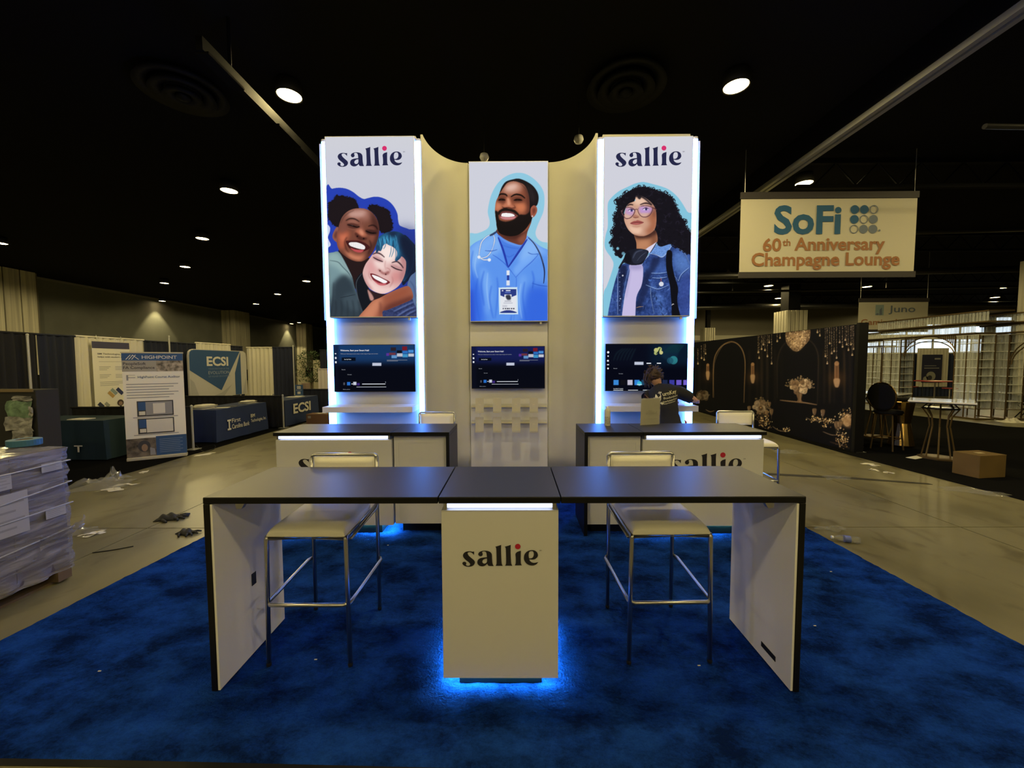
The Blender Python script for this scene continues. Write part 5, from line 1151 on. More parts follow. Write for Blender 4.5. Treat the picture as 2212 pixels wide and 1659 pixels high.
drape((DXL, dy(78)), (DXL, dy(162)), .02, 2.43, M_navy, 'dark drape panel next to the leaning pole')
drape((DXL, dy(162)), (DXL, dy(310)), .02, 2.44, M_ivory, 'ivory drape behind the hanging white service banner')
drape((DXL, dy(310)), (DXL, dy(421)), .02, 2.42, M_navy, 'navy drape behind the roll-up banner')
drape((DXL, dy(421)), (DXL, dy(497)), .02, 2.46, M_ivory, 'ivory drape peeking over the blue backdrop display')
drape((DXL, dy(497)), (DXL, 13.9), .02, 2.42, M_navy, 'navy drape at the corner behind the blue backdrop display')
q = on_y(532, 748, 15.1); q2 = on_y(588, 748, 15.1); q3 = on_y(636, 748, 15.1)
drape((q[0], 15.1), (q2[0], 15.1), .02, 2.44, M_ivory, 'ivory drape in the corner past the blue backdrop display')
drape((q2[0], 15.1), (q3[0], 15.1), .02, 2.44, mat('deep_navy_drape', (.015, .02, .05), .9), 'navy drape hanging between the corner ivory drape and a white pole')
pole(q3[0], 15.0, 2.5, 'white drape pole by the potted tree'); q = on_x(66, 830, DXL + .12); pole(DXL + .12, q[1], 2.4, 'thin pale drape pole in front of the black drapes')
q = on_x(365, 735, DXL + .1); pole(DXL + .1, q[1], 2.58, 'drape pole standing above the roll-up banner')
q = on_z(418, 972); pole(q[0], q[1], .93, 'short pole at the near corner of the navy table'); pa = q
q = on_z(613, 925); pole(q[0], q[1], .93, 'short pole between the navy table and the ecsi table'); pb = q
drape((DXL + .2, pa[1] + .02), (pa[0] - .03, pa[1] + .02), .02, .9, M_blk, 'low black side drape beside the roll-up banner', .02)
drape((DXL + .2, pb[1] + .02), (pb[0] - .03, pb[1] + .02), .02, .9, M_blk, 'low black side drape between the two logo tables', .02)
a = on_y(640, 842, 13.6); c = on_y(716, 842, 13.6)
drape((a[0], 13.6), (c[0], 13.6), .02, a[2], M_navy, 'low navy side drape beyond the ecsi table', .02)
a = on_y(687, 798, 15.6); c = on_y(712, 798, 15.6); drape((a[0], 15.6), (c[0], 15.6), .02, a[2], mat('pale_drape', (.62, .58, .6), .8), 'pale drape strip just beside the lit tower edge', .02)
a = on_y(690, 765, 15.7); drape((a[0], 15.72), (a[0] + .6, 15.72), .02, 2.35, M_navy, 'dark drape panel hanging over the pale strip', .02)

# --- clothed tables
def cloth_table(x0, x1, y0, y1, m, lab, zt=.76):
    t = wthing('clothed_table', lab, 'table', ((x0 + x1) / 2, (y0 + y1) / 2, 0)); rg = random.Random(int(y0 * 100))
    MB().box(x0 + .03, x1 - .03, y0 + .03, y1 - .03, zt - .03, zt - .004).build('table_top', M_gloss, t)
    for (x, y) in ((x0 + .08, y0 + .08), (x1 - .08, y0 + .08), (x0 + .08, y1 - .08), (x1 - .08, y1 - .08)): MB().tube([(x, y, 0), (x, y, zt - .03)], .016, 8).build('leg', M_pipe, t)
    per = [(x0, y0), (x1, y0), (x1, y1), (x0, y1)]; pts = []
    for i in range(4):
        a, b_ = Vector(per[i]), Vector(per[(i + 1) % 4]); n = int((b_ - a).length / .05)
        for k in range(n):
            p = a + (b_ - a) * k / n; ce = min(k, n - k) / n; pts.append((p, i, ce))
    b = MB(); nz = 8; M_ = len(pts); cx, cy_ = (x0 + x1) / 2, (y0 + y1) / 2
    for j in range(nz + 1):
        v = j / nz
        for i, (p, sd, ce) in enumerate(pts):
            o_ = (p - Vector((cx, cy_))).normalized(); fl_ = v * (.012 + .05 * max(0, 1 - ce * 9) + .014 * math.sin(i * .55 + sd)); b.v.append((p.x + o_.x * fl_, p.y + o_.y * fl_, zt - v * (zt - .018)))
    for j in range(nz):
        for i in range(M_): b.f.append((j * M_ + i, j * M_ + (i + 1) % M_, (j + 1) * M_ + (i + 1) % M_, (j + 1) * M_ + i))
    b.f.append(tuple(range(M_)))
    b.build('table_cloth', m, t, smooth=False)
    return t
M_cnavy = mat('navy_cloth', (.014, .03, .1), .85); M_cteal = mat('teal_cloth', (.006, .026, .045), .85)
M_print_w = mat('white_print', (.7, .68, .62), .7); M_print_b = mat('blue_print', (.03, .09, .24), .7); M_print_k = mat('dark_print', (.05, .05, .06), .7); M_print_g = mat('grey_print', (.3, .3, .32), .7)
a = on_z(471, 958); c = on_z(575, 929); XT = -6.83
t1 = cloth_table(XT - .76, XT, a[1], c[1], M_cnavy, 'table under a navy cloth lettered for two companies')
fr = Frame((XT + .03, a[1], 0), (0, 1, 0), (0, 0, 1)); Lt = c[1] - a[1]
text(fr, 'First', M_print_w, t1, .44, .4, .3, .1, .01); text(fr, 'Carolina Bank', M_print_w, t1, .44, .25, .62, .11, .012); text(fr, 'BM', M_print_w, t1, 1.12, .43, .16, .09, .02); text(fr, 'Technologies, Inc.', M_print_w, t1, 1.12, .28, .62, .11, .012)
flat(fr, 'bank_mark', M_print_w, t1, [rect(.29, .45, .41, .49), rect(.33, .28, .37, .45), rect(.29, .24, .41, .28)], .004)
a = on_z(617, 925); c = on_z(664, 909); XE = -6.56
t2 = cloth_table(XE - .76, XE, a[1] + .12, a[1] + 2.0, M_cnavy, 'table under a navy cloth lettered ecsi')
fr = Frame((XE + .03, a[1] + .12, 0), (0, 1, 0), (0, 0, 1)); text(fr, 'ECSI', M_print_w, t2, .37, .33, .98, .3, .03)
a = on_z(228, 996); XH = float(a[0])
t3 = cloth_table(XH - 1.62, XH, a[1], a[1] + .76, M_cteal, 'table under a dark teal cloth beside the black bin')
fr = Frame((XH - 1.62, a[1] - .03, 0), (1, 0, 0), (0, 0, 1)); q = on_y(161, 976, a[1] - .03); text(fr, 'T', M_print_w, t3, q[0] - (XH - 1.62), q[2] - .02, .16, .13, .02)
t = thing('paper_stack', 'thin pale paper stack on the teal table', 'papers', tuple(on_z(176, 907, .762))); MB().box(-.16, .16, -.11, .11, 0, .012).build('sheets', M_print_w, t)
# folded shirts, leaflets, sign and bottle on the tables
def folded(px, py, n, lab, s=1.0, z=.762):
    p = on_z(px, py, z); t = thing('folded_shirt_pile', lab, 'shirt pile', tuple(p)); rg = random.Random(px)
    for k in range(n):
        w, d = .2 * s + rg.uniform(-.02, .02), .15 * s + rg.uniform(-.02, .02); rz = rg.uniform(-.15, .15); b = MB(); off = rg.uniform(-.02, .02)
        b.grid(8, 6, lambda u, v: ((u - .5) * 2 * w + off, (v - .5) * 2 * d, k * .026 + .026 * (1 - abs(2 * u - 1) ** 6) * (1 - abs(2 * v - 1) ** 6) + rg.uniform(0, .004))); b.box(-w + off, w + off, -d, d, k * .026, k * .026 + .004)
        b.build('folded_shirt', mat('white_cotton', (.66, .64, .56), .9), t, smooth=True).rotation_euler = (0, 0, rz + 1.5)
folded(442, 884, 4, 'pile of folded white shirts near the roll-up banner end of the navy table'); folded(536, 872, 3, 'pile of folded white shirts at the far end of the navy table', .9)
for (px, py, m, lab) in ((480, 882, M_print_w, 'white leaflet lying on the navy table'), (497, 879, M_print_k, 'dark leaflet lying on the navy table')):
    p = on_z(px, py, .762); t = thing('leaflet', lab, 'leaflet', tuple(p), .3); MB().box(-.14, .14, -.1, .1, 0, .006).build('sheet', m, t)
p = np.array([-6.95, 12.3, .762]); t = thing('leaflet', 'white leaflets spread on the ecsi table', 'leaflet', tuple(p)); MB().box(-.2, .2, -.1, .1, 0, .008).build('sheet', M_print_w, t); MB().box(-.1, .2, .12, .3, 0, .006).build('sheet', M_print_w, t)
p = np.array([-7.05, 12.8, .762]); t = thing('counter_sign', 'small blue counter sign on the ecsi table', 'sign', tuple(p)); MB().box(-.13, .13, .0, .012, .01, .36).build('sign_board', M_print_b, t); MB().box(-.1, .1, -.05, .08, 0, .012).build('sign_foot', M_print_w, t); fr = Frame((p[0] * 0 - .13, -.001, 0), (1, 0, 0), (0, 0, 1)); flat(fr, 'printed_block', M_print_w, t, [rect(.07, .23, .19, .32), rect(.03, .185, .22, .195), rect(.08, .06, .18, .14)], .002); text(fr, 'ECSI', M_print_b, t, .085, .265, .09, .03, .02)
p = on_x(597, 850, -7.5); t = thing('water_bottle', 'clear water bottle standing by the low black drape', 'bottle', (p[0], p[1], .93)); t.location = (-7.6, float(pb[1]) + .32, .762)
M_pet = mat('clear_plastic', (.9, .93, .95), .12, trans=.85, alpha=.55)
def bottle_parts(t):
    MB().lathe([(.0, .0), (.03, .0), (.033, .01), (.033, .05), (.031, .055), (.033, .06), (.033, .13), (.03, .15), (.014, .185), (.013, .2)], 18).build('bottle_body', M_pet, t, smooth=True); MB().lathe([(.0155, .197), (.0155, .213), (.0, .214)], 14).build('cap', mat('bottle_cap', (.8, .82, .85), .4), t); MB().lathe([(.0336, .07), (.0336, .115)], 18).build('label_band', mat('bottle_label', (.12, .16, .5), .5), t)
t.location = (XE - .4, float(on_z(617, 925)[1]) + .25, .762); bottle_parts(t)

# --- blue backdrop display
B0 = Vector((-9.3, float(on_x(406, 750, -9.3)[1]), .78)); B1 = Vector((-9.3, float(on_x(531, 757, -9.3)[1]), .78)); dW = (B1 - B0).length; dH = 1.47
t = wthing('backdrop_display', 'curved-corner blue and white fabric display lettered ecsi', 'display', tuple((B0 + B1) / 2)); t.location.z = 0
ed = (B1 - B0).normalized(); fr = Frame(B0, ed, (0, 0, 1))
def rr(u0, v0, u1, v1, r):
    P = []
    for (cx, cy, a0) in ((u1 - r, v0 + .02, -90), (u1 - r, v1 - r, 0), (u0 + r, v1 - r, 90), (u0 + r, v0 + .02, 180)):
        rad = r if cy > v0 + .1 else .02
        for k in range(6): a = math.radians(a0 + 18 * k); P.append((cx + (r if rad == r else (r if a0 == -90 and False else r)) * math.cos(a) if rad == r else (u1 if a0 == -90 else u0), cy + rad * math.sin(a) if rad == r else v0))
    return P
body_ = [(0, 0), (dW, 0), (dW, dH - .2), (dW - .03, dH - .08), (dW - .1, dH - .02), (dW - .2, dH), (.2, dH), (.1, dH - .02), (.03, dH - .08), (0, dH - .2)]
MB().prism([fr.p(u, v, 0) for u, v in body_], -fr.n * .05).build('tension_frame', mat('display_white', (.55, .54, .52), .7), t)
flat(fr, 'blue_field', M_print_b, t, [[(.02, dH - .2), (.04, dH - .1), (.1, dH - .04), (.2, dH - .02), (dW * .87, dH - .02), (dW * .5, .2), (.02, dH * .58)]], .003)
flat(fr, 'blue_stripe', M_print_b, t, [[(dW * .76, .01), (dW * .88, .01), (dW * .88, dH - .03), (dW * .82, dH * .74), (dW * .76, dH * .5)]], .004)
flat(fr, 'facet_shade', mat('facet_grey', (.42, .42, .42), .8), t, [[(.02, .02), (.35, .02), (.16, dH * .34), (.02, dH * .42)], [(dW * .3, .02), (dW * .55, .02), (dW * .7, dH * .25), (dW * .5, .12)], [(dW * .9, .02), (dW * .98, .02), (dW * .98, dH * .4)]], .003)
text(fr, 'ECSI', M_print_w, t, dW * .27, dH * .66, dW * .37, dH * .2, .03, h=.006); mf = mat('faint_print', (.2, .26, .4), .7); text(fr, 'YOUR PARTNER IN THE', mf, t, dW * .29, dH * .585, dW * .36, dH * .035, h=.006); text(fr, 'EVOLUTION', mat('pale_print', (.4, .44, .52), .7), t, dW * .29, dH * .49, dW * .36, dH * .065, h=.006); text(fr, 'OF HIGHER EDUCATION', mf, t, dW * .29, dH * .425, dW * .37, dH * .035, h=.006)
for u in (.3, dW - .3): MB().tube([tuple(fr.p(u, 0, -.03)), (fr.p(u, 0, -.03).x, fr.p(u, 0, -.03).y, 0)], .02, 8).build('stand_leg', M_pipe, t)

# --- roll-up banner
A = on_z(275, 998); Bq = on_z(405, 985); A = Vector((A[0], A[1], 0)); Bv = Vector((Bq[0], Bq[1], 0)); ex = (Bv - A).normalized(); Wb = (Bv - A).length; Hb = 2.06
t = wthing('roll_up_banner', 'roll-up banner headed HighPoint with two laptop pictures', 'banner', tuple((A + Bv) / 2)); fr = Frame(A + Vector((0, 0, .06)), ex, (0, 0, 1)); nb = fr.n
MB().prism([tuple(A - nb * .07), tuple(Bv - nb * .07), tuple(Bv + nb * .05), tuple(A + nb * .05)], (0, 0, .06)).build('base_case', mat('cream_metal', (.55, .52, .42), .5, metal=.3), t, bevel=.01)
MB().prism([tuple(fr.p(0, 0, 0)), tuple(fr.p(Wb, 0, 0)), tuple(fr.p(Wb, Hb - .1, 0)), tuple(fr.p(0, Hb - .1, 0))], -nb * .003).build('banner_sheet', mat('banner_cream', (.85, .83, .74), .7), t)
MB().prism([tuple(fr.p(-.01, Hb - .1, .012)), tuple(fr.p(Wb + .01, Hb - .1, .012)), tuple(fr.p(Wb + .01, Hb - .075, .012)), tuple(fr.p(-.01, Hb - .075, .012))], -nb * .025).build('top_rail', mat('cream_metal'), t)
MB().tube([tuple(fr.p(Wb / 2, -.05, -.03)), tuple(fr.p(Wb / 2, Hb - .1, -.03))], .012, 8).build('support_pole', M_pipe, t)
hB = Hb - .1
flat(fr, 'blue_header', M_print_b, t, [rect(.0, hB * .93, Wb, hB)], .003); flat(fr, 'blue_footer', M_print_b, t, [rect(.42, 0, Wb, hB * .19)], .003); text(fr, 'HIGHPOINT', M_print_w, t, Wb * .32, hB * .947, Wb * .58, hB * .032, .012, h=.005)
flat(fr, 'peak_mark', M_print_w, t, [[(Wb * (.06 + k * .045), hB * .94), (Wb * (.075 + k * .045), hB * .94), (Wb * (.15 + k * .04), hB * .985), (Wb * (.135 + k * .04), hB * .985)] for k in range(3)] + [[(Wb * .16, hB * .985), (Wb * .175, hB * .985), (Wb * .28, hB * .94), (Wb * .262, hB * .94)]], .005)
flat(fr, 'photo_strip', mat('photo_tan', (.3, .26, .2), .7, noise=(14, .8, 3)), t, [rect(Wb * .55, hB * .825, Wb, hB * .93)], .003); flat(fr, 'heading_band', mat('band_grey', (.36, .34, .3), .7), t, [rect(0, hB * .825, Wb * .55, hB * .93)], .003)
text(fr, 'PeopleSoft', M_print_k, t, Wb * .02, hB * .88, Wb * .36, hB * .034, .015, h=.005); text(fr, 'FA Compliance', M_print_k, t, Wb * .02, hB * .842, Wb * .5, hB * .034, .015, h=.005); text(fr, 'HighPoint Course Auditor', M_print_b, t, Wb * .24, hB * .755, Wb * .7, hB * .028, .006, h=.005)
flat(fr, 'course_mark', M_print_g, t, [rect(Wb * .06, hB * .765, Wb * .2, hB * .77), rect(Wb * .06, hB * .79, Wb * .2, hB * .793), rect(Wb * .06, hB * .74, Wb * .09, hB * .793)], .004)
flat(fr, 'text_rows', M_print_g, t, [rect(Wb * .05, hB * (.7 - k * .026), Wb * (.9 - .08 * (k % 3)), hB * (.707 - k * .026)) for k in range(6)], .004)
for (v0, fill_) in ((.39, M_print_k), (.22, M_print_w)):
    flat(fr, 'laptop_frame', M_print_k, t, [rect(Wb * .2, hB * v0, Wb * .8, hB * (v0 + .15))], .004); flat(fr, 'laptop_screen', M_print_g if fill_ is M_print_k else M_print_w, t, [rect(Wb * .34, hB * (v0 + .012), Wb * .78, hB * (v0 + .14))], .006); flat(fr, 'laptop_menu', M_print_b, t, [rect(Wb * .22, hB * (v0 + .06), Wb * .34, hB * (v0 + .14))], .006); flat(fr, 'laptop_page', M_print_w, t, [rect(Wb * .46, hB * (v0 + .025), Wb * .66, hB * (v0 + .125)), rect(Wb * .23, hB * (v0 + .015), Wb * .33, hB * (v0 + .05))], .008); flat(fr, 'laptop_base', M_print_g, t, [rect(Wb * .13, hB * (v0 - .012), Wb * .87, hB * (v0 - .005))], .004)
flat(fr, 'portrait_photo', mat('photo_dark', (.12, .1, .08), .7, noise=(9, .8, 3)), t, [rect(0, 0, .42, hB * .18)], .004); flat(fr, 'portrait_hair', M_print_k, t, [circ(.25, .2, .09, 16, .11)], .006); flat(fr, 'portrait_face', mat('print_skin', (.3, .2, .14), .7), t, [circ(.255, .17, .045, 14, .07)], .008); flat(fr, 'portrait_top', M_print_g, t, [[(.33, .02), (.41, .02), (.4, .14), (.33, .17)]], .006)
flat(fr, 'footer_rows', mf, t, [rect(.47, hB * (.155 - k * .018), Wb - .06 - .04 * (k % 2), hB * (.16 - k * .018)) for k in range(8)], .005)

# --- hanging service banner on the ivory drape
XB = DXL + .09; y0 = float(on_x(198, 745, XB)[1]); y1 = float(on_x(279, 750, XB)[1]); zt_ = float(on_x(198, 737, XB)[2]); zb = float(on_x(205, 884, XB)[2])
t = wthing('hanging_banner', 'white service banner with tilted colour blocks hung on the ivory drape', 'banner', (XB, (y0 + y1) / 2, zb)); fr = Frame((XB, y0, zb), (0, 1, 0), (0, 0, 1)); wS, hS = y1 - y0, zt_ - zb
MB().box(XB - .006, XB, y0, y1, zb, zt_).build('banner_sheet', mat('banner_white', (.85, .83, .74), .7), t); flat(fr, 'navy_header', mat('header_navy', (.06, .06, .12), .7), t, [rect(0, hS * .9, wS, hS)], .003)
text(fr, 'BM Technologies, Inc.', M_print_k, t, wS * .13, hS * .8, wS * .75, hS * .03, .008, h=.004); text(fr, 'helps with student refunds', M_print_k, t, wS * .13, hS * .755, wS * .84, hS * .03, .008, h=.004)
flat(fr, 'text_rows', M_print_g, t, [rect(wS * .15, hS * .7, wS, hS * .704)] + [rect(wS * (.15 + .42 * c_), hS * (.62 - r * .12 - k * .022), wS * (.45 + .42 * c_ - .05 * k), hS * (.626 - r * .12 - k * .022)) for c_ in range(2) for r in range(2) for k in range(3)] + [rect(wS * .15, hS * (.39 - k * .025), wS * (.95 - k * .15), hS * (.396 - k * .025)) for k in range(3)], .003)
for (u, v, w_, l, col) in ((.42, .2, .09, .2, (.5, .33, .12)), (.5, .24, .09, .2, (.28, .36, .36)), (.66, .24, .1, .22, (.03, .04, .12)), (.14, .05, .1, .16, (.03, .04, .09)), (.3, .05, .09, .14, (.34, .36, .34))):
    c_, s_ = math.cos(.75), math.sin(.75); P = [(a_ * c_ - b_ * s_, a_ * s_ + b_ * c_) for a_, b_ in ((-w_ / 2, -l / 2), (w_ / 2, -l / 2), (w_ / 2, l / 2), (-w_ / 2, l / 2))]
    flat(fr, 'colour_block', mat('block_%d' % int(u * 100), col, .7), t, [[(wS * (u + a_), hS * v + wS * b_) for a_, b_ in P]], .004)
for u in (.66, .95): flat(fr, 'printed_head', mat('print_hair', (.06, .035, .025), .7), t, [circ(wS * u, hS * .06, wS * .09, 16)], .005); flat(fr, 'printed_face', mat('print_skin'), t, [circ(wS * u, hS * .05, wS * .055, 16)], .007)
for u in (.15, wS - .15): MB().tube([(XB - .01, y0 + u, zt_), (XB - .05, y0 + u, 2.5)], .006, 5).build('hook_wire', M_pipe, t)

# --- black bin with taped papers
X1 = float(on_z(130, 960, .0)[0]); q = on_y(77, 844, 5.6); xr = q[0]; zt_ = q[2]; bd = float(on_x(131, 900, xr)[1])
t = wthing('black_bin', 'tall black bulk bin with crumpled papers taped on its side', 'bin', (xr - .7, 5.8, 0))
MB().box(xr - 1.5, xr, 5.6, bd, .05, zt_).build('bin_wall', mat('black_board', (.02, .02, .021), .8), t, bevel=.01); MB().box(xr - 1.48, xr - .02, 5.62, bd - .02, 0, .05).build('bin_skid', M_gloss, t); MB().box(xr - 1.5, xr - .03, 5.585, 5.6, zt_ - .03, zt_ + .012).build('bin_flap', mat('tan_board', (.2, .15, .09), .8), t)
rg = random.Random(2)
for k, (pa_, pb_, pc, pd, col) in enumerate(((28, 857, 70, 868, (.26, .26, .27)), (18, 868, 70, 903, (.15, .24, .17)), (17, 902, 74, 932, (.3, .3, .32)), (34, 932, 76, 952, (.25, .25, .27)), (70, 880, 78, 900, (.3, .3, .3)))):
    a = on_y(pa_, pd, 5.59); b_ = on_y(pc, pb_, 5.59); MB().grid(6, 4, lambda u, v: (a[0] + (b_[0] - a[0]) * (u + .04 * math.sin(v * 7 + k)), 5.588 - .008 * k - rg.uniform(0, .02), a[2] + (b_[2] - a[2]) * (v + .06 * math.sin(u * 6)))).build('taped_paper', mat('taped_paper_%d' % k, col, .7, noise=(11, .5, 4)), t)
# --- dark folding chair behind the banner
q = on_z(262, 965); t = thing('folding_chair', 'black folding chair half hidden behind the roll-up banner', 'chair', (q[0], q[1] + .4, 0), .6)
for s in (-1, 1):
    MB().tube([(s * .22, .22, 0), (s * .22, -.05, .45), (s * .22, -.2, .88)], .013, 8).build('leg', M_gloss, t); MB().tube([(s * .2, -.22, 0), (s * .2, .2, .45)], .013, 8).build('leg', M_gloss, t)
MB().box(-.21, .21, -.2, .22, .44, .47).build('seat', M_gloss, t, bevel=.01); MB().box(-.22, .22, -.215, -.185, .66, .86).build('backrest', M_gloss, t, bevel=.01); MB().tube([(-.22, .22, .12), (.22, .22, .12)], .01, 6).build('stretcher', M_chrome, t)

# --- shrink-wrapped pallet and tape roll
PX1, PY1 = -3.78, 3.27; zt_ = 1.13
t = wthing('wrapped_pallet', 'pallet of stacked boxes under glossy shrink wrap with shipping labels', 'pallet', (PX1 - .6, PY1 - .55, 0))
M_wood = mat('pallet_wood', (.16, .11, .07), .85); M_carton = mat('grey_carton', (.1, .085, .11), .7); rg = random.Random(9)
for k in range(3): MB().box(PX1 - 1.2, PX1 - .01, PY1 - 1.08 + k * .48, PY1 - .98 + k * .48, .02, .1).build('stringer', M_wood, t)
for k in range(6): MB().box(PX1 - 1.2 + k * .205, PX1 - 1.05 + k * .205, PY1 - 1.1, PY1, .1, .12).build('deck_board', M_wood, t); MB().box(PX1 - 1.2 + k * .205, PX1 - 1.1 + k * .205, PY1 - 1.1, PY1, 0, .02).build('bottom_board', M_wood, t)
for j in range(4):
    for i in range(3):
        for k in range(2): MB().box(PX1 - 1.17 + k * .58, PX1 - 1.17 + k * .58 + .57, PY1 - 1.08 + i * .355, PY1 - 1.08 + i * .355 + .35, .12 + j * .25, .12 + j * .25 + .246).build('carton', M_carton, t, bevel=.006)
M_wrap = bpy.data.materials.new('shrink_wrap'); M_wrap.use_nodes = True
def wrapmat():
    nt = M_wrap.node_tree; b = nt.nodes['Principled BSDF']; b.inputs['Base Color'].default_value = (.46, .45, .52, 1); b.inputs['Roughness'].default_value = .14; b.inputs['Specular IOR Level'].default_value = .7
    tc = nt.nodes.new('ShaderNodeTexCoord'); mp = nt.nodes.new('ShaderNodeMapping'); mp.inputs['Scale'].default_value = (1.5, 1.2, 9); mp.inputs['Rotation'].default_value = (.22, .1, 0); n = nt.nodes.new('ShaderNodeTexNoise'); n.inputs['Scale'].default_value = 2.2; n.inputs['Detail'].default_value = 7; n.inputs['Distortion'].default_value = .8
    nt.links.new(tc.outputs['Object'], mp.inputs[0]); nt.links.new(mp.outputs[0], n.inputs['Vector'])
    r = nt.nodes.new('ShaderNodeMapRange'); r.inputs['From Min'].default_value = .35; r.inputs['From Max'].default_value = .72; r.inputs['To Min'].default_value = .22; r.inputs['To Max'].default_value = .75; nt.links.new(n.outputs['Fac'], r.inputs[0]); nt.links.new(r.outputs[0], b.inputs['Alpha'])
    bp = nt.nodes.new('ShaderNodeBump'); bp.inputs['Strength'].default_value = .7; bp.inputs['Distance'].default_value = .03; nt.links.new(n.outputs['Fac'], bp.inputs['Height']); nt.links.new(bp.outputs[0], b.inputs['Normal'])
wrapmat()
def wrap_shell():
    b = MB(); x0, x1, y0, y1 = PX1 - 1.185, PX1 - .005, PY1 - 1.095, PY1 - .005; per = []
    for (a, c_, n) in (((x0, y0), (x1, y0), 14), ((x1, y0), (x1, y1), 26), ((x1, y1), (x0, y1), 14), ((x0, y1), (x0, y0), 14)):
        for k in range(n): per.append((a[0] + (c_[0] - a[0]) * k / n, a[1] + (c_[1] - a[1]) * k / n))
    M_ = len(per); nz = 26
    for j in range(nz + 1):
        z = .1 + (zt_ - .1) * j / nz
        for i, (x, y) in enumerate(per):
            ox, oy = x - (x0 + x1) / 2, y - (y0 + y1) / 2; L = math.hypot(ox, oy); w = .006 * math.sin(i * .5 + z * 34) + .006 * math.sin(z * 60 - i * .9) + rg.uniform(-.004, .004) + (.018 * math.sin(i * 1.3 + 1) if j < 3 else 0); b.v.append((x + ox / L * w, y + oy / L * w, z))
    for j in range(nz):
        for i in range(M_): b.f.append((j * M_ + i, j * M_ + (i + 1) % M_, (j + 1) * M_ + (i + 1) % M_, (j + 1) * M_ + i))
    n0 = len(b.v)
    b.grid(16, 16, lambda u, v: (x0 + (x1 - x0) * u, y0 + (y1 - y0) * v, zt_ + .004 + (rg.uniform(0, .02) if 0 < u < 1 and 0 < v < 1 else 0)))
    return b.build('stretch_film', M_wrap, t, smooth=True)
wrap_shell()
M_lab = mat('shipping_label', (.42, .42, .45), .6); 
def plabel(px, py, w, h_, nm='shipping_label'):
    q = on_x(px, py, PX1 + .014); o = MB().box(PX1 + .012, PX1 + .015, q[1] - w / 2, q[1] + w / 2, q[2] - h_ / 2, q[2] + h_ / 2).build(nm, M_lab, t)
    fr = Frame((PX1 + .015, q[1] - w / 2, q[2] - h_ / 2), (0, 1, 0), (0, 0, 1)); flat(fr, 'print_lines', M_print_g, o, [rect(w * .1, h_ * (.75 - .2 * k), w * (.9 - .2 * (k % 2)), h_ * (.8 - .2 * k)) for k in range(4)], .001)
plabel(112, 1008, .14, .07); plabel(121, 1106, .14, .075); plabel(6, 1043, .1, .12); plabel(15, 1115, .26, .32, 'packing_list')
for (za, zb, k) in ((.98, 1.02, 0), (.72, .84, 1), (.62, .66, 2), (.36, .45, 3)):
    MB().tube([(PX1 + .012, PY1 - 1.1, za), (PX1 + .016, PY1 - .5, (za + zb) / 2 + .01), (PX1 + .014, PY1, zb), (PX1 - .3, PY1 + .012, zb - .02)], .006, 5).build('film_rope', M_lab, t, smooth=True)
b = MB(); b.grid(10, 5, lambda u, v: (PX1 + .01 + .07 * math.sin(u * 3) * v + rg.uniform(0, .02), PY1 - .25 + .32 * u, .36 + .1 * v + .05 * u + rg.uniform(-.02, .02))); b.build('loose_film', M_wrap, t, smooth=True)
q = on_z(54, 968, zt_); t = thing('tape_roll', 'blue tape roll lying on the wrapped pallet', 'tape roll', (q[0], q[1], zt_ + .024)); MB().lathe([(.05, .0), (.098, .0), (.1, .004), (.1, .048), (.098, .052), (.05, .052), (.05, .0)], 32).build('tape', mat('blue_tape', (.035, .13, .23), .5), t, smooth=False); MB().lathe([(.046, 0), (.05, 0), (.05, .05), (.046, .05), (.046, 0)], 28).build('core', mat('tan_board'), t)

# --- gloves, film scraps, papers, cable on the aisle floor
M_glove = mat('black_glove_rubber', (.012, .012, .014), .7)
def glove(px, py, rz, lab, s=1.0):
    q = on_z(px, py); t = thing('work_glove', lab, 'glove', (q[0], q[1], 0), rz); rg = random.Random(px)
    b = MB(); b.grid(12, 10, lambda u, v: ((u - .5) * .2 * s, (v - .5) * .13 * s, .004 + .045 * s * (1 - abs(2 * u - 1) ** 3) * (1 - abs(2 * v - 1) ** 3) * (1 + .3 * math.sin(u * 14 + v * 9)))); b.build('palm', M_glove, t, smooth=True, solid=.006)
    for k, (a, l) in enumerate(((-.5, .07), (-.2, .09), (.1, .09), (.4, .08))):
        y = (-.045 + k * .03) * s; MB().tube([(.08 * s, y, .016), (.08 * s + l * .5 * s * math.cos(a), y + l * .5 * s * math.sin(a), .022), (.08 * s + l * s * math.cos(a * 1.4), y + l * s * math.sin(a * 1.4), .012)], [.014 * s, .013 * s, .009 * s], 8).build('glove_finger', M_glove, t, smooth=True)
    MB().tube([(-.02 * s, -.06 * s, .015), (.02 * s, -.1 * s, .018), (.05 * s, -.12 * s, .011)], [.015 * s, .014 * s, .009 * s], 8).build('glove_thumb', M_glove, t, smooth=True)
glove(364, 1121, .2, 'larger black work glove dropped on the concrete aisle', 1.15); glove(402, 1152, -.3, 'smaller black work glove dropped next to the blue carpet edge', .85)
M_film = mat('clear_film', (.42, .42, .4), .1, alpha=.3, spec=.9)
def film(px, py, w, d, hh, lab, seed, rz=0.0, m=None, nm='plastic_film'):
    q = on_z(px, py); rg = random.Random(seed); b = MB(); ph = [rg.uniform(0, 6) for _ in range(6)]
    b.grid(18, 12, lambda u, v: ((u - .5) * w + .03 * math.sin(v * 8 + ph[0]), (v - .5) * d + .03 * math.sin(u * 9 + ph[1]), .003 + hh * max(0, (math.sin(u * 3.1) * math.sin(v * 3.1)) * (.55 + .45 * math.sin(u * 13 + ph[2]) * math.sin(v * 11 + ph[3]))) + rg.uniform(0, .3) * hh * math.sin(u * 3.1) * math.sin(v * 3.1)))
    o = b.build(nm, m or M_film); o.location = (q[0], q[1], 0.001); o.rotation_euler = (0, 0, rz); return tag(o, lab, 'film' if m is None else 'paper')
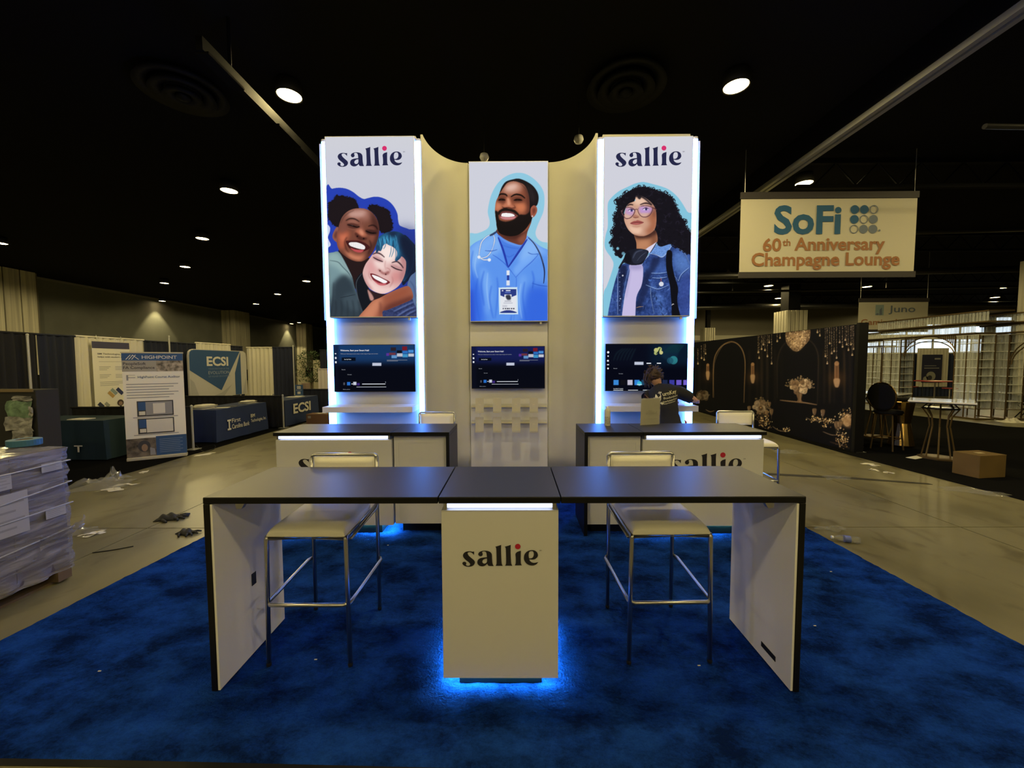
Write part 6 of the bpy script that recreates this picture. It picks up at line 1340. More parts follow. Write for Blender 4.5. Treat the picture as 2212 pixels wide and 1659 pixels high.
film(208, 1052, .75, .45, .16, 'crumpled clear film heaped at the black carpet edge', 1, .5); film(246, 1036, .3, .22, .22, 'balled clear film standing behind the flat paper', 2)
film(182, 1150, .3, .2, .05, 'small clear film scrap beside the wrapped pallet', 3); film(1702, 977, .5, .3, .06, 'clear film scrap beside the far bar stool', 4); film(1808, 1050 - 18, .45, .2, .02, 'thin clear film strip on the aisle near the black cable', 5); film(2108, 1063, .7, .22, .05, 'clear film bunched at the lounge carpet edge', 6, -.5); film(1795, 1143, .3, .12, .03, 'flat film scrap near the blue carpet edge', 7)
M_pap = mat('scrap_paper', (.6, .58, .5), .8)
for k, (px, py, w, d, lab) in enumerate(((243, 1058, .3, .14, 'white paper under the balled film'), (270, 1048, .3, .05, 'thin paper strip pointing towards the aisle'), (198, 1155, .16, .1, 'white paper scrap beside the pallet film'), (443, 982, .34, .16, 'tan paper lying by the table cable'), (312, 1020, .12, .06, 'tiny paper scrap at the booth carpet edge'), (1880, 1004, .2, .12, 'folded paper on the aisle before the backdrop corner'), (1887, 1016, .1, .05, 'paper flake next to the folded paper'), (1921, 1022, .12, .04, 'paper sliver halfway along the lounge edge'))):
    film(px, py, w, d, .02, lab, 20 + k, .4 * k, M_pap, 'paper_scrap')
def cable(P, r, lab, m, nm='floor_cable'):
    b = MB().tube([tuple(p) for p in cr(P, False, 8)], r, 6); return tag(b.build(nm, m, smooth=True), lab, 'cable')
q = [on_z(x, y, .006) for x, y in ((424, 962), (440, 975), (462, 970), (463, 962), (440, 966), (424, 972))]; cable(q, .008, 'black power cord looped beside the navy table', M_gloss)
q = [on_z(x, y, .004) for x, y in ((200, 1194), (245, 1188), (288, 1180))]; cable(q, .006, 'short dark cable tie on the pallet aisle', M_gloss)
a, b_, c_ = on_z(1655, 1024), on_z(1850, 1034), on_z(2010, 1046)
tag(MB().add([(a[0], a[1] - .05, .003), (a[0], a[1] + .05, .003), (b_[0], b_[1] + .05, .004), (c_[0], c_[1] + .03, .004), (c_[0], c_[1] - .03, .004), (b_[0], b_[1] - .05, .004)], [(0, 1, 2, 3, 4, 5)]).build('taped_cable', mat('black_tape', (.03, .028, .022), .7), solid=.006), 'black taped-down cable crossing the concrete aisle to the lounge carpet', 'cable')
# --- potted tree, cartons and stands beyond
q = on_y(672, 840, 17.5); t = thing('potted_tree', 'leafy potted tree beyond the drape corner', 'tree', (q[0], 17.5, 0)); M_leaf = mat('leaf_green', (.05, .09, .035), .6, noise=(5, .4, 2)); M_bark = mat('bark', (.08, .06, .045), .9); rg = random.Random(11)
MB().lathe([(.16, 0), (.22, .02), (.26, .4), (.23, .4), (.21, .36), (0, .36)], 20).build('pot', mat('dark_pot', (.03, .03, .035), .6), t, smooth=True); MB().tube([(0, 0, .3), (.03, .02, .8), (-.02, 0, 1.3), (.02, 0, 1.8)], [.035, .03, .022, .012], 8).build('trunk', M_bark, t, smooth=True)
for k in range(7): a = k * .9; MB().tube([(0, 0, .9 + k * .12), (.25 * math.cos(a), .25 * math.sin(a), 1.2 + k * .13), (.42 * math.cos(a), .42 * math.sin(a), 1.35 + k * .14)], [.014, .01, .004], 6).build('branch', M_bark, t)
b = MB()
for k in range(900):
    a = rg.uniform(0, 6.28); r = .62 * rg.random() ** .6; z = 1.0 + 1.4 * rg.random(); r *= math.sin(min(1, (z - .85) / 1.6) * math.pi) ** .5 + .12; p = Vector((r * math.cos(a), r * math.sin(a), z)); d = Vector((rg.uniform(-1, 1), rg.uniform(-1, 1), rg.uniform(-.6, .3))).normalized() * .06; s = d.cross(Vector((rg.uniform(-1, 1), rg.uniform(-1, 1), 1))).normalized() * .022
    b.add([p - d, p + s, p + d, p - s], [(0, 1, 2, 3)])
o = b.build('leaves', M_leaf, t, fix=False); o['kind'] = 'stuff'
def carton(px0, px1, pyt, Y, z0, lab, m, dep=.4, nm='carton_box'):
    a = on_y(px0, pyt, Y); c_ = on_y(px1, pyt, Y); w = (c_[0] - a[0]) / 2; h_ = a[2] - z0; t = thing(nm, lab, 'box', ((a[0] + c_[0]) / 2, Y + dep / 2, z0)); MB().box(-w, w, -dep / 2, dep / 2, 0, h_ - .004).build('box_body', m, t, bevel=.004)
    for s in (-1, 1): MB().box(-w, w, (-dep / 2 if s < 0 else .003), (-.003 if s < 0 else dep / 2), h_ - .004, h_).build('top_flap', m, t)
    return t
M_brown = mat('brown_card', (.16, .085, .05), .8)
t = carton(661, 712, 895, 11.6, 0, 'brown carton on the floor beside the lit tower', M_brown); fr = Frame((-.35, -.2, 0), (1, 0, 0), (0, 0, 1)); flat(fr, 'box_label', M_print_g, t, [rect(.05, .2, .14, .27)], .003)
film(693, 893, .3, .1, .02, 'white paper lying on the brown carton', 41, 0, M_pap, 'paper_scrap').location = tuple(on_y(693, 893, 11.75))
M_cream = mat('cream_box', (.5, .47, .36), .8)
for (a_, b_, yt, lab, z0) in ((641, 650, 776, 'tall cream cabinet box behind the white pole', 0), (651.5, 661, 815, 'cream box under the tree branches', 0), (676, 688, 778, 'cream board behind the tree crown', 0)): carton(a_, b_, yt, 19.0, z0, lab, M_cream, .4, 'display_box')
carton(651, 661, 828, 16.2, 0, 'pale pink carton at the foot of the tree', mat('pink_card', (.4, .3, .27), .8), .3)
# ================================================================== lounge on the right
def lounge_edge(py): return on_z(2212, py)
b = MB(); e0, e1, e2 = on_z(2212, 1085), on_z(1840, 985), on_z(1655, 928)
b.poly([(e0[0] + .2, 2.0, .006), (16.5, 2.0, .006), (16.5, 9.2, .006), (13.6, 10.9, .006), (13.2, 15.0, .006), (e2[0], 15.0, .006), (e1[0] + .02, e1[1], .006)])
tag(b.build('lounge_carpet', M_blackcarp, solid=.01), 'flat black lounge carpet from the backdrop to the glass arches', 'carpet')
# --- black floral backdrop
BX = 6.76; by0 = float(on_z(1840, 978)[1]); by1 = 14.9; bz1 = float(on_x(1845, 702, BX)[2])
def backdrop_art():
    p = Paint(1490, 680, 1850, 990, 2.2, (15, 14, 16)).frame(4.1475, 1500, 620); rg = random.Random(6)
    for (x, w, c_, a) in ((600, 22, (58, 44, 30), .6), (650, 16, (64, 50, 36), .6), (560, 14, (50, 38, 26), .5), (720, 24, (34, 27, 22), .6), (780, 14, (30, 24, 20), .5), (1160, 24, (44, 34, 26), .6), (1210, 18, (84, 62, 40), .55), (1250, 16, (50, 38, 28), .5), (1340, 16, (92, 66, 38), .55), (1390, 20, (40, 31, 24), .6), (40, 20, (40, 34, 28), .5), (100, 16, (34, 28, 24), .5), (490, 20, (36, 28, 22), .6), (1120, 16, (30, 26, 22), .6)):
        p.line([(x, 560), (x + 3, 760), (x + 2, 1050)], w, c_, a, 8)
    p.line([(168,995),(168,850),(172,690),(195,600),(250,528),(320,495),(378,508),(425,560),(450,640),(454,740),(448,880),(444,1040)], 11, (124, 94, 62), .9, 2); p.line([(176,995),(178,700),(250,536),(320,505)], 4, (170, 136, 96), .5, 1)
    p.line([(745,1000),(742,800),(748,640),(800,520),(900,462)], 12, (40, 32, 26), .8, 3); p.line([(1000,462),(1070,520),(1108,620),(1108,800),(1100,1060)], 12, (48, 38, 30), .8, 3)
    p.line([(765,1018),(880,1030),(980,1040),(1098,1060)], 12, (140, 108, 76), .9, 2)
    CH = [(822,400),(900,385),(1028,375),(1032,470),(990,525),(940,575),(900,580),(858,550),(820,492)]
    p.fill(CH, (98, 74, 52)); p.fill([(850,430),(1000,420),(980,510),(930,565),(890,565),(860,520)], (164, 130, 92), .9, 14); p.setclip(CH)
    for k in range(260): p.disc(rg.uniform(820, 1032), rg.uniform(380, 580), rg.uniform(3, 8), rg.choice(((200, 166, 120), (60, 42, 30), (140, 106, 70), (224, 194, 150))), .6, 1)
    p.setclip()
    def strand(x, y0, y1):
        p.line([(x, y0), (x + 2, y1)], 2.5, (92, 74, 56), .8, .6)
        for k in range(int((y1 - y0) / 14)): p.disc(x + (k % 2) * 2, y0 + k * 14 + rg.uniform(-3, 3), rg.uniform(2.5, 4.6), rg.choice(((170, 142, 108), (110, 88, 64), (150, 122, 90))), .85)
        p.disc(x + 2, y1, 8, (190, 160, 120), .9); p.disc(x + 2, y1 - 12, 5, (140, 110, 80), .9)
    for (x, y0, y1) in ((578, 440, 640), (600, 440, 560), (630, 430, 570), (652, 425, 625), (690, 420, 690), (668, 425, 500), (570, 445, 590), (615, 435, 520), (740, 410, 490), (765, 410, 460), (1100, 375, 410), (1122, 372, 440), (1172, 350, 625), (1188, 350, 690), (1210, 345, 510), (1228, 345, 600), (1250, 340, 580), (1272, 340, 640), (1300, 335, 500), (1325, 335, 540), (1350, 333, 480), (1378, 330, 570), (1362, 330, 520), (1400, 328, 520), (1412, 328, 615), (1425, 326, 560), (85, 520, 655), (62, 530, 640), (30, 560, 690), (98, 520, 600)): strand(x, y0, y1)
    def sconce(x, y0, y1, s):
        p.disc(x, (y0 + y1) / 2 + 30, 46 * s, (104, 66, 34), .5, 30); p.rect(x - 13 * s, y0, x + 13 * s, y1 - 30, (122, 84, 54), .8, 3); p.line([(x - 11 * s, y0), (x - 11 * s, y1 - 60)], 6, (206, 150, 100), .9, 2); p.line([(x + 10 * s, y0), (x + 10 * s, y1 - 60)], 6, (170, 118, 76), .9, 2); p.fill([(x - 18 * s, y1 - 75), (x + 18 * s, y1 - 75), (x + 12 * s, y1 - 10), (x, y1), (x - 12 * s, y1 - 12)], (176, 136, 96), .9, 3); p.disc(x, y0, 14 * s, (160, 116, 76), .9, 2)
    sconce(522, 695, 868, 1.1); sconce(1275, 690, 905, 1.5); sconce(120, 700, 838, .9)
    def flowers(cx, cy, rx, ry, n, bright, seed):
        r2 = random.Random(seed)
        for k in range(int(n * 1.6)):
            a = r2.uniform(3.0, 6.5); r = r2.uniform(.8, 1.5); p.line([(cx, cy), (cx + rx * r * .6 * math.cos(a), cy + ry * r * .7 * math.sin(a)), (cx + rx * r * math.cos(a + .1), cy + ry * r * math.sin(a + .1))], 4, (100 * bright, 80 * bright, 54 * bright), .7, 1)
            p.disc(cx + rx * r * math.cos(a), cy + ry * r * math.sin(a), 6, (146 * bright, 118 * bright, 82 * bright), .8, 1)
        for k in range(n):
            a = r2.uniform(0, 6.28); r = r2.random() ** .6; x, y = cx + rx * r * math.cos(a), cy + ry * r * math.sin(a); s = r2.uniform(14, 26); c_ = r2.choice(((184, 152, 114), (150, 118, 84), (206, 174, 134), (122, 92, 64)))
            p.disc(x, y, s, [q * bright for q in c_], .92, 2); p.disc(x + 3, y + 4, s * .55, [q * bright * .72 for q in c_], .7, 3); p.disc(x - 4, y - 5, s * .3, [min(255, q * bright * 1.15) for q in c_], .7, 2)
    flowers(945, 890, 92, 60, 34, 1.0, 1); p.fill([(915,960),(965,955),(958,1010),(968,1040),(918,1036),(926,1010)], (118, 88, 60), .9, 2); p.line([(950,960),(946,1034)], 8, (186, 150, 110), .8, 2)
    flowers(590, 1085, 62, 62, 26, .78, 2); flowers(72, 985, 44, 38, 18, .55, 3); flowers(1375, 1200, 60, 44, 20, .95, 4); p.fill([(575,1140),(620,1140),(610,1230),(580,1230)], (60, 46, 34), .7, 6)
    for (x, y, s) in ((1075, 1130, 1), (1150, 1140, 1), (690, 1130, .9), (672, 1060, .7), (490, 1100, .8), (1272, 1250, 1.1), (1302, 1250, 1.1), (650, 1140, .8)):
        p.fill([(x - 18 * s, y - 34 * s), (x + 18 * s, y - 34 * s), (x + 13 * s, y + 10 * s), (x, y + 26 * s), (x - 13 * s, y + 10 * s)], (130, 98, 66), .8, 3); p.line([(x, y + 22 * s), (x, y + 62 * s)], 5, (140, 108, 76), .8, 1); p.line([(x - 15 * s, y - 30 * s), (x - 10 * s, y + 8 * s)], 4, (214, 180, 134), .9, 1)
    for (cx, cy, rx, ry, n) in ((640, 1230, 40, 60, 60), (1100, 1190, 60, 26, 50), (1190, 1215, 50, 34, 60), (1320, 1360, 40, 60, 110), (1345, 1150, 60, 40, 50), (600, 1200, 60, 80, 40), (820, 1280, 40, 18, 26)):
        for k in range(n): p.disc(cx + rg.gauss(0, rx * .6), cy + rg.gauss(0, ry * .6), rg.uniform(2, 7), rg.choice(((226, 180, 116), (160, 118, 70), (120, 86, 52), (240, 206, 150))), .8, 1)
    for L in ([(700,1252),(760,1290),(850,1300)],[(1150,1300),(1230,1330),(1300,1330)],[(1000,1175),(1060,1200),(1140,1200)],[(100,1100),(140,1120),(180,1110)]): p.line(L, 7, (150, 120, 86), .8, 2)
    p.line([(1210,1390),(1300,1420),(1390,1450)], 8, (96, 68, 40), .7, 3); p.fill([(1310,1200),(1400,1150),(1400,1260),(1340,1250)], (170, 126, 76), .7, 12)
    return p
t = wthing('floral_backdrop', 'black backdrop wall printed with gold arches, chandelier and bouquets', 'backdrop', (BX, (by0 + by1) / 2, 0))
MB().box(BX + .004, BX + .12, by0, by1, .0, bz1).build('backdrop_frame', M_black, t); fr = Frame((BX, by1, .02), (0, -1, 0), (0, 0, 1))
M_bprint = paint_mat('backdrop_print', 0, 1, .55)
print_sheet(fr, by1 - by0 - .06, bz1 - .03, 620, 220, backdrop_art(), M_bprint, 'printed_fabric', t, off=.001, gain=(1.5, 1.75, 2.6))
MB().box(BX - .02, BX + .16, by0 - .06, by0, 0, bz1 + .02).build('end_trim', M_edge, t)
for (px, py) in ((1853, 967), (1858, 979)):
    q = on_z(px, py); tag(MB().box(-.1, .1, -.03, .03, .004, .02).build('metal_foot', M_chrome), 'small bright metal foot plate at the backdrop corner' if py < 970 else 'second bright metal foot plate at the backdrop corner', 'foot plate').location = (q[0], q[1], .006)

# --- hanging banners
def hang_banner(pa, pb, pyt, pyb, Y, lab, strip=(0, 0)):
    a = on_y(pa, pyb, Y); b_ = on_y(pb, pyt, Y); W_, H_ = b_[0] - a[0], b_[2] - a[2]; t = wthing('hanging_banner', lab, 'banner', ((a[0] + b_[0]) / 2, Y, a[2])); rg = random.Random(pa)
    bb = MB(); bb.grid(24, 8, lambda u, v: (a[0] + W_ * u, Y + .012 + .01 * math.sin(u * 15 + v) * (1 - v), a[2] + H_ * v)); bb.build('banner_sheet', mat('banner_canvas', (.62, .59, .49), .8), t, smooth=True, fix=False)
    for (z0, z1) in ((a[2] - strip[1], a[2]), (a[2] + H_, a[2] + H_ + strip[0])):
        if z1 > z0: MB().box(a[0] - .02, a[0] + W_ + .02, Y - .02, Y + .02, z0, z1).build('hem_strip', mat('dark_hem', (.045, .04, .045), .7), t)
    for u in (.02, .98): MB().tube([(a[0] + W_ * u, Y, a[2] + H_ + strip[0]), (a[0] + W_ * u, Y, CEIL)], .008, 5).build('hanging_wire', M_pipe, t)
    return t, Frame((a[0], Y - .002, a[2]), (1, 0, 0), (0, 0, 1)), W_, H_
t, fr, W_, H_ = hang_banner(1597, 1983, 427, 588, 11.0, 'large hanging banner for the 60th anniversary champagne lounge', (.17, .16))
M_so = mat('teal_print', (.02, .11, .26), .7); M_br = mat('copper_print', (.36, .16, .07), .7); M_gr = mat('slate_print', (.16, .2, .28), .7)
text(fr, 'SoFi', M_so, t, W_ * .19, H_ * .51, W_ * .38, H_ * .4, .028); text(fr, '60', M_br, t, W_ * .13, H_ * .28, W_ * .105, H_ * .185, .025); text(fr, 'th', M_br, t, W_ * .242, H_ * .355, W_ * .045, H_ * .095, .02); text(fr, 'Anniversary', M_br, t, W_ * .31, H_ * .235, W_ * .515, H_ * .235, .025); text(fr, 'Champagne Lounge', M_br, t, W_ * .068, H_ * .025, W_ * .845, H_ * .24, .025)
for j in range(3):
    for i in range(3):
        u, v = W_ * (.645 + i * .054), H_ * (.845 - j * .133); r = W_ * .0245; hollow = (i, j) in ((2, 0), (1, 1), (0, 2))
        if hollow:
            bb = MB(); n = 26
            for k in range(n): a0, a1 = 2 * math.pi * k / n, 2 * math.pi * (k + 1) / n; bb.poly([fr.p(u + q * math.cos(a_), v + q * math.sin(a_), .003) for q, a_ in ((r, a0), (r, a1), (r * .8, a1), (r * .8, a0))])
            bb.build('dot_ring', M_gr, t, fix=False)
        else: flat(fr, 'dot', M_so if i + j < 2 else M_gr, t, [circ(u, v, r, 26)], .003)
flat(fr, 'registered_dot', M_gr, t, [circ(W_ * .79, H_ * .56, W_ * .006, 10)], .003)
text(fr, '60TH ANNIVERSARY', M_br, t, W_ * .415, -H_ * .065, W_ * .185, H_ * .045, .01, h=.012); flat(fr, 'gem_mark', M_br, t, [[(W_ * .375, -H_ * .035), (W_ * .385, -H_ * .02), (W_ * .4, -H_ * .02), (W_ * .41, -H_ * .035), (W_ * .3925, -H_ * .07)]], .012)
t, fr, W_, H_ = hang_banner(1853, 2006, 652, 712, 21.0, 'smaller hanging banner reading Juno partly hidden by the glass arches', (.2, .14))
text(fr, 'Juno', M_gr, t, W_ * .43, H_ * .55, W_ * .385, H_ * .32, .012); text(fr, 'Gaming Lounge', M_br, t, W_ * .04, H_ * .1, W_ * .92, H_ * .28, .012); flat(fr, 'leaf_mark', M_gr, t, [[(W_ * .24, H_ * .55), (W_ * .27, H_ * .52), (W_ * .3, H_ * .56), (W_ * .27, H_ * .6)], [(W_ * .3, H_ * .52), (W_ * .34, H_ * .54), (W_ * .33, H_ * .8), (W_ * .3, H_ * .72)]], .004); flat(fr, 'pale_leaf', mat('pale_teal', (.3, .4, .42), .7), t, [rect(W_ * .24, H_ * .52, W_ * .36, H_ * .9)], .002)

# --- glass arches: gilt cages filled with clear slatted panels
M_gilt = mat('gilt_bronze', (.2, .14, .07), .35, metal=.8)
M_glass = bpy.data.materials.new('ribbed_acrylic'); M_glass.use_nodes = True
def glassmat():
    nt = M_glass.node_tree; b = nt.nodes['Principled BSDF']; b.inputs['Base Color'].default_value = (.72, .76, .78, 1); b.inputs['Roughness'].default_value = .08; b.inputs['Specular IOR Level'].default_value = .6
    tc = nt.nodes.new('ShaderNodeTexCoord'); mp = nt.nodes.new('ShaderNodeMapping'); mp.inputs['Scale'].default_value = (22, 22, .6); n = nt.nodes.new('ShaderNodeTexNoise'); n.inputs['Scale'].default_value = 1.0; n.inputs['Detail'].default_value = 3
    nt.links.new(tc.outputs['Object'], mp.inputs[0]); nt.links.new(mp.outputs[0], n.inputs['Vector']); r = nt.nodes.new('ShaderNodeMapRange'); r.inputs['From Min'].default_value = .35; r.inputs['From Max'].default_value = .65; r.inputs['To Min'].default_value = .08; r.inputs['To Max'].default_value = .55; nt.links.new(n.outputs['Fac'], r.inputs[0]); nt.links.new(r.outputs[0], b.inputs['Alpha'])
glassmat()
M_shelf = mat('acrylic_edge', (.75, .76, .74), .2)
AXX = 14.3
def ypx(px): return float(on_x(px, 800, AXX)[1])
def axx(v):
    global AXX
    AXX = v
def glass_col(t, ya, yb, z0, z1, rows):
    """two cells wide; ya is the far side"""
    m_ = (ya + yb) / 2; dp = .5
    for y in (ya, m_, yb):
        for x in (AXX, AXX + dp): MB().box(x - .012, x + .012, y - .012, y + .012, .04, z1).build('upright', M_gilt, t)
    for k in range(rows + 1):
        z = z0 + (z1 - z0) * k / rows
        MB().box(AXX - .01, AXX + dp + .01, min(ya, yb), max(ya, yb), z - .008, z + .008).build('shelf_plate', M_shelf if k else M_gilt, t)
    hgt = (z1 - z0) / rows
    for k in range(rows):
        z = z0 + hgt * k
        for (p, q) in ((ya, m_), (m_, yb)):
            lo, hi = min(p, q) + .016, max(p, q) - .016
            for x in (AXX + .004, AXX + dp - .01): MB().box(x, x + .006, lo, hi, z + .012, z + hgt - .012).build('glass_panel', M_glass, t)
    MB().box(AXX - .05, AXX + dp + .05, min(ya, yb) - .05, max(ya, yb) + .05, .0, .04).build('column_base', M_gilt, t)
def header(t, ya, yb, z0, z1, dp=.5, xo=0.0):
    lo, hi = min(ya, yb), max(ya, yb); n = max(3, int((hi - lo) / .09)); 
    for z in (z0, z1): MB().box(AXX - .03 + xo, AXX + dp + .03, lo, hi, z - .018, z + .018).build('header_rail', M_gilt, t)
    for k in range(n): 
        y = lo + (hi - lo) * (k + .5) / n; MB().box(AXX - .01 + xo, AXX + .01 + xo, y - .034, y + .034, z0 + .02, z1 - .02).build('glass_slat', M_glass, t)
def arch_rib(t, ya, yb, zs, rise):
    n = 18; c_ = (ya + yb) / 2; r = (ya - yb) / 2
    for off in (0, .16): MB().tube([(AXX + .05, c_ + (r + off * .3) * math.cos(math.pi * k / n), zs + (rise + off) * math.sin(math.pi * k / n)) for k in range(n + 1)], .016, 6).build('arch_rib', M_gilt, t)
def zpx(py, px): return float(on_x(px, py, AXX)[2])
t = wthing('glass_arch', 'gilt and clear glass arch framing the navy poster wall', 'arch', (AXX, (ypx(1905) + ypx(2110)) / 2, 0))
glass_col(t, ypx(1906), ypx(1944), .32, 2.62, 9); glass_col(t, ypx(2061), ypx(2112), .32, 2.62, 9)
zb = 2.66; header(t, ypx(1902), ypx(2103), 2.68, 2.95); header(t, ypx(1899), ypx(2139), 3.0, 3.32, .6, -.12); arch_rib(t, ypx(1950), ypx(2056), 2.0, .5)
n = 30
for k in range(n):
    y = ypx(2058) + (ypx(1948) - ypx(2058)) * (k + .5) / n; c_ = (ypx(1950) + ypx(2056)) / 2; r = (ypx(1950) - ypx(2056)) / 2; zz = 2.0 + .62 * math.sqrt(max(0, 1 - ((y - c_) / (r * 1.06)) ** 2))
    if 2.64 - zz > .06: MB().box(AXX + .04, AXX + .055, y - .012, y + .012, zz, 2.66).build('spandrel_bar', M_gilt, t)
axx(15.15)
t = wthing('glass_arch', 'gilt and clear glass arch reaching past the pale corner column', 'arch', (AXX, ypx(2150), 0))
glass_col(t, ypx(2118), ypx(2177), .3, 2.62, 9); header(t, ypx(2112), 9.2, 2.68, 2.92); header(t, ypx(2098), 9.0, 2.97, 3.24, .6, -.1); glass_col(t, 9.7, 9.1, .3, 2.62, 9); arch_rib(t, ypx(2180), 9.8, 1.7, .8)
axx(15.3)
t = wthing('glass_arch', 'farthest gilt and clear glass arch seen past the backdrop edge', 'arch', (AXX, ypx(1880), 0))
glass_col(t, ypx(1868), ypx(1903), .32, 2.4, 8); header(t, 18.0, ypx(1905), 2.45, 2.68); header(t, 18.2, ypx(1906), 2.74, 3.0, .6, -.1); arch_rib(t, 18.2, ypx(1866), 1.7, .6)

# --- navy wall with poster behind the arch
PY_ = 20.5
a = on_y(1944, 790, PY_); c_ = on_y(2062, 790, PY_)
t = wthing('navy_partition', 'navy drape partition behind the middle glass arch', 'partition', ((a[0] + c_[0]) / 2, PY_, 0)); MB().grid(60, 3, lambda u, v: (a[0] + (c_[0] - a[0]) * u, PY_ + .03 * math.sin(u * 90), 2.2 * v)).build('cloth', mat('royal_navy', (.02, .03, .075), .9), t, smooth=True)
ca, cb = on_y(1978, 830, PY_ - .1), on_y(2050, 752, PY_ - .1); t = wthing('ivory_panel', 'ivory cloth panel on the navy partition', 'drape', ((ca[0] + cb[0]) / 2, PY_ - .1, 0)); MB().grid(30, 3, lambda u, v: (ca[0] + (cb[0] - ca[0]) * u, PY_ - .1 + .012 * math.sin(u * 60), .5 + (cb[2] - .5) * v)).build('cloth', M_ivory, t, smooth=True)
pa_, pb_ = on_y(1990, 826, PY_ - .16), on_y(2036, 766, PY_ - .16); t = wthing('poster_stand', 'navy poster with a pale circular picture in front of the ivory panel', 'poster', ((pa_[0] + pb_[0]) / 2, PY_ - .16, 0)); MB().box(pa_[0], pb_[0], PY_ - .17, PY_ - .15, pa_[2], pb_[2]).build('poster_board', mat('poster_navy', (.025, .028, .07), .6), t)
fr = Frame((pa_[0], PY_ - .172, pa_[2]), (1, 0, 0), (0, 0, 1)); wP, hP = pb_[0] - pa_[0], pb_[2] - pa_[2]; flat(fr, 'poster_rows', M_print_g, t, [rect(wP * .1, hP * .5, wP * .85, hP * .53), rect(wP * .1, hP * .59, wP * .7, hP * .61), rect(wP * .6, hP * .82, wP * .9, hP * .88)], .004); flat(fr, 'poster_picture', mat('poster_pale', (.36, .36, .32), .7), t, [circ(wP * .45, hP * .22, wP * .24, 18), circ(wP * .2, hP * .12, wP * .14, 14)], .004); flat(fr, 'poster_picture_core', M_print_k, t, [circ(wP * .4, hP * .17, wP * .12, 14)], .006)
for u in (.1, .9): MB().tube([(pa_[0] + wP * u, PY_ - .14, 0), (pa_[0] + wP * u, PY_ - .14, pa_[2])], .012, 6).build('stand_leg', M_gloss, t)
# red tables and stools before the navy wall
M_redt = mat('red_laminate', (.4, .03, .03), .4)
def pedestal(px, py, z, r, lab, m, nm, cat, base=True):
    q = on_z(px, py, z); t = thing(nm, lab, cat, (q[0], q[1], 0)); MB().lathe([(0, z - .03), (r, z - .03), (r + .005, z - .015), (r, z), (0, z)], 28).build('top', m, t); MB().tube([(0, 0, .02), (0, 0, z - .03)], .025, 10).build('column', M_chrome, t); MB().lathe([(r * .8, 0), (r * .8, .012), (.05, .03), (.03, .05)], 24).build('foot', M_chrome, t)
pedestal(2020, 823, 1.07, .6, 'red round bar table before the navy poster wall', M_redt, 'bar_table', 'table'); pedestal(1970, 834.5, .78, .2, 'red stool beside the gold chair back', M_redt, 'round_stool', 'stool'); pedestal(2052, 838, .76, .22, 'red stool by the glass arch column', M_redt, 'round_stool', 'stool')
# chunky red seat at the backdrop edge and stray boards
q = on_z(1848, 868); t = thing('red_chair', 'red moulded chair just past the backdrop edge', 'chair', (q[0], q[1], 0)); MB().lathe([(.0, .42), (.24, .44), (.26, .5), (.22, .5), (0, .47)], 20).build('seat', M_redt, t, smooth=True); MB().grid(10, 6, lambda u, v: (.26 * math.cos(math.pi * u), .26 * math.sin(math.pi * u), .48 + .42 * v * (.6 + .4 * math.sin(math.pi * u)))).build('backrest', M_redt, t, smooth=True, solid=.02)
for k in range(4): MB().tube([(.17 * math.cos(k * 1.57 + .8), .17 * math.sin(k * 1.57 + .8), .44), (.22 * math.cos(k * 1.57 + .8), .22 * math.sin(k * 1.57 + .8), 0)], .014, 6).build('leg', M_gloss, t)
q = on_z(1856, 890); t = thing('cream_tote', 'cream open tote box on the floor by the backdrop edge', 'box', (q[0] + .1, q[1] + .3, 0)); bb = MB().box(-.2, .2, -.15, .15, 0, .02)
for (x0, x1, y0, y1) in ((-.2, .2, -.15, -.13), (-.2, .2, .13, .15), (-.2, -.18, -.13, .13), (.18, .2, -.13, .13)): bb.box(x0, x1, y0, y1, .02, .42)
bb.build('tote_body', M_ivory, t); MB().box(.201, .21, -.05, .05, .32, .36).build('handle', M_gloss, t)
# --- bar tables with white tops on gilt hourglass bases, oval-backed chair
M_wtop = mat('gloss_white_top', (.8, .8, .82), .08, coat=.5); M_gold = mat('polished_gold', (.5, .33, .12), .2, metal=1.0)
def bar_table(px, py, z, w, lab, rz):
    q = on_z(px, py); t = thing('bar_table', lab, 'table', (q[0], q[1], 0), rz); MB().box(-w, w, -w, w, z - .03, z).build('table_top', M_wtop, t, bevel=.006); MB().box(-w + .02, w - .02, -w + .02, w - .02, z - .05, z - .03).build('apron', M_gloss, t)
    for k in range(8):
        a = k * math.pi / 4; c_, s_ = math.cos(a), math.sin(a); MB().tube([(.22 * c_, .22 * s_, .03), (.13 * c_, .13 * s_, z * .55), (.15 * c_, .15 * s_, z * .72), (.24 * c_, .24 * s_, z * .86), (.15 * c_, .15 * s_, z - .05)], .013, 6).build('gilt_rod', M_gilt, t)
    MB().lathe([(.24, z * .85), (.26, z * .86), (.24, z * .875), (.0, z * .87)], 24).build('mirror_ring', M_chrome, t); MB().lathe([(.28, 0), (.28, .025), (.2, .035), (0, .035)], 8).build('base', M_gilt, t)
bar_table(2026, 991, 1.09, .42, 'white-topped bar table on a gilt hourglass base near the cardboard box', .75); bar_table(1893, 945, 1.07, .46, 'white-topped bar table on a gilt base behind the oval-backed chair', .5)
q = on_z(1925, 975); t = thing('oval_back_chair', 'black oval-backed bar chair with gilt trim', 'chair', (q[0], q[1] + .1, 0), -1.2)
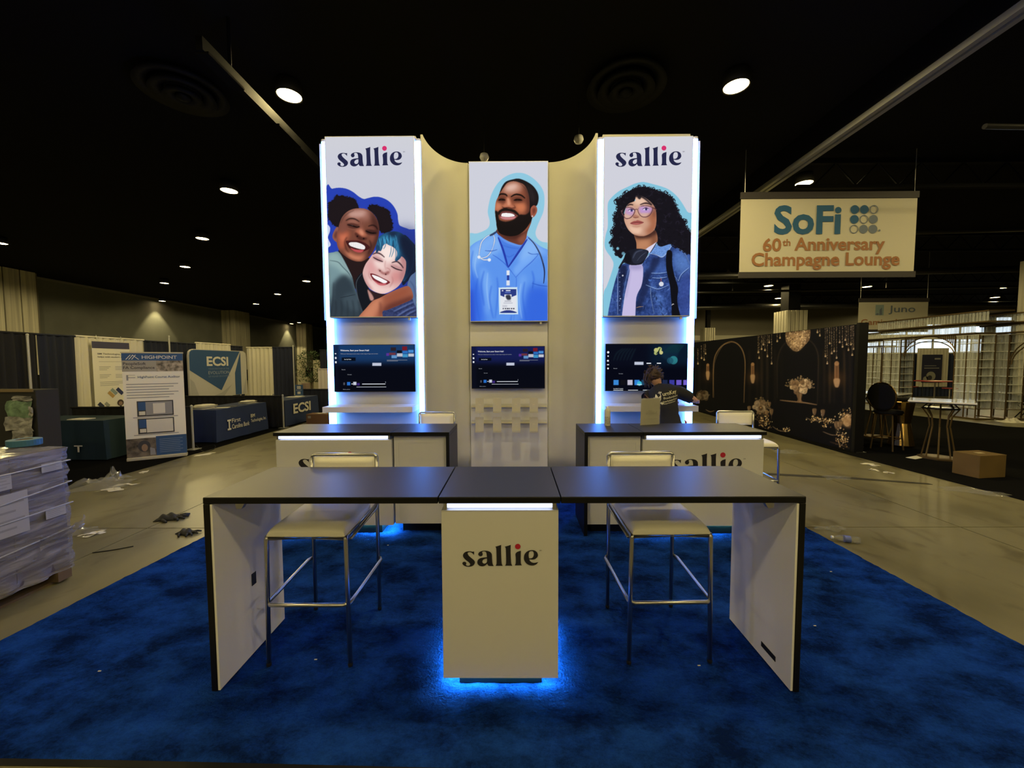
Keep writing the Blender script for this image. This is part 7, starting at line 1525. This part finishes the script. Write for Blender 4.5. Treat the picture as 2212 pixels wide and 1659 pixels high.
MB().grid(16, 16, lambda u, v: (.225 * (2 * u - 1) * math.sqrt(max(0, 1 - .5 * (2 * v - 1) ** 2)), -.21 - .05 * v, 1.09 + .27 * (2 * v - 1) * math.sqrt(max(0, 1 - .5 * (2 * u - 1) ** 2)))).build('backrest', M_black, t, smooth=True, solid=.05); MB().tube([(.235 * math.cos(k * .2618), -.225 - .025 * (1 + math.sin(k * .2618)), 1.09 + .285 * math.sin(k * .2618)) for k in range(24)], .014, 6, closed=True).build('back_trim', M_gold, t)
MB().lathe([(0, .74), (.22, .74), (.235, .77), (.22, .81), (0, .825)], 24).build('seat', M_black, t, smooth=True); MB().lathe([(.225, .725), (.235, .735), (.225, .745)], 24).build('seat_trim', M_gold, t)
for k in range(4):
    a = .785 + k * 1.5708; c_, s_ = math.cos(a), math.sin(a); MB().tube([(.18 * c_, .18 * s_, .74), (.26 * c_, .26 * s_, .0)], .015, 8).build('leg', M_gilt, t); a2 = a + 1.5708; MB().tube([(.24 * c_, .24 * s_, .24), (.24 * math.cos(a2), .24 * math.sin(a2), .24)], .01, 6).build('stretcher', M_gold, t)
q = on_z(1905, 950); t = thing('gold_stool', 'tall gold sequin drum base beside the oval-backed chair', 'stool', (q[0] - .3, q[1] - .75, 0)); MB().lathe([(.2, 0), (.22, .04), (.14, .5), (.2, .95), (.16, 1.0), (0, 1.0)], 18).build('drum', M_gold, t); MB().lathe([(.0, 1.0), (.2, 1.0), (.2, 1.04), (0, 1.05)], 18).build('seat', M_black, t)
# white floor sheet under the near table
q = on_z(1985, 987, .012); t = thing('floor_card', 'white card lying under the near bar table', 'card', tuple(q), .4); MB().box(-.3, .3, -.07, .07, 0, .004).build('sheet', M_print_w, t)
# --- cardboard box on the lounge carpet
A0, A1, A2 = on_z(2056, 1021, .012), on_z(2115, 1034, .012), on_z(2163, 1030, .012); M_kraft = mat('kraft_card', (.13, .08, .022), .85, noise=(3, .12, 3)); ztop = float(on_y(2116, 985, A1[1])[2])
v1 = Vector(A0[:2]) - Vector(A1[:2]); v2 = Vector(A2[:2]) - Vector(A1[:2]); v2 = Vector((-v1.y, v1.x)) * (-1 if Vector((-v1.y, v1.x)).dot(v2) < 0 else 1); v2 = v2.normalized() * .5
t = wthing('cardboard_box', 'brown cardboard box standing on the black lounge carpet', 'box', (A1[0], A1[1], .012)); P = [(A1[0], A1[1], .012), (A1[0] + v1.x, A1[1] + v1.y, .012), (A1[0] + v1.x + v2.x, A1[1] + v1.y + v2.y, .012), (A1[0] + v2.x, A1[1] + v2.y, .012)]
MB().prism(P, (0, 0, ztop - .018)).build('box_body', M_kraft, t, bevel=.006)
for s in (0, 1):
    f0, f1 = (.0, .495) if s == 0 else (.505, 1.0); Q = [(P[0][0] + v2.x * f0, P[0][1] + v2.y * f0, ztop - .006), (P[1][0] + v2.x * f0, P[1][1] + v2.y * f0, ztop - .006), (P[1][0] + v2.x * f1, P[1][1] + v2.y * f1, ztop - .006), (P[0][0] + v2.x * f1, P[0][1] + v2.y * f1, ztop - .006)]; MB().prism(Q, (0, 0, .005)).build('top_flap', M_kraft, t)
mid = Vector(((P[0][0] + P[2][0]) / 2, (P[0][1] + P[2][1]) / 2, ztop)); MB().box(-.06, .05, -.04, .03, 0, .004).build('tape_patch', mat('packing_tape', (.5, .4, .22), .3), t).location = mid
# --- black chairs and sign wall at the far right edge
q = on_y(2195, 850, 18.5); t = thing('sign_board', 'pale sign board with dark lettering beyond the glass arch', 'sign', (q[0] + .6, 18.5, 0)); MB().box(-1.0, 1.2, 0, .05, .9, 2.5).build('board', M_ivory, t); fr = Frame((-1, -.002, 0), (1, 0, 0), (0, 0, 1)); flat(fr, 'dark_header', M_print_k, t, [rect(.0, 2.2, 2.2, 2.5)], .002); text(fr, 'LE', M_ivory, t, .75, 2.23, .9, .24, .03, h=.004); text(fr, 'a better', M_print_g, t, .5, 1.85, 1.2, .12, h=.003)
for x in (-.8, 1.0): MB().tube([(x, .03, 0), (x, .03, .9)], .025, 8).build('post', M_gloss, t)
q = on_z(2200, 905); t = thing('folding_chair', 'dark folding chair standing beyond the far right glass column'.replace('far right ', ''), 'chair', (q[0] + .3, q[1], 0), .4)
for s in (-1, 1): MB().tube([(s * .22, .22, 0), (s * .22, -.05, .45), (s * .22, -.2, .88)], .016, 8).build('leg', M_gloss, t); MB().tube([(s * .2, -.22, 0), (s * .2, .2, .45)], .016, 8).build('leg', M_gloss, t)
MB().box(-.22, .22, -.2, .22, .44, .48).build('seat', M_gloss, t, bevel=.01); MB().box(-.23, .23, -.22, -.18, .6, .9).build('backrest', M_gloss, t, bevel=.01)
film(2185, 912, .6, .4, .15, 'pale crumpled sheet heaped beyond the glass arches', 51, 0, M_pap, 'paper_heap')
# --- water bottle on the aisle
q = on_z(1828, 1171); t = thing('water_bottle', 'empty clear water bottle lying on the concrete aisle', 'bottle', (q[0] + .02, q[1], .034)); bottle_parts(t); t.rotation_euler = (0, -1.5708, -.35); t.scale = (1, 1, 1.1); t.location = (q[0] + .1, q[1] - .04, .0345)
for k, (px, py) in enumerate(((838, 1178), (1795, 1235), (1760, 1352), (215, 1450), (682, 1425), (1510, 1438))):
    q = on_z(px, py, .02); tag(MB().box(-.008, .008, -.003, .003, 0, .003).build('lint_fleck', M_pap), 'tiny pale lint fleck on the blue carpet', 'lint', 'lint flecks on the blue carpet').location = tuple(q)

# everything that stands on a carpet stands on top of it
bpy.context.view_layer.update()
for o in list(COL.objects):
    if o.parent is not None or o.type not in ('EMPTY', 'MESH') or 'category' not in o or 'carpet' in o.name: continue
    if o.name.split('.')[0] in ('counter_pod', 'wing_table', 'side_counter', 'display_tower', 'centre_panel', 'curved_fabric_wall', 'bar_stool', 'person'): o.location.z += {'bar_stool': .008, 'person': .026}.get(o.name.split('.')[0], .018)
    elif o.name.split('.')[0] in ('clothed_table', 'pipe_drape', 'drape_pole', 'backdrop_display', 'roll_up_banner', 'black_bin', 'folding_chair', 'glass_arch', 'bar_table', 'oval_back_chair', 'gold_stool', 'cream_tote', 'folded_shirt_pile', 'leaflet', 'counter_sign', 'paper_stack', 'floral_backdrop'): o.location.z += .022 if 'chair' in o.name else .012
